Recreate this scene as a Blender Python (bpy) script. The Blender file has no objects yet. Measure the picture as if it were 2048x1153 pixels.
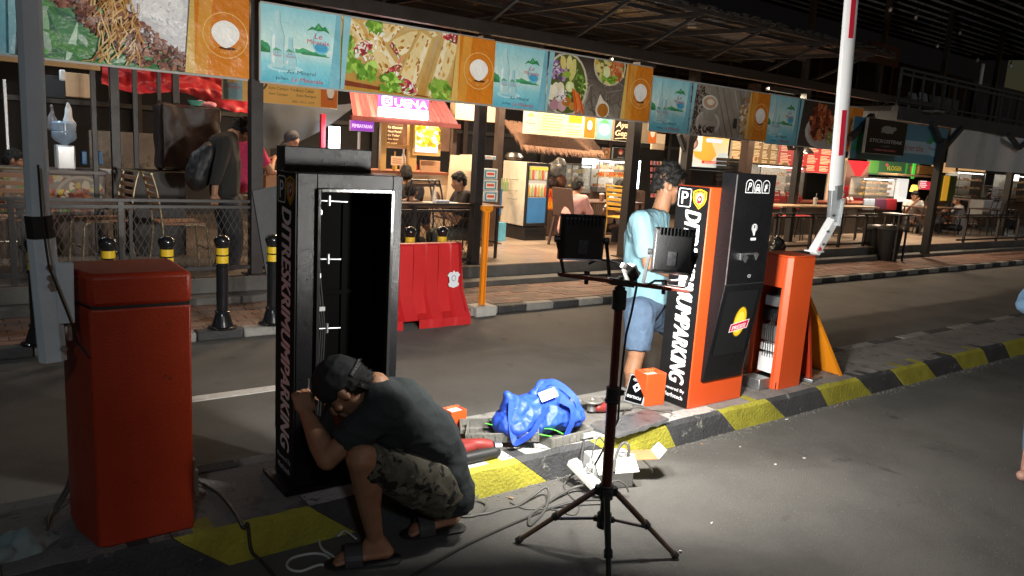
import bpy, bmesh, math, random
from mathutils import Vector, Matrix, noise
random.seed(7)
S = bpy.context.scene
COL = S.collection
R = math.radians
# ---------------------------------------------------------------- camera
FPX = 1519.28
CX, CY = 1024.0, 576.5
CAMH = 1.62
_V = Vector((500 - CX, 9000 - CY, FPX)); _P = Vector((3090 - CX, 431 - CY, FPX))
_Z = -_V.normalized(); _X = _P.normalized(); _X = (_X - _Z * _X.dot(_Z)).normalized(); _Y = _Z.cross(_X)
CAM = Vector((0, 0, CAMH))
cd = bpy.data.cameras.new('camera'); cam = bpy.data.objects.new('camera', cd); COL.objects.link(cam)
cd.sensor_width = 36; cd.lens = FPX / 2048 * 36; cd.clip_start = 0.05; cd.clip_end = 300
mw = Matrix.Identity(4)
for i, ax in enumerate((_X, _Y, _Z)):
    mw[i][0] = ax.x; mw[i][1] = -ax.y; mw[i][2] = -ax.z
mw.translation = CAM
cam.matrix_world = mw
S.camera = cam
# ---------------------------------------------------------------- light
W = bpy.data.worlds.new('World'); S.world = W; W.use_nodes = True
wn = W.node_tree.nodes; bg = wn['Background']
sky = wn.new('ShaderNodeTexSky'); sky.sky_type = 'NISHITA'; sky.sun_disc = False
sky.sun_elevation = R(1.5); sky.sun_rotation = R(160)
W.node_tree.links.new(sky.outputs[0], bg.inputs[0]); bg.inputs[1].default_value = 0.012
sl = bpy.data.lights.new('sun', 'SUN'); sl.energy = 0.13; sl.angle = R(3); sl.color = (0.80, 0.90, 1.0)
so = bpy.data.objects.new('sun', sl); COL.objects.link(so)
so.rotation_euler = (Vector((0.30, 0.80, -0.50))).to_track_quat('-Z', 'Y').to_euler()
S.view_settings.view_transform = 'Standard'; S.view_settings.look = 'None'
S.view_settings.exposure = 1.0; S.view_settings.gamma = 1
S.render.engine = 'CYCLES'
# ---------------------------------------------------------------- pixel to world helpers
def ray(x, y):
    c = Vector((x - CX, y - CY, FPX)); return Vector((_X.dot(c), _Y.dot(c), _Z.dot(c)))
def G(x, y, z=0.0):
    r = ray(x, y); return CAM + r * ((z - CAMH) / r.z)
def AY(x, y, Y):
    r = ray(x, y); return CAM + r * (Y / r.y)
def AX(x, y, X):
    r = ray(x, y); return CAM + r * (X / r.x)
def RC(xl, xr, yt, yb, Y):
    ym = (yt + yb) / 2; xm = (xl + xr) / 2
    return AY(xl, ym, Y).x, AY(xr, ym, Y).x, AY(xm, yb, Y).z, AY(xm, yt, Y).z
def lin(c):
    c = c.lstrip('#'); v = [int(c[i:i+2], 16) / 255 for i in (0, 2, 4)]
    return tuple(((x + .055) / 1.055) ** 2.4 if x > .04045 else x / 12.92 for x in v)
# ---------------------------------------------------------------- materials
MC = {}
def mat(name, col, rough=.6, metal=0., var=.12, vs=6., bump=0., bs=80., emit=None, es=0., attr=False, trans=0., coat=0., wear=None, wv=.6, ws=5.):
    if name in MC: return MC[name]
    m = bpy.data.materials.new(name); m.use_nodes = True; nt = m.node_tree; N = nt.nodes; L = nt.links
    b = N['Principled BSDF']
    if isinstance(col, str): col = lin(col)
    b.inputs['Roughness'].default_value = rough; b.inputs['Metallic'].default_value = metal
    if trans: b.inputs['Transmission Weight'].default_value = trans
    if coat: b.inputs['Coat Weight'].default_value = coat; b.inputs['Coat Roughness'].default_value = .1
    tc = N.new('ShaderNodeTexCoord')
    if attr:
        a = N.new('ShaderNodeAttribute'); a.attribute_name = 'Col'; src = a.outputs['Color']
    else:
        rg = N.new('ShaderNodeRGB'); rg.outputs[0].default_value = (*col, 1); src = rg.outputs[0]
    if var:
        n = N.new('ShaderNodeTexNoise'); n.inputs['Scale'].default_value = vs; n.inputs['Detail'].default_value = 6; n.inputs['Roughness'].default_value = .65
        L.new(tc.outputs['Object'], n.inputs['Vector'])
        mr = N.new('ShaderNodeMapRange'); mr.inputs['From Min'].default_value = .3; mr.inputs['From Max'].default_value = .7
        mr.inputs['To Min'].default_value = 1 - var; mr.inputs['To Max'].default_value = 1 + var
        L.new(n.outputs['Fac'], mr.inputs['Value'])
        mx = N.new('ShaderNodeVectorMath'); mx.operation = 'SCALE'
        L.new(src, mx.inputs[0]); L.new(mr.outputs[0], mx.inputs['Scale']); src = mx.outputs[0]
        rr = N.new('ShaderNodeMapRange'); rr.inputs['To Min'].default_value = max(0, rough - .12); rr.inputs['To Max'].default_value = min(1, rough + .12)
        L.new(n.outputs['Fac'], rr.inputs['Value']); L.new(rr.outputs[0], b.inputs['Roughness'])
    if wear:
        wc = lin(wear) if isinstance(wear, str) else wear
        n2 = N.new('ShaderNodeTexNoise'); n2.inputs['Scale'].default_value = ws; n2.inputs['Detail'].default_value = 9; n2.inputs['Roughness'].default_value = .72
        L.new(tc.outputs['Object'], n2.inputs['Vector'])
        m2 = N.new('ShaderNodeMapRange'); m2.inputs['From Min'].default_value = wv; m2.inputs['From Max'].default_value = wv + .05; m2.clamp = True
        L.new(n2.outputs['Fac'], m2.inputs['Value'])
        mm = N.new('ShaderNodeMix'); mm.data_type = 'RGBA'; mm.inputs['B'].default_value = (*wc, 1)
        L.new(m2.outputs[0], mm.inputs['Factor']); L.new(src, mm.inputs['A']); src = mm.outputs['Result']
    L.new(src, b.inputs['Base Color'])
    if emit is not None:
        if attr and emit == 'attr': L.new(src, b.inputs['Emission Color'])
        else: b.inputs['Emission Color'].default_value = (*(lin(emit) if isinstance(emit, str) else emit), 1)
        b.inputs['Emission Strength'].default_value = es
    if bump:
        nb = N.new('ShaderNodeTexNoise'); nb.inputs['Scale'].default_value = bs; nb.inputs['Detail'].default_value = 4
        L.new(tc.outputs['Object'], nb.inputs['Vector'])
        bp = N.new('ShaderNodeBump'); bp.inputs['Strength'].default_value = bump; bp.inputs['Distance'].default_value = .01
        L.new(nb.outputs['Fac'], bp.inputs['Height']); L.new(bp.outputs[0], b.inputs['Normal'])
    MC[name] = m; return m
# ---------------------------------------------------------------- mesh builder
def frame(d):
    d = d.normalized(); u = Vector((0, 0, 1)) if abs(d.z) < .9 else Vector((1, 0, 0))
    a = d.cross(u).normalized(); return a, d.cross(a).normalized()
class MB:
    def __init__(s): s.v = []; s.f = []; s.mi = []; s.m = 0; s.cc = []; s.c = None
    def face(s, idx): s.f.append(tuple(idx)); s.mi.append(s.m); s.cc.append(s.c)
    def add(s, vs, fs):
        o = len(s.v); s.v += [Vector(p) for p in vs]
        for f in fs: s.face([o + i for i in f])
        return s
    def box(s, x0, x1, y0, y1, z0, z1):
        x0, x1 = min(x0, x1), max(x0, x1); y0, y1 = min(y0, y1), max(y0, y1); z0, z1 = min(z0, z1), max(z0, z1)
        return s.add([(x0,y0,z0),(x1,y0,z0),(x1,y1,z0),(x0,y1,z0),(x0,y0,z1),(x1,y0,z1),(x1,y1,z1),(x0,y1,z1)],
                     [(0,3,2,1),(4,5,6,7),(0,1,5,4),(1,2,6,5),(2,3,7,6),(3,0,4,7)])
    def obox(s, c, size, M=None):
        M = M or Matrix.Identity(3); h = [k / 2 for k in size]; c = Vector(c)
        vs = [c + M @ Vector((sx*h[0], sy*h[1], sz*h[2])) for sz in (-1,1) for sx, sy in ((-1,-1),(1,-1),(1,1),(-1,1))]
        return s.add(vs, [(0,3,2,1),(4,5,6,7),(0,1,5,4),(1,2,6,5),(2,3,7,6),(3,0,4,7)])
    def beam(s, p, q, w, h=None):
        p = Vector(p); q = Vector(q); h = h or w; a, b = frame(q - p); a = a * w / 2; b = b * h / 2
        vs = [p-a-b, p+a-b, p+a+b, p-a+b, q-a-b, q+a-b, q+a+b, q-a+b]
        return s.add(vs, [(0,3,2,1),(4,5,6,7),(0,1,5,4),(1,2,6,5),(2,3,7,6),(3,0,4,7)])
    def cyl(s, p, q, r, r2=None, n=12, cap=True):
        p = Vector(p); q = Vector(q); r2 = r if r2 is None else r2; a, b = frame(q - p); vs = []
        for i in range(n):
            t = 2 * math.pi * i / n; e = a * math.cos(t) + b * math.sin(t); vs += [p + e * r, q + e * r2]
        fs = [(2*i, 2*i+1, (2*i+3) % (2*n), (2*i+2) % (2*n)) for i in range(n)]
        if cap: fs += [tuple(2*i for i in range(n)), tuple(2*i+1 for i in reversed(range(n)))]
        return s.add(vs, fs)
    def tube(s, pts, r, n=7):
        pts = [Vector(p) for p in pts]; o = len(s.v); ring = None
        for i, p in enumerate(pts):
            d = (pts[min(i+1, len(pts)-1)] - pts[max(i-1, 0)])
            if d.length < 1e-6: d = Vector((0,0,1))
            d.normalize()
            if ring is None: a, b = frame(d)
            else:
                a = (ring - d * ring.dot(d)).normalized(); b = d.cross(a)
            ring = a
            for k in range(n):
                t = 2*math.pi*k/n; s.v.append(p + (a*math.cos(t) + b*math.sin(t)) * r)
        for i in range(len(pts)-1):
            for k in range(n):
                s.face((o+i*n+k, o+i*n+(k+1)%n, o+(i+1)*n+(k+1)%n, o+(i+1)*n+k))
        s.face([o+k for k in reversed(range(n))]); s.face([o+(len(pts)-1)*n+k for k in range(n)])
        return s
    def lathe(s, c, prof, n=20):
        c = Vector(c); o = len(s.v)
        for r, z in prof:
            for k in range(n):
                t = 2*math.pi*k/n; s.v.append(c + Vector((r*math.cos(t), r*math.sin(t), z)))
        for i in range(len(prof)-1):
            for k in range(n): s.face((o+i*n+k, o+i*n+(k+1)%n, o+(i+1)*n+(k+1)%n, o+(i+1)*n+k))
        s.face([o+k for k in reversed(range(n))]); s.face([o+(len(prof)-1)*n+k for k in range(n)])
        return s
    def ell(s, c, r, M=None, n=12):
        c = Vector(c); r = (r, r, r) if not hasattr(r, '__len__') else r; M = M or Matrix.Identity(3); m = n // 2; vs = []; fs = []
        for i in range(1, m):
            ph = math.pi*i/m
            for k in range(n):
                t = 2*math.pi*k/n; vs.append(c + M @ Vector((r[0]*math.sin(ph)*math.cos(t), r[1]*math.sin(ph)*math.sin(t), r[2]*math.cos(ph))))
        vs += [c + M @ Vector((0,0,r[2])), c + M @ Vector((0,0,-r[2]))]; T = len(vs)-2
        for i in range(m-2):
            for k in range(n): fs.append((i*n+k, (i+1)*n+k, (i+1)*n+(k+1)%n, i*n+(k+1)%n))
        for k in range(n): fs.append((T, k, (k+1)%n)); fs.append((T+1, (m-2)*n+(k+1)%n, (m-2)*n+k))
        return s.add(vs, fs)
    def prism(s, poly, d):
        d = Vector(d); n = len(poly); P = [Vector(p) for p in poly]
        fs = [tuple(range(n)), tuple(reversed(range(n, 2*n)))] + [(i, i+n, (i+1)%n+n, (i+1)%n) for i in range(n)]
        return s.add(P + [p + d for p in P], fs)
    def hull(s, prims):
        bm = bmesh.new()
        for p in prims:
            if len(p) == 2: c, r = p; nrm = None
            else: c, r, nrm = p
            t = MB()
            if nrm is None: t.ell(c, r, n=12)
            elif isinstance(nrm, Matrix): t.ell(c, r, nrm, n=12)
            else: t.cyl(Vector(c) - nrm*.002, Vector(c) + nrm*.002, r, n=14)
            for q in t.v: bm.verts.new(q)
        bmesh.ops.remove_doubles(bm, verts=bm.verts, dist=1e-5)
        res = bmesh.ops.convex_hull(bm, input=bm.verts)
        dead = [g for g in res['geom_interior'] if isinstance(g, bmesh.types.BMVert)]
        bmesh.ops.delete(bm, geom=dead, context='VERTS')
        bm.verts.index_update(); s.add([q.co.copy() for q in bm.verts], [[q.index for q in f.verts] for f in bm.faces]); bm.free()
        return s
    def bounds(s):
        return [min(p[i] for p in s.v) for i in range(3)], [max(p[i] for p in s.v) for i in range(3)]
    def mesh(s, name, org=None, mats=(), angle=35):
        org = Vector(org or (0,0,0)); me = bpy.data.meshes.new(name)
        me.from_pydata([tuple(p - org) for p in s.v], [], s.f)
        for m in mats: me.materials.append(m)
        if len(mats) > 1: me.polygons.foreach_set('material_index', s.mi)
        if any(c is not None for c in s.cc):
            at = me.color_attributes.new('Col', 'FLOAT_COLOR', 'CORNER'); k = 0; buf = []
            for p, c in zip(s.f, s.cc):
                c = c or (.5,.5,.5)
                if len(c) == len(p) and hasattr(c[0], '__len__'):
                    for q in c: buf += [*q, 1]
                else: buf += [*c, 1] * len(p)
            at.data.foreach_set('color', buf)
        if angle:
            me.polygons.foreach_set('use_smooth', [True]*len(me.polygons)); me.set_sharp_from_angle(angle=R(angle))
        me.update(); return me
ORG = {}
def tag(o, label=None, cat=None, group=None, kind=None):
    if label: o['label'] = label
    if cat: o['category'] = cat
    if group: o['group'] = group
    if kind: o['kind'] = kind
    return o
def thing(name, label, cat, loc=(0,0,0), group=None):
    o = bpy.data.objects.new(name, None); o.empty_display_size = .1; COL.objects.link(o); o.location = loc; ORG[o.name] = Vector(loc)
    return tag(o, label, cat, group)
def _mods(o, bevel, seg=2):
    if bevel:
        b = o.modifiers.new('bevel', 'BEVEL'); b.width = bevel; b.segments = seg; b.limit_method = 'ANGLE'; b.angle_limit = R(40)
def part(parent, name, mb, m, bevel=0, angle=35, label=None, kind=None, mesh=None):
    org = ORG[parent.name]
    me = mesh or mb.mesh(name, org, m if isinstance(m, (list, tuple)) else [m], angle)
    o = bpy.data.objects.new(name, me); COL.objects.link(o); o.parent = parent; ORG[o.name] = org
    _mods(o, bevel); tag(o, label, None, None, kind); return o
def solid(name, label, cat, mb, m, group=None, bevel=0, angle=35):
    lo, hi = mb.bounds(); org = Vector(((lo[0]+hi[0])/2, (lo[1]+hi[1])/2, lo[2]))
    me = mb.mesh(name, org, m if isinstance(m, (list, tuple)) else [m], angle)
    o = bpy.data.objects.new(name, me); COL.objects.link(o); o.location = org; ORG[o.name] = org
    _mods(o, bevel); return tag(o, label, cat, group)
def struct(name, mb, m, bevel=0, angle=35):
    me = mb.mesh(name, None, m if isinstance(m, (list, tuple)) else [m], angle)
    o = bpy.data.objects.new(name, me); COL.objects.link(o); ORG[o.name] = Vector((0,0,0)); _mods(o, bevel)
    o['kind'] = 'structure'; return o
def dup(o, loc=None, rz=None, label=None, group=None, parent=None, sc=None):
    c = o.copy(); COL.objects.link(c)
    if parent: c.parent = parent
    for ch in list(o.children): dup(ch, parent=c)
    if loc is not None: c.location = loc
    if rz is not None: c.rotation_euler = (0, 0, rz)
    if sc is not None: c.scale = (sc, sc, sc) if not hasattr(sc, '__len__') else sc
    if label: c['label'] = label
    if group: c['group'] = group
    return c
# voxel-union organic surfaces
def organic(name, mb, vox, smooth=6, wr=None):
    me = mb.mesh('tmp'); o = bpy.data.objects.new('tmp', me); COL.objects.link(o)
    r = o.modifiers.new('r', 'REMESH'); r.mode = 'VOXEL'; r.voxel_size = vox; r.use_smooth_shade = True
    if smooth:
        sm = o.modifiers.new('s', 'SMOOTH'); sm.iterations = smooth; sm.factor = .5
    dg = bpy.context.evaluated_depsgraph_get(); ev = o.evaluated_get(dg)
    out = bpy.data.meshes.new_from_object(ev); bpy.data.objects.remove(o); bpy.data.meshes.remove(me)
    if wr:
        amp, sc, st = wr; st = Vector(st); nr = [v.normal.copy() for v in out.vertices]
        for v, nn in zip(out.vertices, nr):
            q = Vector((v.co.x*st.x, v.co.y*st.y, v.co.z*st.z)) * sc
            k = noise.noise(q) + .5 * noise.noise(q * 2.1 + Vector((3,1,7)))
            if amp < 0: k = 1 - 2.6 * abs(noise.noise(q)) - 1.1 * abs(noise.noise(q * 2.3 + Vector((5,2,1)))); v.co += nn * -amp * k; continue
            k = abs(k) ** .8 * (1 if k > 0 else -1)
            v.co += nn * amp * k
    me2 = out; b = MB(); b.v = [v.co.copy() for v in me2.vertices]
    for p in me2.polygons: b.face(p.vertices)
    bpy.data.meshes.remove(me2)
    return b
def strands(b, n, L_, w=.0012, seed=1, down=.5):
    rr = random.Random(seed); V = b.v; Fs = [f for f in b.f]; c = sum(V, Vector()) / len(V)
    for _ in range(n):
        f = Fs[rr.randrange(len(Fs))]; p = V[f[0]]; nn = (V[f[1]]-V[f[0]]).cross(V[f[2]]-V[f[0]])
        if nn.length < 1e-12: continue
        nn.normalize()
        if nn.dot(p-c) < 0: nn = -nn
        t_ = Vector((rr.gauss(0,1), rr.gauss(0,1), rr.gauss(0,1)-down)); t_ = (t_-nn*t_.dot(nn)).normalized(); s_ = nn.cross(t_)*w; l = L_*rr.uniform(.5,1.2)
        q = p+t_*l*.5+nn*l*.35; e = p+t_*l+nn*l*.15
        b.add([p-s_, p+s_, q+s_*.7, q-s_*.7, e], [(0,1,2,3),(3,2,4)])
    return b
# ---------------------------------------------------------------- text + flat print
TC = {}
def text_tris(s, shear=0., bold=0., font_space=1.):
    key = (s, shear, bold, font_space)
    if key in TC: return TC[key]
    cu = bpy.data.curves.new('t', 'FONT'); cu.body = s; cu.shear = shear; cu.offset = bold; cu.space_character = font_space; cu.resolution_u = 3; cu.align_x = 'LEFT'
    o = bpy.data.objects.new('t', cu); COL.objects.link(o); dg = bpy.context.evaluated_depsgraph_get(); dg.update()
    me = bpy.data.meshes.new_from_object(o.evaluated_get(dg))
    vs = [(v.co.x, v.co.y) for v in me.vertices]; fs = [tuple(p.vertices) for p in me.polygons]
    bpy.data.objects.remove(o); bpy.data.curves.remove(cu); bpy.data.meshes.remove(me)
    if not vs: TC[key] = ([], [], 0, 0, 0); return TC[key]
    x0 = min(v[0] for v in vs); x1 = max(v[0] for v in vs); y0 = min(v[1] for v in vs); y1 = max(v[1] for v in vs)
    TC[key] = ([((v[0]-x0), (v[1]-y0)) for v in vs], fs, x1-x0, y1-y0, 0); return TC[key]
class Print:
    """flat print laid on a plane: origin O, unit axes U (right) V (up)"""
    def __init__(s, O, U, V, step=5e-5, start=.0008):
        s.O = Vector(O); s.U = Vector(U).normalized(); s.V = Vector(V).normalized(); s.N = s.U.cross(s.V); s.k = start; s.st = step; s.mb = MB(); s.clip = None
    def P(s, u, v): return s.O + s.U*u + s.V*v + s.N*s.k
    def poly(s, pts, c, col2=None):
        if isinstance(c, str): c = lin(c)
        if s.clip:
            a0, a1, b0, b1 = s.clip; pts = [(min(max(u, a0), a1), min(max(v, b0), b1)) for u, v in pts]
            us = [p[0] for p in pts]; vs = [p[1] for p in pts]
            if max(us) - min(us) < 1e-4 or max(vs) - min(vs) < 1e-4: return
        s.mb.c = c; s.mb.add([s.P(u, v) for u, v in pts], [range(len(pts))]); s.k += s.st
    def grad(s, u0, v0, u1, v1, cb, ct, axis='v'):
        cb = lin(cb) if isinstance(cb, str) else cb; ct = lin(ct) if isinstance(ct, str) else ct
        s.mb.c = [cb, cb, ct, ct] if axis == 'v' else [cb, ct, ct, cb]
        s.mb.add([s.P(u0,v0), s.P(u1,v0), s.P(u1,v1), s.P(u0,v1)], [(0,1,2,3)]); s.k += s.st
    def rect(s, u0, v0, u1, v1, c): s.poly([(u0,v0),(u1,v0),(u1,v1),(u0,v1)], c)
    def rrect(s, u0, v0, u1, v1, r, c):
        pts = []
        for cx, cy, a in ((u1-r, v1-r, 0), (u0+r, v1-r, 90), (u0+r, v0+r, 180), (u1-r, v0+r, 270)):
            for k in range(5): t = R(a + k*22.5); pts.append((cx + r*math.cos(t), cy + r*math.sin(t)))
        s.poly(pts, c)
    def disc(s, u, v, ru, rv, c, rot=0, n=22, wob=0, rnd=None):
        rnd = rnd or random; ph = [rnd.uniform(1-wob, 1+wob) for _ in range(n)] if wob else [1]*n
        ca, sa = math.cos(rot), math.sin(rot)
        s.poly([(u + ca*ru*ph[k]*math.cos(2*math.pi*k/n) - sa*rv*ph[k]*math.sin(2*math.pi*k/n), v + sa*ru*ph[k]*math.cos(2*math.pi*k/n) + ca*rv*ph[k]*math.sin(2*math.pi*k/n)) for k in range(n)], c)
    def ring(s, u, v, r, w, c, n=36, a0=0, a1=360, rv=None):
        c = lin(c) if isinstance(c, str) else c; s.mb.c = c; rv = rv or r; q = w * rv / r
        for k in range(n):
            t0 = R(a0 + (a1-a0)*k/n); t1 = R(a0 + (a1-a0)*(k+1)/n)
            s.mb.add([s.P(u+r*math.cos(t0), v+rv*math.sin(t0)), s.P(u+r*math.cos(t1), v+rv*math.sin(t1)), s.P(u+(r-w)*math.cos(t1), v+(rv-q)*math.sin(t1)), s.P(u+(r-w)*math.cos(t0), v+(rv-q)*math.sin(t0))], [(0,1,2,3)])
        s.k += s.st
    def line(s, pts, w, c):
        if s.clip: a0, a1, b0, b1 = s.clip; pts = [(min(max(u, a0+w/2), a1-w/2), min(max(v, b0+w/2), b1-w/2)) for u, v in pts]
        c = lin(c) if isinstance(c, str) else c; s.mb.c = c
        for (a, b), (d, e) in zip(pts, pts[1:]):
            L = math.hypot(d-a, e-b) or 1; nx, ny = -(e-b)/L*w/2, (d-a)/L*w/2
            s.mb.add([s.P(a+nx,b+ny), s.P(a-nx,b-ny), s.P(d-nx,e-ny), s.P(d+nx,e+ny)], [(0,1,2,3)])
        s.k += s.st
    def text(s, t, u, v, h, c, w=None, shear=0., bold=0., rot=0., center=False, space=1.):
        """h cap height, w forced total width; rot in degrees"""
        fat = max(0, bold - .01) * h * 1.1; vs, fs, tw, th, _ = text_tris(t, shear, 0., space)
        if not vs: return
        if w: w -= 2*fat
        h -= 2*fat*.5
        c = lin(c) if isinstance(c, str) else c
        sy = h / th; sx = (w / tw) if w else sy; off = -tw*sx/2 if center else 0
        ca, sa = math.cos(R(rot)), math.sin(R(rot)); s.mb.c = c
        for ex, ey in (((0, 0),) if fat < 1e-5 else ((-fat, 0), (fat, 0), (0, fat*.5), (0, -fat*.5))):
            s.mb.add([s.P(u + ca*(x*sx+off+ex+fat) - sa*(y*sy+ey+fat*.5), v + sa*(x*sx+off+ex+fat) + ca*(y*sy+ey+fat*.5)) for x, y in vs], fs); s.k += s.st
        return tw * sx
PRINT = mat('printed_vinyl', (1,1,1), .45, attr=True, var=.05, vs=3)
BAN = mat('banner_print', (1,1,1), .38, attr=True, var=.05, vs=3, bump=1., bs=4)
BAN.node_tree.nodes['Bump'].inputs['Distance'].default_value = .05
for n_ in BAN.node_tree.nodes:
    if n_.type == 'MAP_RANGE' and n_.inputs['To Max'].default_value > 1.01: n_.inputs['To Min'].default_value = 1.25; n_.inputs['To Max'].default_value = 1.4
def vcol(name, rough=.5, **k): return mat(name, (1,1,1), rough, attr=True, **k)
# ================================================================ SETTING
KN, KF, IZ = 2.74, 3.37, .15          # island near / far edge, height
FK, SWZ, ST, TE, TZ = 6.05, .08, 7.03, 7.28, .28
asph = mat('asphalt', (.125,.118,.108), .85, var=.22, vs=1.3, bump=.9, bs=260, wear=(.16,.152,.14), wv=.57, ws=60)
def stain(m, sc, lo, hi, k, off=0.):
    nt = m.node_tree; N = nt.nodes; L = nt.links; bs = N['Principled BSDF']; lk = bs.inputs['Base Color'].links[0]; src = lk.from_socket
    tc = N.new('ShaderNodeTexCoord'); mp = N.new('ShaderNodeMapping'); mp.inputs['Location'].default_value = (off, off, 0); L.new(tc.outputs['Object'], mp.inputs[0]); n = N.new('ShaderNodeTexNoise'); n.inputs['Scale'].default_value = sc; n.inputs['Detail'].default_value = 8; n.inputs['Roughness'].default_value = .6; n.inputs['Distortion'].default_value = .4; L.new(mp.outputs[0], n.inputs['Vector'])
    mr = N.new('ShaderNodeMapRange'); mr.inputs['From Min'].default_value = lo; mr.inputs['From Max'].default_value = hi; mr.inputs['To Min'].default_value = 1; mr.inputs['To Max'].default_value = k; L.new(n.outputs['Fac'], mr.inputs['Value'])
    v = N.new('ShaderNodeVectorMath'); v.operation = 'SCALE'; L.new(src, v.inputs[0]); L.new(mr.outputs[0], v.inputs['Scale']); L.new(v.outputs[0], bs.inputs['Base Color'])
stain(asph, .9, .52, .66, .72); stain(asph, 3.1, .62, .70, .60, 7.); stain(asph, .35, .5, .7, 1.18, 13.)
b = MB(); b.box(-40, 60, -30, 60, -.3, 0); struct('road', b, asph, angle=0)
tar = mat('crack_tar', (.028,.027,.026), .6, var=.2)
def crack(pts, w, sd):
    rr = random.Random(sd); b = MB(); P = []
    for (xa, ya), (xb, yb) in zip(pts, pts[1:]):
        for k in range(14): f = k/14; P.append((xa+(xb-xa)*f+rr.gauss(0,.012), ya+(yb-ya)*f+rr.gauss(0,.012)))
    for (xa, ya), (xb, yb) in zip(P, P[1:]):
        d = math.hypot(xb-xa, yb-ya) or 1; ww = w*rr.uniform(.4,1.2)/2; nx, ny = -(yb-ya)/d*ww, (xb-xa)/d*ww
        b.add([(xa+nx,ya+ny,.003),(xa-nx,ya-ny,.003),(xb-nx,yb-ny,.003),(xb+nx,yb+ny,.003)], [(0,1,2,3)])
    struct('road_crack', b, tar, angle=0)
crack([(2.2,5.9),(3.1,5.0),(3.9,4.6),(5.2,4.5),(6.4,3.9)], .004, 3)
white_p = mat('road_paint', (.55,.53,.5), .7, var=.2, vs=20, bump=.3, wear=(.12,.11,.1), wv=.62, ws=14)
b = MB(); b.box(.95, 2.35, 4.66, 4.76, .0, .004); struct('road_marking', b, white_p)
conc = mat('island_concrete', (.20,.185,.17), .85, var=.3, vs=3, bump=.7, bs=70, wear=(.11,.10,.09), wv=.55, ws=7)
b = MB(); b.box(-6, 24, KN+.13, KF-.1, 0, IZ-.002); isl = struct('traffic_island', b, conc)
yel = mat('yellow_kerb_paint', (.31,.28,.028), .75, var=.25, vs=5, bump=.8, bs=60, wear=(.16,.155,.13), wv=.63, ws=11)
blk = mat('black_kerb_paint', (.045,.045,.047), .75, var=.3, vs=5, bump=.8, bs=60, wear=(.17,.165,.15), wv=.60, ws=9)
gry = mat('bare_kerb_concrete', (.27,.26,.24), .85, var=.25, vs=6, bump=.8, bs=55, wear=(.10,.09,.08), wv=.58, ws=10)
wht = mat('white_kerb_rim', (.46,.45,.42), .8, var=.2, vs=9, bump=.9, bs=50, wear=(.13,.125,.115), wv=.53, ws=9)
bounds_t = [G(x, y, IZ).x for x, y in ((1045,926),(1196,890),(1330,865-18),(1441,823),(1541,802),(1637,776),(1719,758),(1793,743),(1855,727),(1914,713),(1966,698),(2010,688))]
bounds_b = [G(x, y, 0).x for x, y in ((1088,959),(1240,922),(1349,892),(1467,860),(1564,833),(1653,812),(1735,786),(1806,771),(1865,753),(1922,739),(1971,725),(2015,714))]
tt = list(bounds_t); bb = list(bounds_b)
while tt[0] > -5: tt.insert(0, tt[0]-.52); bb.insert(0, bb[0]-.52)
while tt[-1] < 23: tt.append(tt[-1]+.52); bb.append(bb[-1]+.52)
i0 = tt.index(bounds_t[0])
for i in range(len(tt)-1):
    y_is = (i - (i0-1)) % 2 == 0
    g = .0015; rr = random.Random(i); dy = rr.uniform(-.004, .004); zt = IZ + rr.uniform(-.003, .003)
    y0 = KN+dy; y1 = KN+.128; q = .022
    # kerb block, paint edge slants, chipped arris
    prof = [(y0-.01, 0, 0.), (y0, zt-q, .85), (y0+q, zt, 1.), (y1, zt, 1.)]
    N = 7; mb = MB(); rows = []
    for k in range(N+1):
        f = k / N; row = []
        for j, (yy, zz, w) in enumerate(prof):
            xa = bb[i]*(1-w) + tt[i]*w + g; xb = bb[i+1]*(1-w) + tt[i+1]*w - g
            jit = rr.uniform(-.006, .006) if j in (1,2) and 0 < k < N else 0
            row.append((xa + (xb-xa)*f, yy + abs(jit), zz + jit*.8))
        row.append((row[-1][0], y1, 0)); rows.append(row)
    for k in range(N):
        for j in range(4):
            mb.m = 1 if j >= 2 and rr.random() < .9 else 0
            mb.add([rows[k][j], rows[k+1][j], rows[k+1][j+1], rows[k][j+1]], [(0,1,2,3)])
    mb.m = 0; mb.add(rows[0], [(4,3,2,1,0)]); mb.add(rows[-1], [(0,1,2,3,4)])
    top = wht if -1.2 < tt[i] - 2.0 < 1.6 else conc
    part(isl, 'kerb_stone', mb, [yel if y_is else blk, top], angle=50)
for i in range(60):
    x = -6 + i*.5; mb = MB(); mb.box(x+.004, x+.496, KF-.1, KF + random.uniform(-.004,.004), 0, IZ + random.uniform(-.004,.003)); part(isl, 'kerb_stone', mb, blk if i % 2 else gry, bevel=.012)
# far pavement
sw_base = mat('pavement_bed', (.09,.065,.05), .9, var=.3, vs=4, bump=.6, bs=40)
b = MB(); b.box(-10, 40, FK+.12, ST, -.05, SWZ-.012); swk = struct('pavement', b, sw_base)
x = -8.0; i = 0
L_ = G(1016,619,SWZ).x; stepx = (G(1225,599,SWZ).x - L_) / 4
x = L_ - stepx*math.ceil((L_+8)/stepx); i = 0 if math.ceil((L_+8)/stepx) % 2 == 0 else 1
while x < 36:
    mb = MB(); rr = random.Random(i*3+1); mb.box(x+.004, x+stepx-.004, FK+rr.uniform(-.006,.006), FK+.118, 0, SWZ+rr.uniform(-.006,.004))
    part(swk, 'kerb_stone', mb, blk if i % 2 == 0 else gry, bevel=.014); x += stepx; i += 1
brick = [mat('paver_red', (.19,.105,.075), .8, var=.3, vs=6, bump=.5, bs=90), mat('paver_brown', (.15,.10,.078), .8, var=.3, vs=6, bump=.5, bs=90), mat('paver_pale', (.22,.14,.10), .8, var=.3, vs=6, bump=.5, bs=90)]
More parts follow.
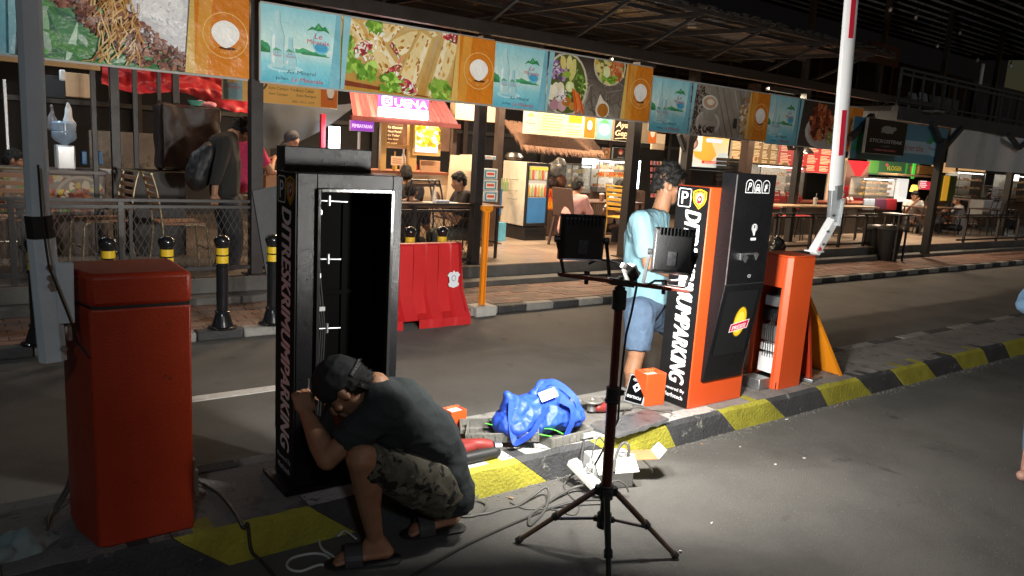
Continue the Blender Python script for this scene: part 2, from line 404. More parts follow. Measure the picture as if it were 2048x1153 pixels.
bx_ = MB(); bx_.box(.003,.197,.003,.107,-.02,0); bms = [bx_.mesh('paver', None, [m], 0) for m in brick]
rows = 8; dy = (ST - FK - .122) / rows; cnt = 0
rest = MB()
for r_ in range(rows):
    for k in range(-4, 150):
        x = k*.2 + (r_ % 2)*.1; y = FK+.122 + r_*dy; rr = random.random(); dz = random.uniform(-.003,.002)
        if .6 < x < 8.0 and cnt < 296:
            o = bpy.data.objects.new('paver', random.choice(bms)); COL.objects.link(o); o.parent = swk; o.location = (x, y, SWZ+dz); o.scale = (1, dy/.11, 1); cnt += 1
        else: rest.box(x+.003, x+.197, y+.003, y+dy-.003, SWZ-.02, SWZ+dz)
part(swk, 'paver_field', rest, brick[0], kind='stuff', angle=0)
stepc = mat('step_concrete', (.115,.11,.10), .8, var=.35, vs=2.5, bump=.5, bs=50, wear=(.2,.19,.17), wv=.62, ws=5)
b = MB(); b.box(-10, 40, ST, TE, 0, .14); struct('step', b, stepc, bevel=.008)
b = MB(); b.box(-10, 40, TE, 16, 0, TZ-.012); terr = struct('terrace_floor', b, stepc)
tl = MB(); tl.box(.003,.597,.003,.597,-.012,0)
tile = [mat('floor_tile_%s' % k, c, .32, var=.14, vs=1.5, bump=.05, bs=20) for k, c in (('a', (.36,.27,.20)), ('b', (.33,.24,.185)), ('c', (.39,.30,.225)))]
tms = [tl.mesh('floor_tile', None, [m], 0) for m in tile]
rest = MB()
for k in range(-14, 60):
    for j in range(12):
        x = k*.6; y = TE + .003 + j*.6
        if 3.5 < x < 22 and j < 8:
            o = bpy.data.objects.new('floor_tile', tms[(k*7+j*3) % 3]); COL.objects.link(o); o.parent = terr; o.location = (x, y, TZ + random.uniform(-.0006,.0006))
        else: rest.box(x+.003, x+.597, y+.003, y+.597, TZ-.012, TZ)
part(terr, 'tile_field', rest, mat('dark_floor_tile', (.16,.13,.11), .35, var=.2, vs=2), kind='stuff', angle=0)
# dark backdrop building behind the stalls
dk = mat('mottled_near_black', (.018,.018,.02), .8, var=.4, vs=1.2, bump=.3, bs=12)  # near-black base colour with random mottling
steel = mat('dark_steel', (.028,.026,.026), .42, var=.25, vs=8, bump=.1, bs=60)
brn = mat('brown_steel', (.055,.035,.027), .5, var=.25, vs=8, bump=.1, bs=60)
t = thing('back_wall', 'dark back wall of the food court behind all the stalls', 'wall', (10, 13.2, 0))
b = MB(); b.box(-10, 42, 13.2, 13.4, 0, 5.2); part(t, 'wall_panel', b, dk)
for k in range(26):
    b = MB(); b.box(-9.6+k*2, -9.5+k*2, 13.1, 13.2, 0, 5.0); part(t, 'stud', b, brn if k % 2 else steel)
for z in (1.9, 2.9, 3.7): b = MB(); b.box(-10, 42, 13.13, 13.198, z, z+.07); part(t, 'rail', b, steel)
# ---- roof over the terrace
RE = 6.30; ZE = 3.42
def roofz(y): return ZE + .02 + (y-RE)*.035
t = thing('canopy_roof', 'dark corrugated metal canopy roof on steel beams above the banners', 'roof', (6, 7.3, 2.9))
mroof = mat('corrugated_metal', (.022,.019,.018), .36, metal=.6, var=.5, vs=2.0, bump=.15, bs=25, wear=(.42,.34,.25), wv=.60, ws=2.0)  # warm pale patches in the colour stand for lamp streaks, not worn metal
def corr(x0, x1, y0, y1, z0, z1, p=.08, a=.012):
    mb = MB(); n = int((x1-x0)/(p/4)); row = []
    for i in range(n+1):
        x = x0 + (x1-x0)*i/n; d = a*math.sin(2*math.pi*x/p); row.append((x, d))
    for i in range(n):
        (xa, da), (xb, db) = row[i], row[i+1]
        mb.add([(xa,y0,z0+da),(xb,y0,z0+db),(xb,y1,z1+db),(xa,y1,z1+da)], [(0,1,2,3)])
    return mb
x = -8.0; k = 0
XR = AY(1790,150,RE).x
while x < XR-.2:
    x1 = min(x+.94, XR)
    for y0, y1, dz in ((RE+random.uniform(-.05,.05), 8.35, 0), (8.2, 10.6, .03), (10.5, 13.1, .06)):
        part(t, 'roof_sheet', corr(x, x1+.03, y0, y1, roofz(y0)+dz+(k%2)*.012, roofz(y1)+dz+(k%2)*.012), mroof, angle=60)
    x += .94; k += 1
for j, y in enumerate((6.35, 6.85, 7.9, 8.5, 9.2, 10.0, 10.9, 12)):
    b = MB(); b.box(-8, XR, y-.02, y+.02, roofz(y)-.075, roofz(y)-.03); part(t, 'purlin', b, steel)
b = MB(); b.box(-8, 15.2, 7.22, 7.32, 2.87, 3.0); part(t, 'eaves_beam', b, steel, bevel=.004)
xp = [2.36, 4.92, 7.3, 9.9, 12.4, 14.95]
for x in [q for q in [-5.2,-2.7,-.2] + xp[:5] + [x+1.25 for x in xp[:5]] + [1.1] if q < XR-.1]:
    b = MB(); b.beam((x, RE, roofz(RE)-.09), (x, 12.9, roofz(12.9)-.1), .05, .05); part(t, 'rafter', b, steel)
    b = MB(); b.beam((x, 7.3, 2.99), (x+.001, RE+.1, roofz(RE)-.11), .035); part(t, 'bracket', b, steel)
b = MB()
for k in range(420):   # ragged fringe of weathered sealant and leaves on the roof edge
    x = random.uniform(-3, XR-.2); b.ell((x, RE + random.uniform(-.06,.05), ZE + random.uniform(-.02,.03)), (random.uniform(.02,.08), .03, random.uniform(.008,.02)), n=6)
part(t, 'leaf_litter', b, mat('leaf_litter', (.018,.016,.014), .9), kind='stuff')
# posts
def post(x, y, z0, z1, w, label, m=steel, grp=None, plate=True):
    t = thing('post', label, 'post', (x, y, z0), grp)
    b = MB(); b.box(x-w/2, x+w/2, y-w/2, y+w/2, z0+.012, z1); part(t, 'shaft', b, m, bevel=.004)
    if plate: b = MB(); b.box(x-w*.9, x+w*.9, y-w*.9, y+w*.9, z0, z0+.012); part(t, 'base_plate', b, m)
    return t
P1 = AY(511,300,7.37).x
post(P1, 7.37, TZ, 2.87, .115, 'thick black steel post between the first two banners, left of the ticket dispenser')
post(AY(955,350,7.4).x, 7.4, TZ, 2.87, .11, 'black steel post at the end of the mesh railing beside the orange pole')
post(AY(1257,400,7.4).x, 7.4, TZ, 2.87, .14, 'black steel post directly behind the man in the light blue shirt')
post(AY(1863,420,6.95).x, 6.95, TZ-.14, 2.35, .13, 'leaning dark post by the seated man in the white shirt, under the forked braces', plate=False)
post(AY(1500,250,9.0).x, 9.0, TZ, 3.1, .17, 'brown post left of the glass display case with the red base', brn)
post(AY(1372,330,8.6).x, 8.6, TZ, 3.1, .14, 'dark post with flared top in front of the pale orange menu board', steel)
post(AY(1583,420,8.2).x, 8.2, TZ, 3.1, .12, 'slim dark post with flared top beside the hanging black lamp', steel)
post(AY(2005,440,8.0).x, 8.0, TZ, 2.6, .14, 'dark post at the far right between the rice cooker counter and the last seated diner', steel)
post(AY(230,250,9.0).x, 9.0, TZ, 3.4, .085, 'dark post just left of the red tarpaulin', steel)
post(AY(271,250,9.4).x, 9.4, TZ, 3.4, .05, 'thin dark pipe post in front of the red tarpaulin, left one', steel)
post(AY(318,200,9.4).x, 9.4, TZ, 3.4, .04, 'thin dark post in front of the red tarpaulin, middle one', steel)
post(AY(351,180,9.4).x, 9.4, TZ, 3.4, .07, 'dark post behind the covered cabinet and the red tarpaulin', steel)
post(AY(188,240,9.0).x, 9.0, TZ, 3.4, .05, 'thin black pipe beside the white water dispenser', steel)
post(AY(905,330,9.6).x, 9.6, TZ, 3.3, .07, 'brown post right of the framed food picture of the purple lit stall', brn)
post(AY(995,330,9.0).x, 9.0, TZ, 3.3, .1, 'brown post beside the stack of blue and white cartons', brn)
# flared tops
for px, y in ((1372, 8.6), (1583, 8.2)):
    x = AY(px, 300, y).x; zt = AY(px, 285, y).z
    for s_ in (-1, 1):
        b = MB(); b.beam((x+s_*.03, y, zt-.12), (x+s_*.2, y, zt+.12), .07); solid('post_brace', 'flared steel brace at the head of the %s post, %s side' % ('first' if px == 1372 else 'second', 'left' if s_ < 0 else 'right'), 'brace', b, steel)
# ================================================================ BANNERS
BW, BH = 2.95, .82
def water_ad(P, u, v, w, h, words=True):
    P.grad(u, v, u+w, v+h*.28, '#58b7cf', '#8fd6e0'); P.grad(u, v+h*.28, u+w, v+h*.5, '#8fd6e0', '#dff3ec'); P.grad(u, v+h*.5, u+w, v+h, '#cfeee6', '#8fd0dc')
    rr = random.Random(3)
    for c0, base, hh, u0, u1 in (('#3f9a66', .40, .18, 0, .20), ('#2f8050', .38, .10, .0, .13), ('#4fae78', .42, .09, .42, .82), ('#3a8f5e', .41, .05, .5, .86)):
        pts = [(u+w*u0, v+h*base)]; n = 9
        for k in range(n+1):
            f = k/n; e = (1-f*.8) if u0 == 0 else (1-abs(f-.25)*1.0)
            pts.append((u+w*(u0+(u1-u0)*f), v+h*(base+hh*e*rr.uniform(.6,1))))
        pts.append((u+w*u1, v+h*base)); P.poly(pts, c0)
    P.disc(u+w*.3, v+h*.2, w*.22, h*.05, '#b9e6ec'); P.disc(u+w*.28, v+h*.2, w*.15, h*.03, '#8ccddb')
    # bottle
    for du, hw, top, c in ((.20, .055, .93, '#b5dcdf'), (.36, .05, .62, '#a9d8de')):
        cu = u+w*du; P.poly([(cu-w*hw*.5, v+h*top), (cu+w*hw*.5, v+h*top), (cu+w*hw*.6, v+h*(top-.14)), (cu+w*hw*1.6, v+h*(top-.3)), (cu+w*hw*1.5, v+h*.24), (cu+w*hw*1.1, v+h*.2), (cu-w*hw*1.1, v+h*.2), (cu-w*hw*1.5, v+h*.24), (cu-w*hw*1.6, v+h*(top-.3)), (cu-w*hw*.6, v+h*(top-.14))], c)
        P.poly([(cu-w*hw*1.2, v+h*.27), (cu-w*hw*.6, v+h*.25), (cu-w*hw*.5, v+h*(top-.3)), (cu-w*hw*1.2, v+h*(top-.34))], '#e4f5f3')
        P.line([(cu+w*hw*1.45, v+h*.26), (cu+w*hw*1.5, v+h*(top-.3)), (cu+w*hw*.6, v+h*(top-.13)), (cu+w*hw*.5, v+h*top)], .006, '#6fb0b8')
        P.disc(cu, v+h*.40, w*.06, h*.06, '#9fd4dc'); P.poly([(cu-w*.06, v+h*.42), (cu-w*.02, v+h*.46), (cu+w*.02, v+h*.44), (cu+w*.06, v+h*.42)], '#5fa880')
        P.text('Le', cu-w*.03, v+h*.385, h*.03, '#c0505a', w=w*.05, shear=.2); P.text('Minerale', cu, v+h*.345, h*.028, '#c0505a', w=w*.11, center=True)
    cu, cv = u+w*.71, v+h*.62
    P.disc(cu+w*.04, cv-h*.03, w*.115, h*.155, '#7cc7dd'); P.disc(cu+w*.05, cv-h*.01, w*.105, h*.135, '#b4e4ea'); P.disc(cu+w*.04, cv-h*.09, w*.085, h*.06, '#4ea9d0')
    P.poly([(cu-w*.15, cv+h*.11), (cu-w*.08, cv+h*.18), (cu-w*.05, cv+h*.165), (cu, cv+h*.235), (cu+w*.05, cv+h*.18), (cu+w*.09, cv+h*.2), (cu+w*.15, cv+h*.11), (cu+w*.07, cv+h*.14), (cu, cv+h*.125), (cu-w*.08, cv+h*.14)], '#2f8f55')
    P.poly([(cu-w*.03, cv+h*.14), (cu, cv+h*.22), (cu+w*.04, cv+h*.15), (cu+w*.01, cv+h*.16)], '#5fb37a')
    P.text('Le', cu-w*.05, cv+h*.02, h*.07, '#c9303c', w=w*.10, shear=.15, bold=.015); P.text('Minerale', cu, cv-h*.055, h*.062, '#c9303c', w=w*.28, center=True, bold=.015)
    if words:
        P.text('Air Mineral', u+w*.5, v+h*.135, h*.052, '#3c5a66', w=w*.36, center=True, bold=.012)
        P.text('jelas', u+w*.18, v+h*.035, h*.05, '#3c5a66', w=w*.16, bold=.012); P.text('Le Minerale', u+w*.38, v+h*.035, h*.058, '#c9303c', w=w*.4, bold=.012)
def logo_strip(P, u, v, w, h):
    P.grad(u, v, u+w, v+h, '#d98324', '#cf7a22')
    P.poly([(u, v), (u+w*.22, v), (u+w*.34, v+h), (u+w*.1, v+h)], '#d9973c')
    cu, cv = u+w*.56, v+h*.5; r = w*.42
    P.ring(cu, cv, r, .008, '#e9bb74')
    P.disc(cu+w*.04, cv-h*.155, w*.17, h*.018, '#5c3513')
    pts = []
    for k in range(28):
        t = 2*math.pi*k/28; q = 1 + .10*math.cos(2*t) ; y = math.sin(t); x = math.cos(t)*(1 + .12*y)
        pts.append((cu + x*w*.235*q, cv + h*.015 + y*h*.165))
    P.poly(pts, '#f3f3ee')
    for k, ch in enumerate('EAT | CHAT | LOUNGE'):
        if ch == ' ': continue
        a = -145 + k*110/18; P.text(ch, cu + r*.82*math.cos(R(a)), cv + r*.82*math.sin(R(a)), .024, '#e9bb74', rot=a+90)
def scatter(P, n, box, cols, ru, rv, seed, wob=.35, rot=True, inside=None):
    rr = random.Random(seed); u0, u1, v0, v1 = box
    for _ in range(n):
        for _t in range(20):
            a = rr.uniform(u0, u1); b_ = rr.uniform(v0, v1)
            if inside is None or inside(a, b_): break
        else: continue
        c = rr.choice(cols); f = rr.uniform(.75, 1.2); c = tuple(min(1, x*f) for x in lin(c))
        P.disc(a, b_, rr.uniform(*ru), rr.uniform(*rv), c, rr.uniform(0, 3.1) if rot else 0, 8, wob, rr)
def food(P, kind, u, v, w, h):
    P.clip = (u, u+w, v, v+h)
    if kind == 'rice':
        P.grad(u, v, u+w, v+h, '#3f7d4c', '#6b9f78')
        scatter(P, 90, (u, u+w, v, v+h), ['#4f8f4a','#5fa050','#8fb88f','#3d6f55','#aecbb5'], (.05,.22), (.01,.035), 5)
        P.poly([(u, v), (u+w*.10, v), (u+w*.06, v+h*.2), (u, v+h*.3)], '#2c3b42'); P.poly([(u+w*.8, v+h), (u+w, v+h), (u+w, v+h*.4), (u+w*.92, v+h*.5)], '#2f5b4c')
        P.disc(u+w*.83, v+h*.66, w*.20, h*.52, '#d9dadd', .5, 20, .07, random.Random(2)); P.disc(u+w*.8, v+h*.8, w*.13, h*.3, '#eceded', .4, 18, .1, random.Random(4))
        scatter(P, 160, (u+w*.66, u+w, v+h*.25, v+h), ['#e9e9ea','#dcdde2','#cfd0d6','#f4f3f0'], (.008,.02), (.004,.008), 6)
        ins = lambda a, b_: abs((b_-v)/h - (.92 - .95*(a-u-w*.2)/(w*.72))) < .26
        scatter(P, 520, (u+w*.2, u+w*.95, v, v+h), ['#6b4238','#8a5a4a','#4a2c28','#a27060','#7a4c40','#9a6a52'], (.014,.035), (.010,.024), 7, inside=ins)
        rr = random.Random(9)
        for _ in range(120):
            a = u + w*rr.uniform(.45,.68); b0 = v + h*rr.uniform(.1,.95); L = rr.uniform(.06,.2); t = rr.uniform(3.8, 5.2)
            P.line([(a, b0), (a+L*.5*math.cos(t)+rr.uniform(-.02,.02), b0+L*.5*math.sin(t)), (a+L*math.cos(t), b0+L*math.sin(t))], rr.uniform(.006,.014), rr.choice(['#c99b5c','#b07c3e','#dbb678','#94602c','#e2c58f']))
    elif kind == 'wrap':
        P.grad(u, v, u+w, v+h, '#b98a35', '#c7b184'); P.poly([(u, v+h*.14), (u+w*.9, v-h*.1), (u+w*.9, v-h*.16), (u, v+h*.06)], '#7d3b22')
        def roll(cu, cv, L_, r_, ang, sd):
            cu, cv = u+w*cu, v+h*cv; ca, sa = math.cos(R(ang)), math.sin(R(ang)); rr = random.Random(sd)
            def at(x, y): return (cu+ca*x-sa*y, cv+sa*x+ca*y)
            body = [at(-L_, -r_*.75), at(0, -r_*.95), at(L_*.9, -r_), at(L_*1.0, 0), at(L_*.9, r_), at(0, r_*.95), at(-L_, r_*.75), at(-L_*1.12, 0)]
            P.poly(body, '#c9a765'); P.poly([at(x*.97, y*.86) for x, y in ((-L_, -r_*.6), (0, -r_*.9), (L_*.9, -r_*.95), (L_*.9, r_*.7), (0, r_*.72), (-L_, r_*.6))], '#e3cf98'); P.poly([at(-L_*.9, r_*.1), at(L_*.9, r_*.2), at(L_*.9, r_*.62), at(-L_*.9, r_*.45)], '#efe3c0')
            for _ in range(26): x, y = rr.uniform(-L_*.9, L_*.7), rr.uniform(-r_*.8, r_*.8); p = at(x, y); P.disc(p[0], p[1], rr.uniform(.012,.03), rr.uniform(.006,.016), rr.choice(['#b98436','#cfa052','#a86f28','#d8b368']), R(ang), 8, .3, rr)
            e = at(L_*.92, 0); P.disc(e[0], e[1], r_*.62, r_*1.08, '#ead9ae', R(ang), 18); P.disc(e[0], e[1], r_*.5, r_*.92, '#8f3038', R(ang), 18)
            for _ in range(46): x, y = rr.uniform(-.45,.55)*r_, rr.uniform(-.9,.9)*r_; p = (e[0]+ca*x-sa*y, e[1]+sa*x+ca*y); P.disc(p[0], p[1], rr.uniform(.010,.032), rr.uniform(.006,.016), rr.choice(['#c23a44','#e07a7c','#f3eee6','#ffffff','#8fb548','#a82c3a','#7a9c38','#e8d9c8']), rr.uniform(0,3), 8, .3, rr)
        roll(.60, .82, .30, .12, -150, 1); roll(.36, .90, .26, .12, -128, 2); roll(.30, .62, .30, .13, -50, 3); roll(.10, .86, .22, .12, -60, 4); roll(.86, .50, .36, .125, 72, 5); roll(.62, .52, .30, .13, -112, 6)
        for (a, c_, r_) in ((.05,.40,.09),(.20,.30,.09),(.40,.16,.10),(.84,.12,.12),(.26,.96,.06),(.03,.62,.06)):
            scatter(P, 34, (u+w*(a-r_*.7), u+w*(a+r_*.7), v+h*(c_-r_*1.2), v+h*(c_+r_*1.2)), ['#7fae3c','#9cc552','#6b9a34','#a9cc66','#5c8f2c'], (.025,.06), (.018,.035), int(a*331), .5)
        scatter(P, 16, (u+w*.10, u+w*.34, v+h*.45, v+h*.9), ['#f4f0ea','#ffffff'], (.01,.03), (.006,.02), 55)
    elif kind == 'salad':
        P.grad(u, v, u+w, v+h, '#8b8378', '#3c332d'); scatter(P, 60, (u+w*.45, u+w, v, v+h*.7), ['#5b4d42','#9d9489','#6e6459'], (.05,.2), (.004,.012), 8)
        P.disc(u+w*.24, v+h*.48, w*.26, h*.56, '#cfc6ac'); P.disc(u+w*.24, v+h*.49, w*.235, h*.51, '#55642f')
        def bowl(cu, cv, ru, rv): return lambda a, b_: ((a-cu)/ru)**2 + ((b_-cv)/rv)**2 < 1
        i1 = bowl(u+w*.24, v+h*.49, w*.23, h*.5)
        scatter(P, 60, (u, u+w*.22, v+h*.55, v+h), ['#8b5c9c','#c3a3cc','#6d3f80','#e3d5e6'], (.02,.05), (.008,.02), 11, inside=i1)
        scatter(P, 50, (u+w*.26, u+w*.48, v+h*.1, v+h*.75), ['#6d9c3a','#93bb55','#4e7c28','#c6d88c'], (.02,.05), (.008,.018), 12, inside=i1)
        for a, c_, ru, rv, rot, c in ((.18,.85,.035,.12,.2,'#d9c878'),(.25,.87,.032,.12,-.1,'#e2d58c'),(.30,.75,.038,.2,-.15,'#d5cf7c'),(.23,.66,.05,.06,0,'#9bb64a'),(.28,.46,.055,.1,0,'#cddb8c'),(.28,.46,.042,.08,0,'#e4ebb6'),(.05,.33,.05,.14,.4,'#eee5c8'),(.11,.38,.05,.13,-.2,'#f1e8cf'),(.17,.40,.045,.12,.1,'#ece0c2'),(.12,.14,.07,.1,.5,'#b98a96'),(.2,.12,.05,.1,-.5,'#cfa4a8'),(.25,.2,.06,.08,0,'#b5742f'),(.33,.13,.05,.07,0,'#c98b45')):
            P.disc(u+w*a, v+h*c_, w*ru, h*rv, c, rot, 16, .05, random.Random(int(a*100)))
        rr = random.Random(4)
        for k in range(16): a = u+w*(.31+k*.006); P.line([(a, v+h*(.44-k*.006)), (a+w*rr.uniform(.05,.1), v+h*rr.uniform(.0,.12))], .014, rr.choice(['#e0682a','#d0521c','#ee8644']))
        scatter(P, 40, (u+w*.12, u+w*.24, v+h*.2, v+h*.4), ['#f0eadf','#d9cfd8','#ffffff'], (.01,.03), (.005,.012), 15)
        P.disc(u+w*.76, v+h*.92, w*.21, h*.36, '#c9bfa6'); P.disc(u+w*.76, v+h*.93, w*.19, h*.32, '#59662f'); i2 = bowl(u+w*.76, v+h*.93, w*.185, h*.31)
        scatter(P, 40, (u+w*.57, u+w*.95, v+h*.6, v+h), ['#d9c878','#e2d58c','#c7a43c'], (.03,.06), (.02,.04), 17, inside=i2); scatter(P, 40, (u+w*.74, u+w*.92, v+h*.7, v+h), ['#cc6f3d','#b85a2e','#e0976a'], (.02,.05), (.01,.03), 18, inside=i2)
        scatter(P, 30, (u+w*.66, u+w*.9, v+h*.6, v+h*.75), ['#7fae3c','#5c8f2c'], (.03,.06), (.008,.012), 19, inside=i2); P.disc(u+w*.72, v+h*.8, w*.045, h*.1, '#dfe8ae')
        P.disc(u+w*.70, v+h*.13, w*.09, h*.16, '#e6ddcb'); P.poly([(u+w*.62,v+h*.2),(u+w*.655,v+h*.4),(u+w*.72,v+h*.27)], '#e6ddcb'); P.disc(u+w*.705, v+h*.12, w*.072, h*.12, '#b4762c')
    elif kind == 'coffee':
        P.grad(u, v, u+w, v+h, '#a79f93', '#8f887d'); rr = random.Random(3)
        for k in range(9): P.line([(u+w*(.3+k*.1), v+h), (u+w*(.55+k*.1), v)], .02, rr.choice(['#8a8276','#b5aea3','#756d61']))
        scatter(P, 240, (u, u+w*.34, v, v+h*.95), ['#3b2a24','#54403a','#2a1d19','#6e5850'], (.014,.024), (.009,.016), 21, .1, inside=lambda a, b_: (a-u)/w < .12 + .14*abs(math.sin((b_-v)*9)) + .1*(1-(b_-v)/h))
        P.disc(u+w*.30, v+h*.25, w*.20, h*.25, '#c9c5bc'); P.disc(u+w*.30, v+h*.27, w*.16, h*.19, '#a9a49a'); scatter(P, 60, (u+w*.16, u+w*.42, v+h*.05, v+h*.2), ['#3b2a24','#54403a'], (.014,.022), (.009,.014), 22, .1)
        P.ring(u+w*.17, v+h*.5, w*.055, .02, '#b9b4aa'); P.poly([(u+w*.17,v+h*.66),(u+w*.43,v+h*.66),(u+w*.38,v+h*.3),(u+w*.22,v+h*.3)], '#9b968c'); P.disc(u+w*.30, v+h*.66, w*.13, h*.15, '#d9d5cc'); P.disc(u+w*.30, v+h*.66, w*.105, h*.115, '#c2a184'); P.disc(u+w*.31, v+h*.67, w*.06, h*.06, '#e9dcc8')
        P.poly([(u+w*.82,v+h*.7),(u+w*.99,v+h*.7),(u+w*.96,v+h*.1),(u+w*.86,v+h*.1)], '#c3a27c'); scatter(P, 40, (u+w*.83, u+w*.97, v+h*.1, v+h*.85), ['#d9c3a4','#a77d54','#e9dcc8','#8a6440'], (.02,.04), (.01,.03), 24); P.rect(u+w*.73, v+h*.2, u+w*.79, v+h*.4, '#3b3733')
    elif kind == 'chicken':
        P.grad(u, v, u+w, v+h, '#4b4440', '#2f2a28'); P.disc(u+w*.58, v+h*.35, w*.42, h*.42, '#c9c6c0'); P.disc(u+w*.58, v+h*.36, w*.36, h*.36, '#b3afa8')
        scatter(P, 130, (u+w*.25, u+w*.75, v+h*.2, v+h*.95), ['#8f3f24','#6e2c1a','#b35b34','#4e2014','#a04a2a','#c67a4c'], (.03,.09), (.02,.05), 31, .25, inside=lambda a, b_: ((a-u-w*.48)/(w*.26))**2+((b_-v-h*.55)/(h*.4))**2 < 1)
        scatter(P, 40, (u+w*.62, u+w*.85, v+h*.1, v+h*.35), ['#8f9c4a','#b9b87c','#c9b27c'], (.02,.05), (.015,.03), 32)
    P.clip = None
frame_m = mat('banner_hem', (.5,.52,.5), .4, var=.1)
def banner(X0, w, zb, zt, kind, label, y=7.14, tilt=0, dz=0., seq='waf', words=True):
    h = zt - zb; t = thing('banner', label, 'banner', (X0, y, zb), 'advertising banners along the canopy')
    b = MB(); n = 14
    b.box(X0, X0+w, y, y+.006, zb, zt); part(t, 'vinyl_sheet', b, PRINT_B)
    b = MB()
    for z0, z1 in ((zb-.018, zb), (zt, zt+.016)): b.box(X0-.005, X0+w+.005, y-.004, y+.012, z0, z1)
    for x0 in (X0-.014, X0+w): b.box(x0, x0+.014, y-.004, y+.012, zb, zt)
    part(t, 'hem_frame', b, frame_m)
    P = Print((X0, y, zb), (1,0,0), (0,0,1))
    a, f, o = .30*w, .52*w, .18*w
    if seq == 'waf':
        water_ad(P, 0, 0, a, h, words); P.poly([(a*.86, 0), (a*1.02, 0), (a*1.1, h), (a*.94, h)], '#79b8c9')
        food(P, kind, a, 0, f, h); P.poly([(a*.99, 0), (a*1.04, 0), (a*1.12, h), (a*1.02, h)], '#8fc4d0'); P.poly([(a+f*.94, 0), (a+f, 0), (a+f, h), (a+f*.98, h)], '#d9b465'); logo_strip(P, a+f, 0, o, h)
    part(t, 'printed_picture', P.mb, BAN, angle=0)
    return t
PRINT_B = mat('banner_back', (.45,.45,.44), .6, var=.05)
S1 = AY(521,161,7.14).x; S2 = AY(984,210,7.14).x; S3 = AY(1297,244,7.14).x; S4 = AY(1529,285,7.14).x
zb1 = AY(750,186,7.14).z; zt1 = AY(752,44,7.14).z
banner(S1, S2-S1-.02, zb1, zt1, 'wrap', 'wide banner with meat and salad wraps between the blue water advert and orange logo')
banner(S2, S3-S2-.02, AY(1140,228,7.14).z, AY(1140,110,7.14).z, 'salad', 'banner with bowls of vegetables and fruit, between the wraps banner and the coffee banner')
z3b, z3t = AY(1400,270,7.13).z, AY(1400,168,7.13).z
banner(S3+.01, S4-S3-.03, z3b, z3t, 'coffee', 'banner with a coffee cup and beans, hung a little lower than its neighbours', y=7.13)
S5 = AY(1716,300,7.14).x
banner(S4, S5-S4-.02, AY(1610,293,7.14).z, AY(1610,200,7.14).z, 'chicken', 'banner with roast chicken on a plate, partly behind the white boom')
w0 = S2-S1; S0 = AY(497,100,7.14).x
banner(S0-w0, w0-.01, AY(250,133,7.14).z, AY(250,133,7.14).z+(zt1-zb1)*1.02, 'rice', 'leftmost banner with minced beef and rice on a green leaf')
# stretched picture area for the leftmost banner reads larger food: fine at its own size
# ---- menu boards and signs at the back
def board(name, label, cat, rc, draw, d=.03, face='#e8d3a0', es=0., group=None, edge=None):
    X0, X1, Z0, Z1, Y = rc; t = thing(name, label, cat, (X0, Y, Z0), group)
    b = MB(); b.box(X0, X1, Y, Y+d, Z0, Z1); part(t, 'panel', b, edge or frame_m)
    P = Print((X0, Y, Z0), (1,0,0), (0,0,1), start=.001); P.rect(.004, .004, X1-X0-.004, Z1-Z0-.004, face); draw(P, X1-X0, Z1-Z0)
    part(t, 'print', P.mb, PRINT if not es else mat('glowing_print_%d' % int(es*10), (1,1,1), .4, attr=True, emit='attr', es=es, var=0), angle=0)  # es puts a glow into the print itself, no lamp behind it
    return t
def rc(xl, xr, yt, yb, Y): return RC(xl, xr, yt, yb, Y) + (Y,)
def menu_draw(P, w, h, words=('Soto Tofos','Soto Campur Telor','Soto Campur'), words2=('Soto Ayam','Soto Ceker','Soto Rempoi')):
    P.rect(0.01, 0.01, w*.16, h-.01, '#7fa9b4'); P.poly([(w*.02,h*.6),(w*.08,h*.85),(w*.14,h*.6)], '#c9b878'); P.text('Le', w*.06, h*.56, h*.16, '#c9303c', w=w*.03); P.text('Minerale', w*.085, h*.40, h*.13, '#c9303c', w=w*.12, center=True)
    P.disc(w*.30, h*.72, h*.3, h*.3, '#5c3a1c'); P.disc(w*.30, h*.72, h*.22, h*.22, '#d9b06a'); P.disc(w*.30, h*.72, h*.14, h*.14, '#5c3a1c')
    for k, s_ in enumerate(words): P.text(s_, w*.38, h*(.68-.2*k), h*.12, '#4a3414', w=w*.02*len(s_)*.75, bold=.01)
    for k, s_ in enumerate(words2): P.text(s_, w*.62, h*(.70-.2*k), h*.12, '#4a3414', w=w*.02*len(s_)*.8, bold=.01)
    P.text('0881.9412.1078', w*.58, h*.1, h*.08, '#7a5c2c', w=w*.2); P.rect(w*.84, .01, w-.01, h-.01, '#cf6a1e'); P.disc(w*.93, h*.62, w*.035, h*.26, '#efe6d6'); P.disc(w*.93, h*.35, w*.03, h*.03, '#5c3513')
board('menu_board', 'pale yellow soup menu board below the wraps banner, beside the red tarpaulin', 'menu board', rc(445, 676, 152, 209, 8.6), menu_draw, face='#e6b35c')
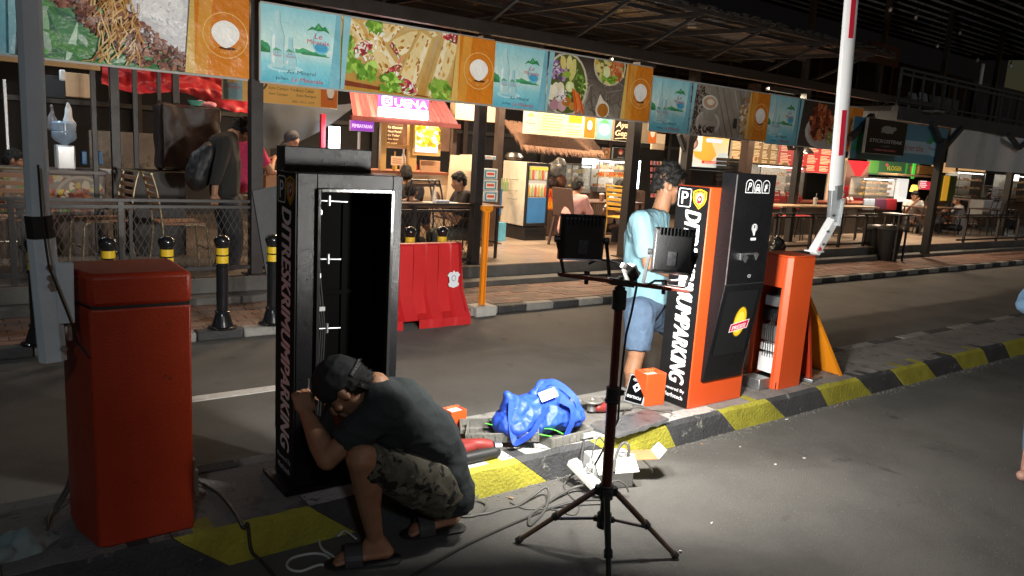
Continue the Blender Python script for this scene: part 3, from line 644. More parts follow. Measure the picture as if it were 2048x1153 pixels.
def menu2(P, w, h):
    P.rect(.01, .01, w*.17, h-.01, '#9fc0b4'); P.poly([(w*.03,h*.72),(w*.085,h*.9),(w*.14,h*.72)], '#8fae5c'); P.text('Le', w*.065, h*.52, h*.12, '#c9303c', w=w*.03); P.text('Minerale', w*.085, h*.4, h*.1, '#c9303c', w=w*.13, center=True)
    for k in range(6): P.rect(w*.24, h*(.82-.12*k), w*(.55-.03*(k % 3)), h*(.85-.12*k), '#b08a4c')
    P.rect(w*.6, h*.62, w*.79, h*.95, '#e0a81e'); P.text('NASI', w*.695, h*.74, h*.1, '#6b4b10', w=w*.08, center=True)
    P.text('BEBEK GORENG', w*.60, h*.44, h*.07, '#8a5a2a', w=w*.18)
    for k in range(3): P.rect(w*.58, h*(.3-.1*k), w*.8, h*(.33-.1*k), '#b08a4c')
    P.rect(w*.83, .01, w-.01, h-.01, '#cf6a1e'); P.disc(w*.91, h*.58, w*.035, h*.22, '#efe6d6'); P.disc(w*.91, h*.35, w*.03, h*.03, '#5c3513')
board('menu_board', 'pale yellow menu board above the thatched awning', 'menu board', rc(1048, 1192, 226, 273, 9.2), menu2, face='#f1dca6')
def ayam(P, w, h):
    P.rect(.01, .01, w*.24, h-.01, '#6f9aa6'); P.poly([(w*.03,h*.74),(w*.12,h*.95),(w*.21,h*.74)], '#4f8f5c'); P.disc(w*.125, h*.45, w*.09, h*.26, '#8fc4d6'); P.text('Le', w*.09, h*.5, h*.12, '#c9303c', w=w*.05); P.text('Minerale', w*.125, h*.38, h*.1, '#c9303c', w=w*.18, center=True)
    P.rect(w*.28, .01, w*.62, h-.01, '#231a14'); P.text('Ayam', w*.45, h*.54, h*.34, '#f2d9b0', w=w*.30, center=True, shear=.2, bold=.04); P.text('Gepuk', w*.46, h*.16, h*.34, '#f2d9b0', w=w*.33, center=True, shear=.2, bold=.04)
    P.line([(w*.3, h*.1), (w*.45, h*.16), (w*.6, h*.08)], .012, '#f2d9b0'); P.rect(w*.64, .01, w*.86, h-.01, '#8a7a63'); P.rect(w*.86, .01, w-.01, h-.01, '#cf6a1e'); P.disc(w*.93, h*.55, w*.04, h*.25, '#efe6d6')
board('sign_board', 'dark fried chicken sign lettered Ayam Gepuk between a water advert and an orange panel', 'sign', rc(1193, 1314, 240, 284, 9.25), ayam, face='#8a7a63')
def stick(P, w, h):
    P.disc(w*.5, h*.72, w*.16, h*.11, '#8c8c88'); P.poly([(w*.33,h*.66),(w*.36,h*.60),(w*.40,h*.66)], '#8c8c88'); P.poly([(w*.58,h*.66),(w*.62,h*.60),(w*.66,h*.66)], '#8c8c88'); P.disc(w*.66, h*.76, w*.06, h*.06, '#8c8c88'); P.ring(w*.5, h*.72, w*.36, .008, '#6f6f6c', a0=20, a1=160)
    P.text('STICKOSTEAK', w*.5, h*.33, h*.10, '#b9b9b4', w=w*.84, center=True, shear=.15, bold=.03); P.text('- HAPPY -', w*.5, h*.22, h*.035, '#8c8c88', w=w*.3, center=True); P.rrect(w*.2, h*.09, w*.8, h*.15, h*.02, '#7d2a2c'); P.text('MARINATED STEAK', w*.5, h*.105, h*.028, '#c9a9a4', w=w*.5, center=True)
board('hanging_sign', 'square black steak sign with a white cow hanging before the blue banner', 'sign', rc(1733, 1812, 240, 310, 6.85), stick, face='#15171a', d=.05)
def mineral(P, w, h):
    P.grad(0, 0, w, h, '#5d93a6', '#4d7f95'); P.poly([(0, h*.2), (w*.1, h*.9), (w*.16, h*.2)], '#3d8f63'); P.rect(w*.1, h*.25, w*.96, h*.58, '#9fb9c2'); P.text('Le Minerale', w*.38, h*.32, h*.17, '#9c3340', w=w*.36, bold=.01)
    P.poly([(w*.76,h*.55),(w*.84,h*.85),(w*.94,h*.55)], '#3d8f63'); P.disc(w*.86, h*.42, w*.05, h*.2, '#9cc9dc'); P.text('Minerale', w*.86, h*.38, h*.1, '#9c3340', w=w*.12, center=True)
board('blue_banner', 'faded blue water banner running behind the black steak sign', 'banner', rc(1703, 1893, 245, 325, 7.03), mineral, face='#5d93a6')
b = MB(); X0, X1, Z0, Z1 = RC(1897, 2060, 268, 342, 7.06)
for k in range(30):
    xa = X0 + (X1-X0)*k/30; xb = X0 + (X1-X0)*(k+1)/30; d = lambda q: .07*math.sin(q*2.2) + .015*math.sin(q*7)
    b.add([(xa,7.06+d(xa),Z0),(xb,7.06+d(xb),Z0),(xb,7.06+d(xb),Z1),(xa,7.06+d(xa),Z1)], [(0,1,2,3)])
    b.add([(xa,7.07+d(xa),Z0),(xb,7.07+d(xb),Z0),(xb,7.07+d(xb),Z1),(xa,7.07+d(xa),Z1)], [(3,2,1,0)])
solid('vinyl_sheet', 'shiny grey blue vinyl sheet, lamp sheen in its pale colour, right of the blue banner', 'vinyl sheet', b, mat('shiny_vinyl', (.62,.70,.74), .3, metal=.2, var=.1, vs=1, bump=.1, bs=6))  # pale base colour stands for the bright lamp reflection
# ================================================================ NEAR THINGS
blackp = mat('black_powder_coat', (.007,.007,.008), .28, var=.2, vs=4, bump=.28, bs=330)
for m_, s_ in ((blackp, .22), (mat('black_matt_film', (.008,.008,.009), .5, var=.2, vs=5, bump=.05, bs=40), .2)): m_.node_tree.nodes['Principled BSDF'].inputs['Specular IOR Level'].default_value = s_
cavity = mat('unlit_cavity_black', (.0015,.0015,.0015), .9, var=.1); cavity.node_tree.nodes['Principled BSDF'].inputs['Specular IOR Level'].default_value = .02  # near-black colour without sheen holds the shade inside the open cabinet
blackm = mat('black_matt_film', (.011,.011,.012), .42, var=.2, vs=5, bump=.05, bs=40)
orangep = mat('orange_powder_coat', (.58,.072,.013), .42, var=.08, vs=3, bump=.2, bs=170, wear=(.30,.055,.02), wv=.655, ws=14)
redor = mat('red_orange_powder_coat', (.40,.036,.010), .42, var=.12, vs=3, bump=.2, bs=170, wear=(.17,.03,.012), wv=.64, ws=9)
amber = mat('amber_powder_coat', (.80,.27,.012), .4, var=.08, vs=3, bump=.2, bs=150, wear=(.5,.18,.03), wv=.66, ws=12)
alum = mat('brushed_aluminium', (.42,.43,.44), .4, metal=.9, var=.2, vs=9, bump=.1, bs=40)
whitep = mat('white_paint', (.74,.75,.76), .35, var=.05, vs=4)
greyp = mat('grey_blue_boom_paint', (.68,.77,.83), .4, metal=.0, var=.1, vs=3, bump=.1, bs=60)
rubber = mat('black_rubber', (.016,.016,.016), .6, var=.2)
def dispenser_text(Pr, w, h, dim):
    # Pr: U to the right, V up on the narrow side face; w face width, h height
    wc = '#f4f6f8'
    Pr.rrect(w*.06, h-.122, w*.47, h-.012, .012, wc); Pr.rrect(w*.082, h-.117, w*.448, h-.017, .010, '#101113'); Pr.text('P', w*.265, h-.103, .072, wc, w=w*.21, center=True, bold=.02)
    # shield emblem
    def shield(s_, c): Pr.poly([(w*.73+s_*x, h-.068+s_*y*.92) for x, y in ((-1,.95),(-.5,1.15),(0,1.28),(.5,1.15),(1,.95),(1.02,.1),(.75,-.6),(0,-1.3),(-.75,-.6),(-1.02,.1))], c)
    shield(.050, '#d6a81c'); shield(.043, '#1c1712'); shield(.038, '#caa23a'); Pr.disc(w*.73, h-.064, .026, .032, '#b9b6ae'); Pr.disc(w*.73, h-.072, .018, .021, '#1a1a1c'); Pr.disc(w*.71, h-.082, .012, .013, '#c2202c'); Pr.disc(w*.75, h-.060, .012, .013, '#c2202c'); Pr.disc(w*.73, h-.068, .007, .009, '#f4e6c8')
    Pr.text('METRO', w*.73, h-.038, .011, '#7d1f22', w=.05, center=True, bold=.03)
    L = h - .268; s_ = 'DITRESKRIMUMPARKING'
    Pr.text(s_, w*.33 if not dim else w*.30, h-.135, w*.50, wc, w=L, shear=.2, bold=.045, rot=-90)
    Pr.text('Powered By', w*.16, .080, .026, wc, w=w*.72); Pr.text('Merfotech', w*.2, .040, .026, wc, w=w*.64, bold=.015)
LETTER = mat('reflective_lettering', (1,1,1), .5, attr=True, var=0)
# ---- right dispenser
x0, x1, y0, y1, z0, z1 = 3.52, 4.03, 2.85, 3.10, IZ, 1.485
t = thing('ticket_dispenser', 'black and orange parking ticket dispenser with three pictograms and a round yellow sticker', 'ticket dispenser', (x0, y0, z0))
b = MB(); b.box(x0+.002, x1, y0, y1, z0, z1); part(t, 'cabinet', b, orangep, bevel=.006)
b = MB(); b.box(x0-.001, x0+.004, y0+.006, y1-.004, z0+.004, z1-.004); part(t, 'side_panel', b, blackm)
Pr = Print((x0-.0012, y1-.004, z0+.004), (0,-1,0), (0,0,1)); dispenser_text(Pr, y1-y0-.01, z1-z0-.01, False); part(t, 'lettering', Pr.mb, LETTER, angle=0)
hx0, hx1, hy, ht = 3.612, 3.985, 2.745, 1.575
b = MB(); b.prism([(hx0, y0-.001, ht), (hx0, hy, ht), (hx0, hy, .92), (hx0, 2.832, .315), (hx0, y0-.001, .315)], (hx1-hx0, 0, 0)); part(t, 'head_box', b, blackp, bevel=.004)
b = MB(); b.box(hx0, hx0+.004, hy-.002, hy+.004, .93, ht-.01); part(t, 'edge_trim', b, alum)
b = MB(); b.box(hx0+.01, hx1-.01, hy-.0025, hy, .925, .93); b.box(hx0+.06, hx1-.1, 2.92, y0+.3, ht-.0, ht+.004); part(t, 'seam', b, rubber)
Pr = Print((hx0, hy-.0005, .92), (1,0,0), (0,0,1)); W_, H_ = hx1-hx0, ht-.92; wc = '#eef0f2'
for k in range(3):
    u = .085 + k*.078; v = H_-.11
    def arch(a, c): Pr.poly([(u+a, v+a), (u+.07-a, v+a), (u+.07-a, v+.05)] + [(u+.035+(.035-a)*math.cos(R(q)), v+.05+(.028-a)*math.sin(R(q))) for q in (25,50,75,105,130,155)] + [(u+a, v+.05)], c)
    arch(0, wc); arch(.0045, '#0c0c0d')
    if k == 0: Pr.text('P', u+.035, v+.014, .046, wc, w=.034, center=True, shear=.3, bold=.03)
    if k == 1:
        Pr.rrect(u+.012, v+.014, u+.058, v+.036, .008, wc); Pr.poly([(u+.018,v+.034),(u+.024,v+.052),(u+.046,v+.052),(u+.052,v+.034)], wc); Pr.poly([(u+.024,v+.036),(u+.028,v+.047),(u+.042,v+.047),(u+.046,v+.036)], '#0c0c0d')
        for q in (.02, .05): Pr.disc(u+q, v+.013, .006, .006, wc); Pr.disc(u+q, v+.026, .004, .004, '#0c0c0d')
    if k == 2:
        Pr.rect(u+.02, v+.012, u+.034, v+.03, wc)
        for a in (-.012, -.002, .008, .018): Pr.line([(u+.028, v+.028), (u+.034+a, v+.058-abs(a-.004)*.6)], .0045, wc)
        Pr.line([(u+.02, v+.02), (u+.05, v+.034)], .005, wc)
cu, cv = W_*.56, .33    # tap card symbol
Pr.rrect(cu-.011, cv-.02, cu+.011, cv+.035, .004, wc); Pr.rrect(cu-.007, cv-.012, cu+.007, cv+.03, .003, '#0c0c0d'); Pr.poly([(cu-.006,cv-.03),(cu+.008,cv-.035),(cu+.01,cv+.005),(cu,cv+.012)], wc)
for r_ in (.018, .026):
    Pr.ring(cu, cv+.012, r_, .0035, wc, a0=-55, a1=55, n=10); Pr.ring(cu, cv+.012, r_, .0035, wc, a0=125, a1=235, n=10)
Pr.rect(cu-.025, cv-.062, cu+.025, cv-.047, wc); Pr.text('TAP CARD', cu, cv-.059, .009, '#0c0c0d', w=.044, center=True)
Pr.rrect(cu-.012, .045, cu+.016, .062, .006, '#b9bcc0'); Pr.rrect(cu-.008, .048, cu+.012, .059, .004, '#33363a')
part(t, 'pictograms', Pr.mb, LETTER, angle=0)
b = MB(); b.box(hx0+.10, hx0+.26, hy-.012, hy+.001, 1.105, 1.113); b.prism([(hx0+.10,hy-.010,1.105),(hx0+.125,hy-.010,1.105),(hx0+.11,hy-.010,1.07),(hx0+.10,hy-.010,1.075)], (0,.008,0)); b.prism([(hx0+.235,hy-.010,1.105),(hx0+.275,hy-.010,1.105),(hx0+.255,hy-.010,1.07)], (0,.008,0)); part(t, 'card_slot', b, alum)
b = MB(); M45 = Matrix.Rotation(R(35), 3, 'Y')
for k in range(4): b.obox(Vector((hx0+.155, hy-.002, 1.083)) + M45 @ Vector((0,0,(k-1.5)*.011)), (.042,.004,.005), M45)
part(t, 'speaker_grille', b, alum)
# sticker on the sloping lower face: yellow disc with a magenta ribbon
sl0 = Vector((hx0, hy-.002, .905)); dv = Vector((0, 2.832-hy, .315-.92)).normalized()
Pr = Print(sl0 + dv*.42, (1,0,0), -dv)
Pr.rect(.03, -.01, .33, .40, '#111214'); cu, cv = .215, .20
Pr.disc(cu, cv, .062, .098, '#6b5a17', 0, 40); Pr.disc(cu, cv, .056, .092, '#e8b41a', 0, 40); Pr.disc(cu, cv-.005, .042, .07, '#f2cf4a', 0, 40)
Pr.poly([(cu-.085,cv-.065),(cu+.085,cv-.045),(cu+.092,cv+.012),(cu-.080,cv-.012)], '#f6e9ee'); Pr.poly([(cu-.079,cv-.060),(cu+.080,cv-.041),(cu+.086,cv+.007),(cu-.075,cv-.016)], '#c3123f')
Pr.text('PRESISI', cu+.002, cv-.045, .026, '#fbf2f4', w=.125, center=True, shear=.15, bold=.03, rot=7)
part(t, 'sticker', Pr.mb, LETTER, angle=0)
# ---- left dispenser, seen from the rear with its back door off
x0, x1, y0, y1, z0, z1 = 1.10, 1.565, 2.90, 3.12, IZ+.02, 1.485
t = thing('ticket_dispenser', 'black ticket dispenser with its rear door removed, the crouching man working in front', 'ticket dispenser', (x0, y0, IZ))
b = MB(); th = .022; ox0, ox1, oz0, oz1 = x0+.085, x1-.045, .36, 1.425
b.box(x0+.004, ox0, y0, y0+.02, z0, z1); b.box(ox1, x1, y0, y0+.02, z0, z1); b.box(ox0, ox1, y0, y0+.02, z0, oz0); b.box(ox0, ox1, y0, y0+.02, oz1, z1)
part(t, 'door_frame', b, blackp, bevel=.003)
b = MB(); b.box(x0+.004, x0+th, y0+.021, y1, z0, z1); b.box(x1-th, x1, y0+.021, y1, z0, z1); b.box(x0+th, x1-th, y0+.021, y1, z1-th, z1); b.box(x0+th, x1-th, y0+.021, y1, z0, z0+th)
part(t, 'cabinet', b, blackp, bevel=.003)
b = MB(); b.box(x0+th+.001, x1-th-.001, y1-.01, y1, z0+th+.001, z1-th-.001); b.box(x0+th+.001, x0+th+.004, y0+.022, y1-.011, z0+th+.001, z1-th-.001); b.box(x1-th-.004, x1-th-.001, y0+.022, y1-.011, z0+th+.001, z1-th-.001); part(t, 'cavity_shade_lining', b, cavity)
b = MB()   # inner raised lip of the opening
for a in ((ox0-.002, ox0+.012, oz0, oz1), (ox1-.012, ox1+.002, oz0, oz1)): b.box(a[0], a[1], y0-.014, y0+.015, a[2], a[3])
b.box(ox0+.012, ox1-.012, y0-.014, y0+.015, oz1-.012, oz1+.002); b.box(ox0+.012, ox1-.012, y0-.014, y0+.015, oz0-.002, oz0+.012)
part(t, 'door_lip', b, mat('satin_black_steel', (.02,.02,.02), .22, metal=.3, var=.2, bump=.1, bs=100), bevel=.002)
b = MB(); b.box(x0-.001, x0+.003, y0+.004, y1-.004, z0+.004, z1-.004); part(t, 'side_panel', b, blackm)
Pr = Print((x0-.0012, y1-.004, z0+.004), (0,-1,0), (0,0,1)); dispenser_text(Pr, y1-y0-.008, z1-z0-.01, True)
part(t, 'lettering', Pr.mb, LETTER, angle=0)
b = MB(); b.box(x0+.03, x1-.04, y1+.001, y1+.095, .33, 1.585); part(t, 'head_box', b, blackp, bevel=.004, label='taller black head box on the far side')
b = MB(); b.box(x0-.04, x1+.06, y0-.02, y1+.05, IZ, IZ+.018); part(t, 'base_plate', b, blackp)
for zz, l in ((1.375, .10), (1.135, .075), (.84, .08)):
    b = MB(); b.cyl((ox0+.02, y0+.05, zz), (ox0+.02+l+.03, y0+.045, zz-.004), .004); b.cyl((ox0+.07, y0+.045, zz-.02), (ox0+.07, y0+.045, zz+.02), .006); b.box(ox0+.012, ox0+.03, y0+.04, y0+.06, zz-.008, zz+.008); part(t, 'lock_bar', b, alum)
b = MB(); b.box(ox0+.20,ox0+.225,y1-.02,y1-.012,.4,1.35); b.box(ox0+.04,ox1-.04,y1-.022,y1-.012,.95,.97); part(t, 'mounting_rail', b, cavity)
b = MB()
for k in range(4): b.tube([(ox0+.06+k*.008,y1-.03,1.38),(ox0+.05+k*.012,y1-.04,1.1),(ox0+.09+k*.01,y1-.035,.8),(ox0+.07+k*.012,y1-.03,.4)], .003, 5)
part(t, 'wires', b, rubber)
for zz in (1.33, 1.07, .93):
    b = MB(); b.box(ox0+.013, ox0+.03+ (.02 if zz < 1 else 0), y0+.02, y0+.03, zz-.009, zz+.009); part(t, 'hinge_bracket', b, alum)
# ---- left barrier gate
t = thing('barrier_gate', 'red orange barrier cabinet at the left with a grey blue boom beside it', 'barrier gate', (.5, 2.95, IZ))
poly = [(.68,2.80),(.395,2.80),(.360,2.812),(.315,2.99),(.31,3.12),(.68,3.12)]
cxm, cym = .5, 2.96
b = MB(); b.prism([(x, y, IZ) for x, y in reversed(poly)], (0,0,.864)); part(t, 'cabinet', b, redor, bevel=.008)
b = MB(); b.prism([(cxm+(x-cxm)*1.02, cym+(y-cym)*1.02, 1.018) for x, y in reversed(poly)], (0,0,.115)); part(t, 'lid', b, redor, bevel=.018)
b = MB(); b.prism([(cxm+(x-cxm)*.97, cym+(y-cym)*.985, 1.0) for x, y in reversed(poly)], (0,0,.03)); part(t, 'seam', b, rubber)
pT = AY(52,-120,2.86); pM = AY(76,432,2.86); pN = AY(88,520,2.86); pB = AY(106,722,2.86)
def oct_beam(mb, p, q, w, d, w2=None):
    p = Vector(p); q = Vector(q); w2 = w2 or w; dr = (q-p).normalized(); a = Vector((1,0,0)); a = (a - dr*a.dot(dr)).normalized(); c = dr.cross(a)
    sh = [(-.5,-.18),(-.5,.18),(-.28,.5),(.28,.5),(.5,.18),(.5,-.18),(.28,-.5),(-.28,-.5)]
    vs = [p + a*x*w + c*y*d for x, y in sh] + [q + a*x*w2 + c*y*d for x, y in sh]
    mb.add(vs, [tuple(range(8)), tuple(reversed(range(8,16)))] + [(i, i+8, (i+1)%8+8, (i+1)%8) for i in range(8)])
b = MB(); oct_beam(b, pT, pM, .070, .055, .066); part(t, 'boom', b, greyp)
b = MB(); oct_beam(b, pM, pM + (pN-pM)*.5, .076, .062); part(t, 'boom_sleeve', b, rubber)
b = MB(); oct_beam(b, pM + (pN-pM)*.5, pB, .080, .058, .082); part(t, 'boom_bracket', b, greyp, bevel=.002)
d_ = (pB-pN)
b = MB(); b.beam(pN+Vector((.055,-.01,0))+d_*.03, pB+Vector((.045,-.01,0))-d_*.38, .035, .05); part(t, 'clamp_plate', b, greyp, bevel=.002)
for f in (.06, .16, .24, .86):
    b = MB(); c_ = pN + d_*f + Vector((.01 + (.02 if f > .5 else 0), -.034, 0)); b.cyl(c_, c_ - Vector((0,.012,0)), .011, n=6); part(t, 'bolt', b, alum)
b = MB(); b.box(.28, pB.x+.06, 2.87, 2.93, .90, .955); b.cyl((.30,2.9,.93), (.22,2.9,.93), .045, n=14); part(t, 'drive_shaft', b, alum)
b = MB(); b.tube([AY(76,330,2.81), AY(84,440,2.80), AY(98,535,2.79), AY(120,590,2.79), AY(140,640,2.80), AY(158,690,2.83), AY(178,715,2.80)], .0035); part(t, 'cable', b, rubber)
b = MB(); b.box(.69, .70, 2.85, 2.95, .27, .40); b.box(.70, .712, 2.86, 2.93, .25, .35); part(t, 'door_latch', b, alum)
# ---- right barrier gate
t = thing('barrier_gate', 'orange barrier cabinet, side open, with a white and red boom rising from it', 'barrier gate', (4.53, 2.95, IZ))
ax0, ax1, ay0, ay1, az1 = 4.40, 4.665, 2.84, 3.09, 1.045
b = MB(); c_ = .035
pl = [(ax0, ay1), (ax0, ay0+c_), (ax0+c_*.6, ay0), (ax1-.008, ay0), (ax1, ay0+.008), (ax1, ay1)]
def wall_strip(mb, pts, z0, z1, th=.008):
    for (xa, ya), (xb, yb) in zip(pts, pts[1:]):
        mb.beam((xa, ya, (z0+z1)/2), (xb, yb, (z0+z1)/2), z1-z0 if False else th, z1-z0)
# front, right and back walls, left wall with an opening
b.prism([(x, y, IZ) for x, y in ((ax0+.001,ay0+c_),(ax0+c_*.6,ay0),(ax1,ay0),(ax1,ay1),(ax1-.01,ay1),(ax1-.01,ay0+.01),(ax0+c_*.7,ay0+.01),(ax0+.01,ay0+c_))][::-1] , (0,0,az1-IZ))
b.box(ax0, ax1-.011, ay1-.01, ay1, IZ, az1); b.box(ax0, ax0+.01, ay0+c_+.001, ay0+c_+.02, IZ, az1); b.box(ax0, ax0+.01, ay1-.035, ay1-.011, IZ, az1); b.box(ax0, ax0+.01, ay0+c_+.02, ay1-.036, IZ, IZ+.05); b.box(ax0, ax0+.01, ay0+c_+.02, ay1-.036, .84, az1)
part(t, 'cabinet', b, orangep, bevel=.002)
b = MB(); b.prism([(x, y, az1+.0005) for x, y in reversed(pl)], (0,0,.012)); part(t, 'lid', b, orangep, bevel=.005)
b = MB(); b.box(ax0+.011, ax1-.012, ay0+.012, ay1-.012, IZ+.002, IZ+.05); b.box(ax1-.10, ax1-.02, ay0+.05, ay1-.05, IZ+.08, .80); part(t, 'inner_plate', b, blackm)
for z_, h_, m_ in ((.24,.13,whitep),(.39,.05,whitep),(.46,.11,alum),(.60,.08,blackm),(.70,.07,alum)):
    b = MB(); b.box(ax0+.035, ax0+.10, ay0+.06, ay1-.06, z_, z_+h_); part(t, 'controller_module', b, m_, bevel=.004)
b = MB()
for k in range(5): b.tube([(ax0+.02, ay0+.07+k*.02, .7-k*.04), (ax0+.012, ay0+.09+k*.015, .55), (ax0+.03, ay0+.08+k*.02, .35)], .003)
part(t, 'wires', b, rubber)
b = MB(); b.box(ax0-.12, ax0-.002, ay0+.05, ay1-.06, IZ, IZ+.075); part(t, 'transformer', b, alum, bevel=.006)
BY = 2.97
q0 = AY(1627,507,BY); q1 = AY(1668,437,BY); q2 = AY(1671,380,BY); q3 = AY(1714,-140,BY)
b = MB(); oct_beam(b, q0, q1, .11, .06); part(t, 'boom_elbow', b, whitep, bevel=.002)
b = MB(); oct_beam(b, q1-Vector((0,0,.02)), q2+(q3-q2)*.02, .125, .07); b.beam(q1+Vector((-.01,-.036,-.05)), q1+Vector((0,-.036,.14)), .05, .006); part(t, 'elbow_plate', b, mat('galvanised_plate', (.30,.32,.33), .4, metal=.5, var=.2, bump=.1), bevel=.002)
b = MB(); oct_beam(b, q2, q3, .138, .06, .128); part(t, 'boom', b, whitep, bevel=.001)
redt = mat('red_reflective_tape', (.62,.02,.05), .4, var=.05)
def on(f): return q2 + (q3-q2)*f
def fy(y): return (380 - y) / 520.0
for ya, yb in ((307, 213), (69, -60)):
    b = MB(); b.beam(on(fy(ya))+Vector((-.022,-.0315,0)), on(fy(yb))+Vector((-.022,-.0315,0)), .002, .055); part(t, 'red_stripe', b, redt)
b = MB(); b.obox(q0+Vector((.02,-.032,.03)), (.03,.003,.03), Matrix.Rotation(R(30),3,'Y')); part(t, 'red_stripe', b, redt)
b = MB(); b.box(q0.x-.045, q0.x+.05, BY-.05, BY+.05, az1+.013, az1+.024); part(t, 'boom_foot', b, whitep, bevel=.003)
for f in (.15, .35, .6, .85):
    b = MB(); c_ = q0 + (q2-q0)*f + Vector((.012,-.036,0)); b.cyl(c_, c_-Vector((0,.008,0)), .009, n=6); part(t, 'bolt', b, alum)
# leaning doors
def lean(name, label, m, pb, pt_, w, hook=False):
    t = thing(name, label, 'cabinet door', pb)
    pb = Vector(pb); pt_ = Vector(pt_); wv = Vector((0, w, 0)); n = (pt_-pb).cross(wv).normalized()
    b = MB(); b.prism([pb, pt_, pt_+wv, pb+wv], n*.006); b.prism([pb, pt_, pt_+Vector((0,.008,0)), pb+Vector((0,.008,0))], n*.03); b.prism([pb+wv, pt_+wv, pt_+wv-Vector((0,.008,0)), pb+wv-Vector((0,.008,0))], n*.03)
    part(t, 'panel', b, m, bevel=.002)
    if hook: b = MB(); b.obox(pb+(pt_-pb)*.72+wv*.35-n*.002, (.002,.07,.10), None); part(t, 'paper_label', b, mat('paper_label', (.5,.45,.42), .6))
    return t
lean('cabinet_door', 'tall red orange cabinet door leaning against the open barrier cabinet', redor, (4.86, 2.86, IZ), (4.69, 2.88, .93), .24)
b0 = G(1686,752,IZ); lean('cabinet_door', 'amber cabinet door leaning behind the red orange one, with a pale paper label', amber, (b0.x, b0.y, IZ), (4.86, 3.03, .86), .26, True)
b = MB(); b.obox((4.87, 2.92, IZ+.012), (.17,.16,.022), Matrix.Rotation(R(12),3,'Z')); solid('metal_plate', 'flat scuffed metal plate on the island beside the leaning doors', 'plate', b, alum, bevel=.003)
# ---- work light on a tripod
hub = AY(1212,985,2.02); top = AY(1240,575,2.0); redbr = mat('red_brown_pole_paint', (.10,.028,.022), .38, metal=.3, var=.25, vs=10, bump=.1)
t = thing('work_light', 'pair of black floodlights on a red brown tripod in the middle of the road edge', 'work light', (hub.x, hub.y, 0))
up = (top-hub)
b = MB(); b.cyl(hub, hub+up*.5, .021, n=16); b.cyl(hub+up*.48, top, .0165, n=16); part(t, 'pole', b, redbr)
b = MB(); b.cyl(hub+up*.46, hub+up*.53, .026, n=16); b.cyl(hub+up*.455, hub+up*.47, .03, n=16); b.obox(hub+up*.50+Vector((.03,-.01,0)), (.03,.018,.02)); part(t, 'collar', b, rubber, bevel=.002)
b = MB(); b.cyl(top-up*.10, top-up*.015, .027, n=16); b.cyl(top-up*.03, top, .02, n=16); part(t, 'head_socket', b, rubber, bevel=.002)
b = MB(); b.cyl(hub-up*.03, hub+up*.04, .030, n=12); b.cyl(hub-up*.14, hub-up*.03, .020, n=12); b.cyl(hub-up*.18, hub-up*.11, .030, n=12)
feet = [G(1034,1088), G(1352,1119), G(1219,1245)]
blackpl = mat('black_plastic', (.02,.02,.02), .45, var=.2)
for f_ in feet:
    d_ = (Vector((f_.x, f_.y, 0)) - Vector((hub.x, hub.y, 0))).normalized(); b.obox(hub + d_*.03 + Vector((0,0,.005)), (.03,.03,.035), Matrix.Rotation(math.atan2(d_.y, d_.x),3,'Z')); b.obox(hub - up*.145 + d_*.03, (.025,.022,.02), Matrix.Rotation(math.atan2(d_.y, d_.x),3,'Z'))
part(t, 'hub', b, blackpl, bevel=.002)
legm = mat('worn_leg_tube', (.12,.075,.06), .4, metal=.4, var=.35, vs=12, bump=.15)
for f_ in feet:
    d_ = (Vector((f_.x, f_.y, 0)) - Vector((hub.x, hub.y, 0))).normalized(); a_ = hub + d_*.035 + Vector((0,0,.005)); f2 = Vector(f_); f2.z = .012
    b = MB(); b.cyl(a_, a_+(f2-a_)*.52, .0125, n=12); b.cyl(a_+(f2-a_)*.5, f2, .0105, n=12); part(t, 'leg', b, legm if f_ is not feet[2] else blackpl)
    b = MB(); m_ = a_+(f2-a_)*.5; b.cyl(m_-(f2-a_)*.03, m_+(f2-a_)*.03, .017, n=12); part(t, 'leg_clamp', b, blackpl); b = MB(); b.cyl(f2, f2+(a_-f2)*.05, .015, n=12); part(t, 'rubber_foot', b, rubber)
    b = MB(); b.beam(hub-up*.145+d_*.035, m_-Vector((0,0,.012)), .012, .008); part(t, 'brace', b, blackpl)
c0 = AY(1118,549,2.06); c1 = AY(1376,583,1.93)
b = MB(); b.beam(c0, c1, .026, .014); part(t, 'crossbar', b, redbr, bevel=.002)
b = MB(); cm = top+Vector((0,0,.012)); b.beam(c0+(c1-c0)*.37, c0+(c1-c0)*.55, .034, .024); b.cyl(cm-Vector((0,0,.02)), cm+Vector((0,-.0,.03)), .012); part(t, 'crossbar_clamp', b, blackpl, bevel=.002)
glassm = mat('lit_led_glass', (.9,.95,1), .3, emit=(1,.98,.95), es=60, var=0)
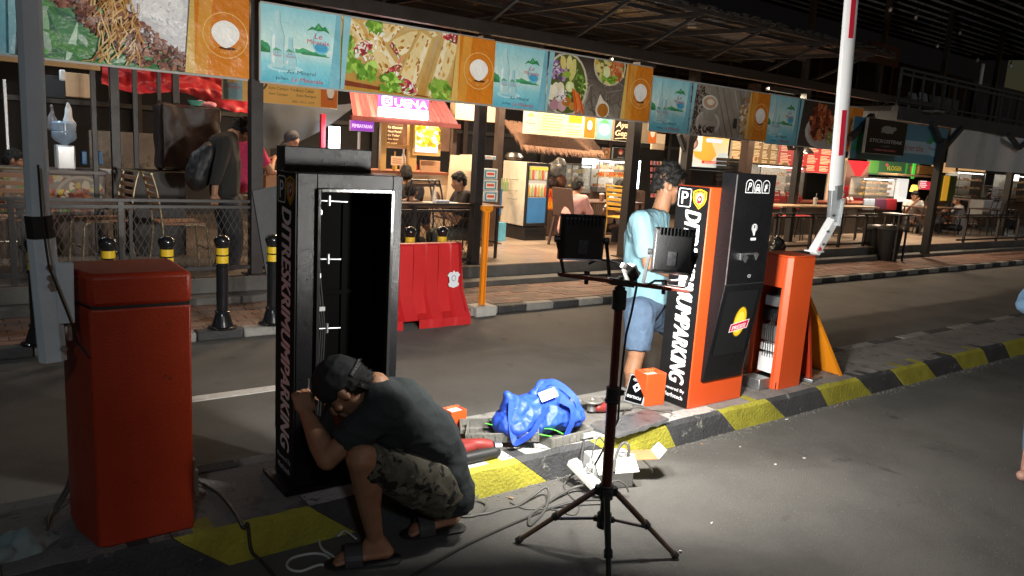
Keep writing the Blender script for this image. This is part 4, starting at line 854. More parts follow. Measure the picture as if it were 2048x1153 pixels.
def flood(cpx, Y, az, tilt, w, h, barf, en):
    c = AY(cpx[0], cpx[1], Y); M = Matrix.Rotation(-R(az), 3, 'Z') @ Matrix.Rotation(-R(tilt), 3, 'X')
    bp_ = c0+(c1-c0)*barf
    b = MB(); sh = []
    def pr(w_, h_, y): return [c + M @ Vector((sx*w_/2, y, sz*h_/2)) for sx, sz in ((-1,-1),(1,-1),(1,1),(-1,1))]
    a_, b_, c_, d_ = pr(w*.86, h*.88, -.022), pr(w, h, -.006), pr(w, h, .018), pr(w*.9, h*.9, .0185)
    b.add(a_+b_+c_, [(0,1,2,3), (0,4,5,1),(1,5,6,2),(2,6,7,3),(3,7,4,0),(4,8,9,5),(5,9,10,6),(6,10,11,7),(7,11,8,4)]); b.add(c_+d_, [(0,4,5,1),(1,5,6,2),(2,6,7,3),(3,7,4,0),(4,7,6,5)])
    fl = part(t, 'floodlight', b, mat('black_die_cast', (.02,.02,.021), .42, var=.2, bump=.1, bs=90), bevel=.003)
    b = MB()
    for k in range(9): b.obox(c + M @ Vector(((k-4)*w*.085, -.024, h*.47-.012)), (.004,.012,.03), M)
    part(fl, 'cooling_fin', b, MC['black_die_cast'])
    b = MB(); b.obox(c + M @ Vector((0, .0205, 0)), (w*.84,.003,h*.84), M); part(fl, 'glass', b, glassm)
    b = MB(); b.obox(c + M @ Vector((0, -.0235, -h*.18)), (w*.21,.002,h*.30), M); part(fl, 'sticker', b, mat('grey_spec_sticker', (.06,.06,.065), .5, var=.5, vs=60))
    b = MB()
    bz = bp_.z+.012; pts = []
    lft = c + M @ Vector((-w*.56, 0, -h*.05)); rgt = c + M @ Vector((w*.56, 0, -h*.05)); lb = Vector((bp_.x-w*.52*math.cos(R(az)), bp_.y+w*.52*math.sin(R(az)), bz)); rb = Vector((bp_.x+w*.52*math.cos(R(az)), bp_.y-w*.52*math.sin(R(az)), bz))
    for p_, q_ in ((lft,lb),(lb,rb),(rb,rgt)): b.beam(p_, q_, .016, .003)
    part(fl, 'bracket', b, MC['black_die_cast'])
    b = MB()
    for s_ in (-1, 1): b = MB(); b.cyl(c + M @ Vector((s_*w*.5,0,-h*.05)), c + M @ Vector((s_*w*.61,0,-h*.05)), .012, n=10); part(fl, 'knob', b, blackpl)
    b = MB(); b.cyl((bp_.x, bp_.y, bz), (bp_.x, bp_.y, bz+.014), .011, n=8); part(fl, 'knob', b, blackpl); b = MB(); b.cyl((bp_.x, bp_.y, bz-.035), (bp_.x, bp_.y, bz-.02), .008, n=8); part(fl, 'nut', b, blackpl)
    ld = bpy.data.lights.new('floodlight_lamp', 'AREA'); ld.shape = 'RECTANGLE'; ld.size = w*.84; ld.size_y = h*.84; ld.energy = en; ld.color = (1,.97,.90)
    lo = bpy.data.objects.new('floodlight_lamp', ld); COL.objects.link(lo); lo.parent = fl; p_ = c + M @ Vector((0,.024,0)); lo.location = p_ - ORG[t.name]; lo.rotation_euler = (M.to_4x4() @ Matrix.Rotation(R(90),4,'X')).to_euler(); tag(lo, kind=None)
    return c
FL1, FL2 = 35, 50
flood((1164,476), 2.04, 26, -2, .165, .165, .20, FL1)
flood((1346,503), 1.94, 52, 13, .155, .175, .80, FL2)
b = MB(); c_ = AY(1262,545,1.99); b.obox(c_, (.045,.04,.05), Matrix.Rotation(R(-35),3,'Y')); b.obox(c_+Vector((-.03,0,.022)), (.03,.035,.02), Matrix.Rotation(R(25),3,'Y')); b.obox(c_+Vector((.03,.01,-.01)), (.035,.03,.03), Matrix.Rotation(R(-55),3,'Y')); part(t, 'plug_adapter', b, mat('ivory_plastic', (.62,.6,.54), .4), bevel=.004)
b = MB(); b.obox(c_+Vector((-.012,-.024,-.008)), (.04,.012,.045), Matrix.Rotation(R(-35),3,'Y')); part(t, 'plug', b, blackpl, bevel=.003)
b = MB(); b.tube([AY(1178,528,2.03), AY(1195,520,2.03), AY(1215,521,2.02), AY(1238,528,2.01), AY(1252,538,2.0)], .0045); part(t, 'lamp_cable', b, rubber)
b = MB(); b.tube([AY(1376,545,1.95), AY(1372,560,1.94), AY(1340,562,1.94), AY(1310,562,1.95), AY(1296,570,1.95)], .0045); part(t, 'lamp_cable', b, rubber)
b = MB(); b.tube([AY(1272,550,1.96), AY(1273,575,1.95), AY(1268,600,1.96), AY(1262,630,1.97), AY(1252,670,1.98), AY(1246,720,1.99), AY(1240,780,2.0), AY(1236,840,2.04), AY(1212,890,2.1), AY(1190,930,2.2)], .0045); part(t, 'lamp_cable', b, rubber)
# ================================================================ THINGS ON THE ISLAND AND ROAD
def bez(pts, n=8):
    P = [Vector(p) for p in pts]; out = []
    for i in range(len(P)-1):
        p0 = P[max(i-1,0)]; p1 = P[i]; p2 = P[i+1]; p3 = P[min(i+2,len(P)-1)]
        for k in range(n):
            s_ = k/n; out.append(.5*((2*p1)+(-p0+p2)*s_+(2*p0-5*p1+4*p2-p3)*s_*s_+(-p0+3*p1-3*p2+p3)*s_**3))
    out.append(P[-1]); return out
def cable(label, px, r, m, z=None, name='cable'):
    pts = []
    for q in px:
        if isinstance(q, Vector): pts.append(q); continue
        zz = q[2] if len(q) > 2 else r
        p = G(q[0], q[1], zz); pts.append(p)
    b = MB(); b.tube(bez(pts, 7), r, 7); return solid(name, label, 'cable', b, m, angle=60)
greyc = mat('grey_cable', (.075,.072,.066), .5, var=.15); whitec = mat('white_cable', (.55,.55,.52), .45, var=.1); olivec = mat('dark_cable', (.035,.033,.03), .5, var=.2)
cable('black cable running from the floodlight tripod across the road to lower left', [(1215,1000,.03),(1160,1002,.03),(1100,1018),(1040,1042),(985,1066),(930,1092),(880,1120),(830,1150),(790,1180)], .006, olivec)
cable('grey coiled cable on the road between the crouching man and the power strip', [(948,955,.1),(955,990,.02),(940,1010),(905,1022),(920,1033),(955,1030),(972,1010),(940,1000),(912,1010),(930,1028),(970,1028),(1005,1018),(1035,1012),(1062,995,.02),(1090,975,.05),(1098,988,.03),(1090,1020),(1068,1045),(1058,1050),(1062,1030),(1090,1010),(1120,990,.02),(1150,975,.03),(1178,970,.05)], .0065, greyc)
cable('thin grey cable looping from the power strip over the road', [(1170,945,.06),(1145,950,.04),(1128,972),(1140,992),(1158,1010),(1148,1030),(1108,1020),(1090,1018),(1050,1018),(1020,1005)], .004, greyc)
cable('white cable looped on the road below the crouching man', [(700,985,.15),(670,995,.1),(645,1030,.03),(638,1060,.01),(642,1095),(668,1115),(672,1135),(640,1130),(600,1143),(575,1135),(582,1118),(620,1108),(648,1110),(664,1122)], .0055, whitec)
cable('short white cable end behind the sandal of the crouching man', [(655,1045,.02),(668,1055),(676,1072),(690,1062,.03),(712,1078,.03)], .005, whitec)
cable('dark cable running down from the left barrier cabinet over the yellow kerb', [(388,960,.2),(405,968,IZ+.01),(440,990,IZ+.01),(472,1030,IZ+.01),(486,1056,IZ+.012),Vector((G(486,1056,IZ).x+.02,KN-.015,IZ+.005)),Vector((G(486,1056,IZ).x+.03,KN-.03,.05)),(520,1120,.006),(540,1142,.006),(560,1170,.006)], .007, olivec)
cable('bundle of pale wires hanging at the left side of the red orange cabinet', [(150,800,.55),(148,860,.45),(145,920,.35),(135,970,.25),(112,1010,.17),(92,1040,.16),(86,1070,.1)], .006, greyc)
cable('second pale wire hanging beside the first at the left cabinet', [(158,790,.55),(154,860,.45),(150,930,.35),(140,975,.25),(116,1016,.17),(95,1048,.16),(120,1153,.05)], .005, greyc)
# hand of cloth bundle lower left
c_ = G(38,1120,.12); b = MB(); rr = random.Random(5)
for k in range(7): b.ell(c_+Vector((rr.uniform(-.10,.09), rr.uniform(-.06,.06), rr.uniform(-.07,.05))), (rr.uniform(.06,.1), rr.uniform(.05,.08), rr.uniform(.04,.07)))
ob = organic('x', b, .008, 8, (.02, 11, (1,1,1.6)))
solid('cloth_bundle', 'crumpled pale grey and mint cloth bundle at the lower left corner', 'cloth', ob, mat('mint_cloth', (.26,.33,.33), .85, var=.3, vs=2, bump=.3, bs=300, wear=(.33,.27,.25), wv=.52, ws=3), angle=180)
# blue shopping bag
blue = mat('blue_nonwoven', (.018,.065,.42), .55, var=.15, vs=5, bump=.4, bs=38)
bc = G(1082,868,.20); bc = Vector((2.41, 2.92, .195))
t = thing('shopping_bag', 'crumpled royal blue fabric shopping bag with long handles lying on the tool case', 'bag', bc)
b = MB(); rr = random.Random(12)
b.hull([(bc+Vector((-.19,0,.06)), (.06,.11,.06)), (bc+Vector((.20,0,.065)), (.07,.12,.07)), (bc+Vector((.0,.02,.12)), (.16,.10,.07))])
b.hull([(bc+Vector((.08,.03,.17)), (.07,.05,.04)), (bc+Vector((.18,.02,.16)), (.05,.06,.04)), (bc+Vector((.1,.04,.12)), (.08,.07,.05))])
b.hull([(bc+Vector((-.17,.03,.13)), (.03,.04,.03)), (bc+Vector((-.19,.02,.21)), (.012,.02,.015)), (bc+Vector((-.10,.02,.14)), (.04,.05,.03))])
b.hull([(bc+Vector((.05,.03,.24)), (.02,.02,.012)), (bc+Vector((.0,.03,.19)), (.03,.03,.03)), (bc+Vector((.13,.03,.20)), (.03,.04,.02))])
ob = organic('x', b, .006, 2, (-.013, 9, (1.2,1,.7)))
part(t, 'bag_body', ob, blue, angle=50)
def ribbon(pts, w, nrm=Vector((0,-1,0)), th=.0015):
    b = MB(); pts = bez(pts, 6); o = None
    for i, p in enumerate(pts):
        d = (pts[min(i+1,len(pts)-1)]-pts[max(i-1,0)]).normalized(); s_ = d.cross(nrm).normalized()*w/2
        n_ = s_.cross(d).normalized()*th
        b.v += [p-s_+n_, p+s_+n_, p+s_-n_, p-s_-n_]
        if i:
            a = (i-1)*4; c = i*4
            for q in range(4): b.face((a+q, a+(q+1)%4, c+(q+1)%4, c+q))
    return b
V3 = lambda x, y, z: bc + Vector((x, y, z))
part(t, 'handle', ribbon([V3(-.02,-.115,.155), V3(-.08,-.135,.13), V3(-.14,-.145,.06), V3(-.20,-.12,.015), V3(-.225,-.11,.02), V3(-.215,-.06,.10), V3(-.19,-.02,.19)], .034), blue, angle=60)
part(t, 'handle', ribbon([V3(.06,-.105,.19), V3(.115,-.135,.155), V3(.115,-.15,.08), V3(.095,-.14,.01), V3(.10,-.14,-.03)], .036), blue, angle=60)
part(t, 'handle', ribbon([V3(.0,.0,.17), V3(.02,-.01,.235), V3(.08,0,.25), V3(.15,-.02,.215), V3(.21,-.06,.15), V3(.20,-.10,.10)], .034), blue, angle=60)
b = MB(); b.prism([V3(-.035,-.075,.178), V3(.075,-.07,.195), V3(.085,-.02,.222), V3(-.02,-.02,.206)], (0,0,.003)); solid('paper_sheet', 'folded white paper on top of the blue bag', 'paper', b, mat('white_paper', (.7,.72,.74), .6))
# tool case
casem = mat('dusty_grey_plastic', (.14,.135,.12), .6, var=.3, vs=8, bump=.3, bs=60, wear=(.25,.24,.22), wv=.6, ws=9)
def tray(t, name, c, sx, sy, h, rz, tilt, m=casem):
    M = Matrix.Rotation(R(rz),3,'Z') @ Matrix.Rotation(R(tilt[0]),3,'X') @ Matrix.Rotation(R(tilt[1]),3,'Y'); c = Vector(c); b = MB()
    b.obox(c, (sx, sy, .006), M)
    for a, q in (((-sx/2+.004,0,h/2), (.008,sy,h)), ((sx/2-.004,0,h/2), (.008,sy,h)), ((0,-sy/2+.004,h/2), (sx-.017,.008,h)), ((0,sy/2-.004,h/2), (sx-.017,.008,h))): b.obox(c + M @ Vector(a), q, M)
    o = part(t, name, b, m, bevel=.002)
    for k in range(6): bb_ = MB(); bb_.obox(c + M @ Vector((-sx*.4+k*sx*.16, -sy/2-.002, h/2)), (.006,.004,h*.8), M); part(o, 'rib', bb_, m)
    bb_ = MB(); bb_.obox(c + M @ Vector((sx*.25, -sy/2-.004, h*.5)), (.05,.006,h*.6), M); part(o, 'latch', bb_, m); return o
t = thing('tool_case', 'dusty grey plastic tool case lying open on the island under the blue bag', 'tool case', (2.4, 2.9, IZ))
tray(t, 'case_half', (2.22,2.95,IZ+.045), .37, .17, .05, -38, (8,-6)); tray(t, 'case_half', (2.53,2.86,IZ+.005), .30, .19, .05, 3, (0,0)); tray(t, 'case_lid', (2.17,3.10,IZ+.03), .2, .14, .03, -30, (0,0))
b = MB(); b.box(2.60,2.68,2.758,2.7625,IZ+.015,IZ+.045); part(t, 'brand_plate', b, mat('scuffed_silver_plate', (.35,.37,.38), .4, var=.4, vs=60))
green = mat('bright_green_plastic_film', (.10,.62,.06), .4, bump=.3, bs=60)
part_pts = [[(2.14,3.0,.25),(2.22,2.93,.235),(2.28,2.90,.225),(2.34,2.84,.215),(2.40,2.78,.21)], [(2.19,3.03,.25),(2.25,2.99,.245),(2.31,2.96,.24)], [(2.36,2.86,.23),(2.42,2.81,.235),(2.47,2.78,.21)]]
t = thing('bag_scrap', 'bright green plastic strips lying across the open tool case', 'plastic strips', (2.3,2.9,.2))
for q in part_pts: part(t, 'strip', ribbon(q, .035, Vector((.2,.3,1))), green, angle=60)
# drill
t = thing('power_drill', 'red and black power drill lying on the kerb behind the crouching man', 'power drill', (1.98,2.84,IZ))
redd = mat('red_tool_plastic', (.20,.024,.02), .5, var=.1, bump=.1); q = Vector((1.97,2.84,IZ+.02))
b = MB(); b.hull([(q+Vector((-.07,.02,.06)), (.03,.03,.028)), (q+Vector((.03,0,.052)), (.036,.03,.03)), (q+Vector((.08,-.01,.04)), (.02,.03,.03))]); b.hull([(q+Vector((-.02,0,.05)), (.035,.03,.03)), (q+Vector((-.09,-.01,.05)), (.03,.03,.03))]); part(t, 'housing', organic('x', b, .005, 4), redd, angle=180)
b = MB(); b.hull([(q+Vector((-.10,-.03,.012)), (.035,.03,.03)), (q+Vector((.10,-.035,.012)), (.03,.028,.03))]); part(t, 'grip', organic('x', b, .005, 4), blackpl, angle=180)
b = MB(); b.cyl(q+Vector((.10,-.02,.03)), q+Vector((.135,-.03,.03)), .028, .024, n=16); part(t, 'guard_ring', b, alum)
# grinder
t = thing('angle_grinder', 'red and grey angle grinder with its round disc up, behind the tripod pole', 'angle grinder', (3.0,3.0,IZ))
q = Vector((2.97,3.05,IZ)); b = MB(); b.lathe(q+Vector((-.03,.02,.075)), [(.001,0),(.06,0),(.063,.006),(.06,.01),(.015,.012),(.012,.02),(.001,.02)], 28); part(t, 'disc', b, mat('grinder_guard', (.28,.27,.25), .4, metal=.5, var=.2))
b = MB(); b.cyl(q+Vector((-.03,.02,.02)), q+Vector((-.03,.02,.078)), .028, .022); part(t, 'gear_head', b, alum)
b = MB(); b.hull([(q+Vector((0,.0,.04)), (.028,.03,.028)), (q+Vector((.09,-.02,.035)), (.03,.03,.03))]); part(t, 'motor_housing', b, redd, angle=60)
b = MB(); b.hull([(q+Vector((.09,-.02,.035)), (.026,.028,.028)), (q+Vector((.20,-.05,.03)), (.02,.024,.022))]);
part(t, 'handle', b, casem, angle=60)
b = MB(); b.tube(bez([q+Vector((.2,-.05,.03)), q+Vector((.27,-.06,.03)), q+Vector((.34,-.12,.01)), q+Vector((.38,-.22,.03)), q+Vector((.30,-.28,.05))],8), .004); part(t, 'cord', b, greyc)
# wrapped panel
t = thing('wrapped_panel', 'flat dark panel wrapped in clear plastic lying on the island kerb below the sticker dispenser', 'panel', (3.0,2.83,IZ))
pts = [G(1180,852,IZ+.02), G(1235,874,IZ+.02), G(1338,842,IZ+.02), G(1296,822,IZ+.02)]
b = MB(); b.prism([p for p in reversed(pts)], (0,0,.012)); part(t, 'panel_core', b, mat('dark_red_core', (.035,.025,.025), .3, var=.4, vs=9), bevel=.002)
b = MB(); n = 26; m_ = 16; rr = random.Random(4)
for i in range(n+1):
    for j in range(m_+1):
        u = -.04+1.08*i/n; v = -.06+1.12*j/m_; p = pts[0]*(1-u)*(1-v) + pts[1]*(1-u)*v + pts[2]*u*v + pts[3]*u*(1-v)
        e = min(u+.04, 1.04-u, (v+.06), 1.06-v); b.v.append(p + Vector((0,0,.017 + .008*noise.noise(p*22) + .006*noise.noise(p*60) - (.02 if e < .035 else 0))))
for i in range(n):
    for j in range(m_): a = i*(m_+1)+j; b.face((a, a+1, a+m_+2, a+m_+1))
film = mat('clear_plastic_film', (.5,.52,.54), .12, var=0); film.node_tree.nodes['Principled BSDF'].inputs['Alpha'].default_value = .13
part(t, 'plastic_film', b, film, angle=180)
# small orange card reader boxes
def reader(pos, rz, label, small=False):
    t = thing('card_reader', label, 'card reader', pos); pos = Vector(pos); M = Matrix.Rotation(R(rz),3,'Z'); T = lambda x,y,z: pos + M @ Vector((x,y,z))
    w, d, h = (.10,.09,.10) if small else (.15, .12, .20); b = MB()
    for c, s_ in (((-w/2+.003,0,h/2),(.006,d,h)),((w/2-.003,0,h/2),(.006,d,h)),((0,-d/2+.003,h/2),(w-.013,.006,h)),((0,d/2-.003,h/2),(w-.013,.006,h)),((0,0,.003),(w-.013,d-.013,.006))): b.obox(T(*c), s_, M)
    part(t, 'housing', b, orangep, bevel=.002)
    b = MB(); b.obox(T(0,0,h*.86), (w-.014,d-.014,.003), M); part(t, 'liner', b, whitep)
    b = MB()
    for k in range(5): b.tube([T(-.02+k*.01,0,h*.86), T(-.03+k*.013,.0,h+.008), T(-.04+k*.02,.01,h+.012+.006*(k%2))], .001, 5)
    part(t, 'wires', b, mat('copper_wire', (.6,.35,.15), .4)); return t
reader((3.40,3.06,IZ), -8, 'small open orange reader box standing beside the right dispenser lettering')
rp = G(897,852,IZ); reader((rp.x+.02, 3.26, IZ), 5, 'small open orange reader box just behind the back of the crouching man', True)
t = thing('reader_cover', 'glossy black reader front with a white diamond logo, upside down against the orange box', 'reader cover', (3.27,3.0,IZ))
e0, e1 = G(1246,802,IZ+.005), G(1280,812,IZ+.005); uu = (e1-e0); uu.z = 0; L_ = .135; uu = uu.normalized(); bk = Vector((-uu.y, uu.x, 0)); vv = (bk*.38+Vector((0,0,1))).normalized()
n_ = uu.cross(vv)
b = MB(); b.prism([e0, e0+uu*L_, e0+uu*L_+vv*.175, e0+vv*.175], -n_*.045); part(t, 'shell', b, mat('silver_grey_plastic', (.28,.29,.31), .4), bevel=.005)
P = Print(e0, uu, vv, start=.0012); P.rrect(.008,.008,L_-.008,.167,.01,'#0a0b0d'); cu, cv = L_/2, .10
P.poly([(cu,cv-.03),(cu+.028,cv),(cu,cv+.03),(cu-.028,cv)], '#d8dade'); P.poly([(cu,cv-.012),(cu+.012,cv),(cu,cv+.012),(cu-.012,cv)], '#0a0b0d')
P.text('FOKUS', cu+.046, .048, .017, '#d8dade', w=.078, rot=180, bold=.02); P.disc(cu-.043, .04, .009, .009, '#d8dade'); P.text('TAP CARD', cu+.038, .152, .012, '#d8dade', w=.075, rot=180, bold=.02); P.rect(cu-.03,.135-.0,cu+.03,.138,'#8c9098')
part(t, 'glossy_face', P.mb, mat('glossy_print', (1,1,1), .12, attr=True, var=0), angle=0)
# power strip and white box
t = thing('cardboard_box', 'small white box with its orange brown flap open on the road at the tripod foot', 'box', (2.6,2.5,0))
w0_, w1_ = G(1182,975), G(1262,992); 
bxm = mat('white_carton', (.72,.72,.70), .6, var=.06); inn = mat('kraft_inside', (.36,.18,.075), .7, var=.1)
cc = Vector((2.60,2.56,0)); M = Matrix.Rotation(R(-18),3,'Z'); T = lambda x,y,z: cc + M @ Vector((x,y,z))
b = MB(); w, d, h = .22, .12, .155
for c, s_ in (((-w/2,0,h/2),(.004,d,h)),((w/2,0,h/2),(.004,d,h)),((0,-d/2,h/2),(w-.005,.004,h)),((0,d/2,h/2),(w-.005,.004,h)),((0,0,.002),(w-.005,d-.005,.004))): b.obox(T(*c), s_, M)
part(t, 'carton', b, bxm)
b = MB(); b.prism([T(w/2+.003,-d/2,h*.9), T(w/2+.12,-d/2-.03,h*.96), T(w/2+.14,d/2-.03,h*.96), T(w/2+.003,d/2,h*.9)], (0,0,.003)); part(t, 'open_flap', b, inn)
b = MB(); b.prism([T(w/2+.12,-d/2-.03,h*.96+.001), T(w/2+.165,-d/2-.02,h*1.22), T(w/2+.18,d/2-.03,h*1.22), T(w/2+.14,d/2-.03,h*.96+.001)], (.003,0,.0)); part(t, 'tuck_flap', b, bxm)
b = MB(); b.prism([T(-w/2,-d/2,h+.001), T(w/2,-d/2,h+.001), T(w/2,-d/2-.06,h-.05), T(-w/2,-d/2-.06,h-.05)], (0,0,.003)); part(t, 'front_flap', b, bxm)
t = thing('power_strip', 'white power strip with plugs leaning on the small white box beside the tripod hub', 'power strip', (2.4,2.5,0))
a_, b_ = Vector((2.42,2.64,.125)), Vector((2.45,2.44,.035)); b = MB(); b.beam(a_, b_, .065, .035); part(t, 'strip_body', b, mat('white_plastic', (.68,.68,.66), .35), bevel=.006)
for f in (.22,.5,.78):
    b = MB(); c_ = a_+(b_-a_)*f + Vector((-.002,-.008,.022)); b.cyl(c_-Vector((0,0,.004)), c_+Vector((-.002,-.006,.004)), .02, n=16); part(t, 'socket', b, mat('grey_socket', (.3,.3,.3), .5))
b = MB(); c_ = a_+(b_-a_)*.5+Vector((0,-.01,.03)); b.cyl(c_, c_+Vector((.0,-.01,.035)), .014, .018, n=12); b.cyl(c_+Vector((0,-.01,.035)), c_+Vector((.005,-.01,.07)), .006); part(t, 'plug', b, MC['white_plastic'])
b = MB(); b.tube(bez([c_+Vector((.005,-.01,.07)), c_+Vector((.03,0,.14)), c_+Vector((.08,.02,.15)), c_+Vector((.12,.0,.10))],8), .004); part(t, 'cord', b, greyc); b = MB(); b.tube(bez([b_+Vector((0,0,0)), b_+Vector((.05,-.03,.06)), b_+Vector((.1,-.05,.04)), b_+Vector((.12,-.06,.0))],8), .0045); part(t, 'cord', b, greyc)
cable('dark green grey hoop of cable standing behind the small white box', [(1228,945,.12),(1232,912,.17),(1244,888,.21),(1256,890,.21),(1257,910,.16),(1250,930,.10)], .0075, greyc)
cable('pair of white leads arching over the small white box', [(1235,905,.14),(1262,908,.15),(1285,920,.11),(1303,938,.04),(1305,946,.004)], .004, whitec)
cable('grey lead running over the kerb from the tool case down to the power strip', [(1255,812,IZ+.01),(1235,838,IZ+.01),(1190,845,IZ+.01),(1172,870,IZ+.01),(1166,895,.15),(1163,920,.14),(1170,935,.12)], .0045, greyc)
# litter
lit = mat('litter_white', (.6,.58,.55), .7); dry = mat('dry_leaf', (.32,.19,.10), .8)
def scrap(x, y, s_, m, lab, name='paper_scrap', cat='litter'):
    p = G(x, y, .002); rr = random.Random(int(x)); a = rr.uniform(0,3); b = MB()
    pts = [p+Vector((math.cos(a+k*1.26+rr.uniform(-.3,.3))*s_*rr.uniform(.4,1), math.sin(a+k*1.26)*s_*rr.uniform(.3,.7), rr.uniform(0,.006))) for k in range(5)]
    b.prism(pts, (0,0,.003)); solid(name, lab, cat, b, m)
scrap(1022,998,.022,dry,'dry brown leaf on the road left of the tripod','dry_leaf','leaf'); scrap(1573,840,.02,lit,'white cigarette end on the road below the first yellow kerb block right of the dispenser'); scrap(1551,930,.015,lit,'small white scrap on the open road, right of centre'); scrap(1404,890,.018,dry,'tiny brown scrap by the kerb right of the white box','dry_leaf','leaf'); scrap(1675,812,.022,dry,'dry leaf at the kerb foot below the orange barrier','dry_leaf','leaf'); scrap(1608,918,.018,lit,'thin pale scrap on the road further right'); scrap(1360,1105,.012,lit,'small white speck near the right tripod foot'); scrap(1423,1048,.01,lit,'tiny white speck on the road right of the tripod'); scrap(590+890,862+33,.010,lit,'small pale crumb in the road below the black kerb block')
rr = random.Random(77); b = MB()
for _ in range(900):
    x = rr.uniform(1.6, 8.5); yy = KN - abs(rr.gauss(0, .035)) - .005; s_ = rr.uniform(.002,.007); b.ell((x, yy, s_*.4), (s_, s_, s_*.6), n=6)
for _ in range(500):
    x = rr.uniform(1.0, 7.5); yy = rr.uniform(.9, KN); s_ = rr.uniform(.0015,.004); b.ell((x, yy, s_*.4), (s_, s_, s_*.6), n=6)
o = struct('grit', b, mat('grit', (.15,.14,.125), .9, var=.4, vs=30)); o['kind'] = 'stuff'
# ---- bollards
bp = MB(); bp.lathe((0,0,0), [(.11,0),(.11,.012),(.085,.02),(.075,.05),(.06,.10),(.052,.12),(.058,.125),(.058,.14),(.05,.145)], 22)
BL = thing('bollard', 'black bollard with two yellow bands nearest the left ticket dispenser', 'bollard', (0,0,0), 'bollards along the far kerb')
gloss = mat('gloss_black_paint', (.012,.012,.014), .16, var=.15, vs=5, coat=.3)
part(BL, 'foot', bp, gloss, angle=40)
b = MB(); b.lathe((0,0,0), [(.046,.14),(.045,.50),(.052,.505),(.052,.52),(.046,.525)], 20); part(BL, 'shaft', b, gloss, angle=40)
b = MB(); b.lathe((0,0,0), [(.0462,.52),(.0462,.66),(.052,.665),(.052,.675),(.060,.69),(.062,.71),(.05,.735),(.02,.75),(.001,.752)], 20); part(BL, 'cap', b, gloss, angle=40)
for z0_, z1_ in ((.53,.585),(.597,.65)):
    b = MB(); b.lathe((0,0,0), [(.0478,z0_),(.0478,z1_)], 20); part(BL, 'yellow_band', b, mat('yellow_band', (.75,.50,.03), .3, var=.08, emit=None))
spots = [(445,656,'black bollard with two yellow bands nearest the left ticket dispenser'), (333,664,'second yellow banded bollard, behind the red orange cabinet on its right side'), (215,676,'third yellow banded bollard, behind the red orange cabinet on its left side'), (78,688,'dark bollard half hidden behind the grey blue boom'), (549,650,'yellow banded bollard half hidden by the left edge of the left dispenser'), (820,622,'bollard whose black cap shows over the left end of the red barrier'), (884,616,'bollard whose black cap shows over the red barrier, nearer the orange pole')]
for i, (x, y, lb) in enumerate(spots):
    p = G(x, y, SWZ); Yb = G(445,656,SWZ).y; f = Yb/p.y; p = Vector((p.x*f if i in (1,2,3) else p.x, max(p.y, 6.3) if i > 4 else Yb, SWZ)) if i else p
    if i in (1,2): p = AY(x, 480 + 0*y, Yb); p.z = SWZ
    if i > 4: p = AY(x, 483, 6.55); p.z = SWZ
    o = BL if i == 0 else dup(BL); o.location = p; o['label'] = lb
    if i == 0: ORG[BL.name] = Vector(p)
# ---- red water barrier
t = thing('road_barrier', 'red plastic water filled road barrier with a white badge sticker', 'road barrier', (3.5,5.9,0))
redb = mat('red_barrier_plastic', (.52,.022,.025), .35, var=.08, vs=3, bump=.12, bs=30, wear=(.52,.22,.2), wv=.66, ws=6)
pl, pr_ = AY(800,600,5.86).x - .45, AY(935,600,5.86).x; zt = AY(870,487,5.95).z
prof = [(-.20,0),(-.20,.08),(-.17,.12),(-.075,.30),(-.055,zt-.015),(-.04,zt),(.04,zt),(.055,zt-.015),(.075,.30),(.17,.12),(.20,.08),(.20,0)]
xs = [pl, pr_]; N = 72; b = MB(); yb = 5.98
def groove(f):   # vertical channels
    for c0_ in (.10,.34,.58,.80):
        if abs(f-c0_) < .055: return 1
    return 0
for i in range(N+1):
    f = i/N; x = pl+(pr_-pl)*f; g_ = groove(f)
    for j, (yy, zz) in enumerate(prof):
        k = 1.0; taper = .03*(1 - zz/zt) if f > .98 else 0
        if g_ and j in (2,3,4,7,8,9) and zz < zt*.95: k = .62
        if g_ and j in (1,0,10,11): k = .95
        zz2 = zz*.82 if (g_ and j in (4,7)) else zz
        b.v.append(Vector((x - (.06*zz/zt if f > .97 else 0), yb+yy*k, zz2)))
m_ = len(prof)
for i in range(N):
    for j in range(m_-1):
        f = (i+.5)/N; foot = abs(f-.46) < .045*1.5 or abs(f-.98) < 0 or abs(f-.14) < .06
        if j in (0, 10) and foot: continue
        a = i*m_+j; b.face((a, a+m_, a+m_+1, a+1))
b.face(list(range(m_))); b.face([N*m_+q for q in reversed(range(m_))])
part(t, 'shell', b, redb, angle=32)
P = Print((pr_-.24, yb-.100, zt*.45), (1,0,0), (0,.03,1)); W3 = '#dcdfe4'
P.poly([(.02,.12),(.05,.15),(.075,.145),(.09,.165),(.105,.145),(.13,.15),(.16,.12),(.14,.10),(.135,.05),(.15,.04),(.14,.015),(.09,.0),(.04,.015),(.03,.04),(.045,.05),(.04,.10)], W3); P.disc(.09,.09,.026,.032,'#a9b0bd'); P.disc(.09,.09,.014,.02,W3)
part(t, 'badge_sticker', P.mb, LETTER, angle=0)
b = MB(); b.cyl((pr_-.01,yb-.05,.16), (pr_+.03,yb-.05,.16), .015); part(t, 'drain_plug', b, redb)
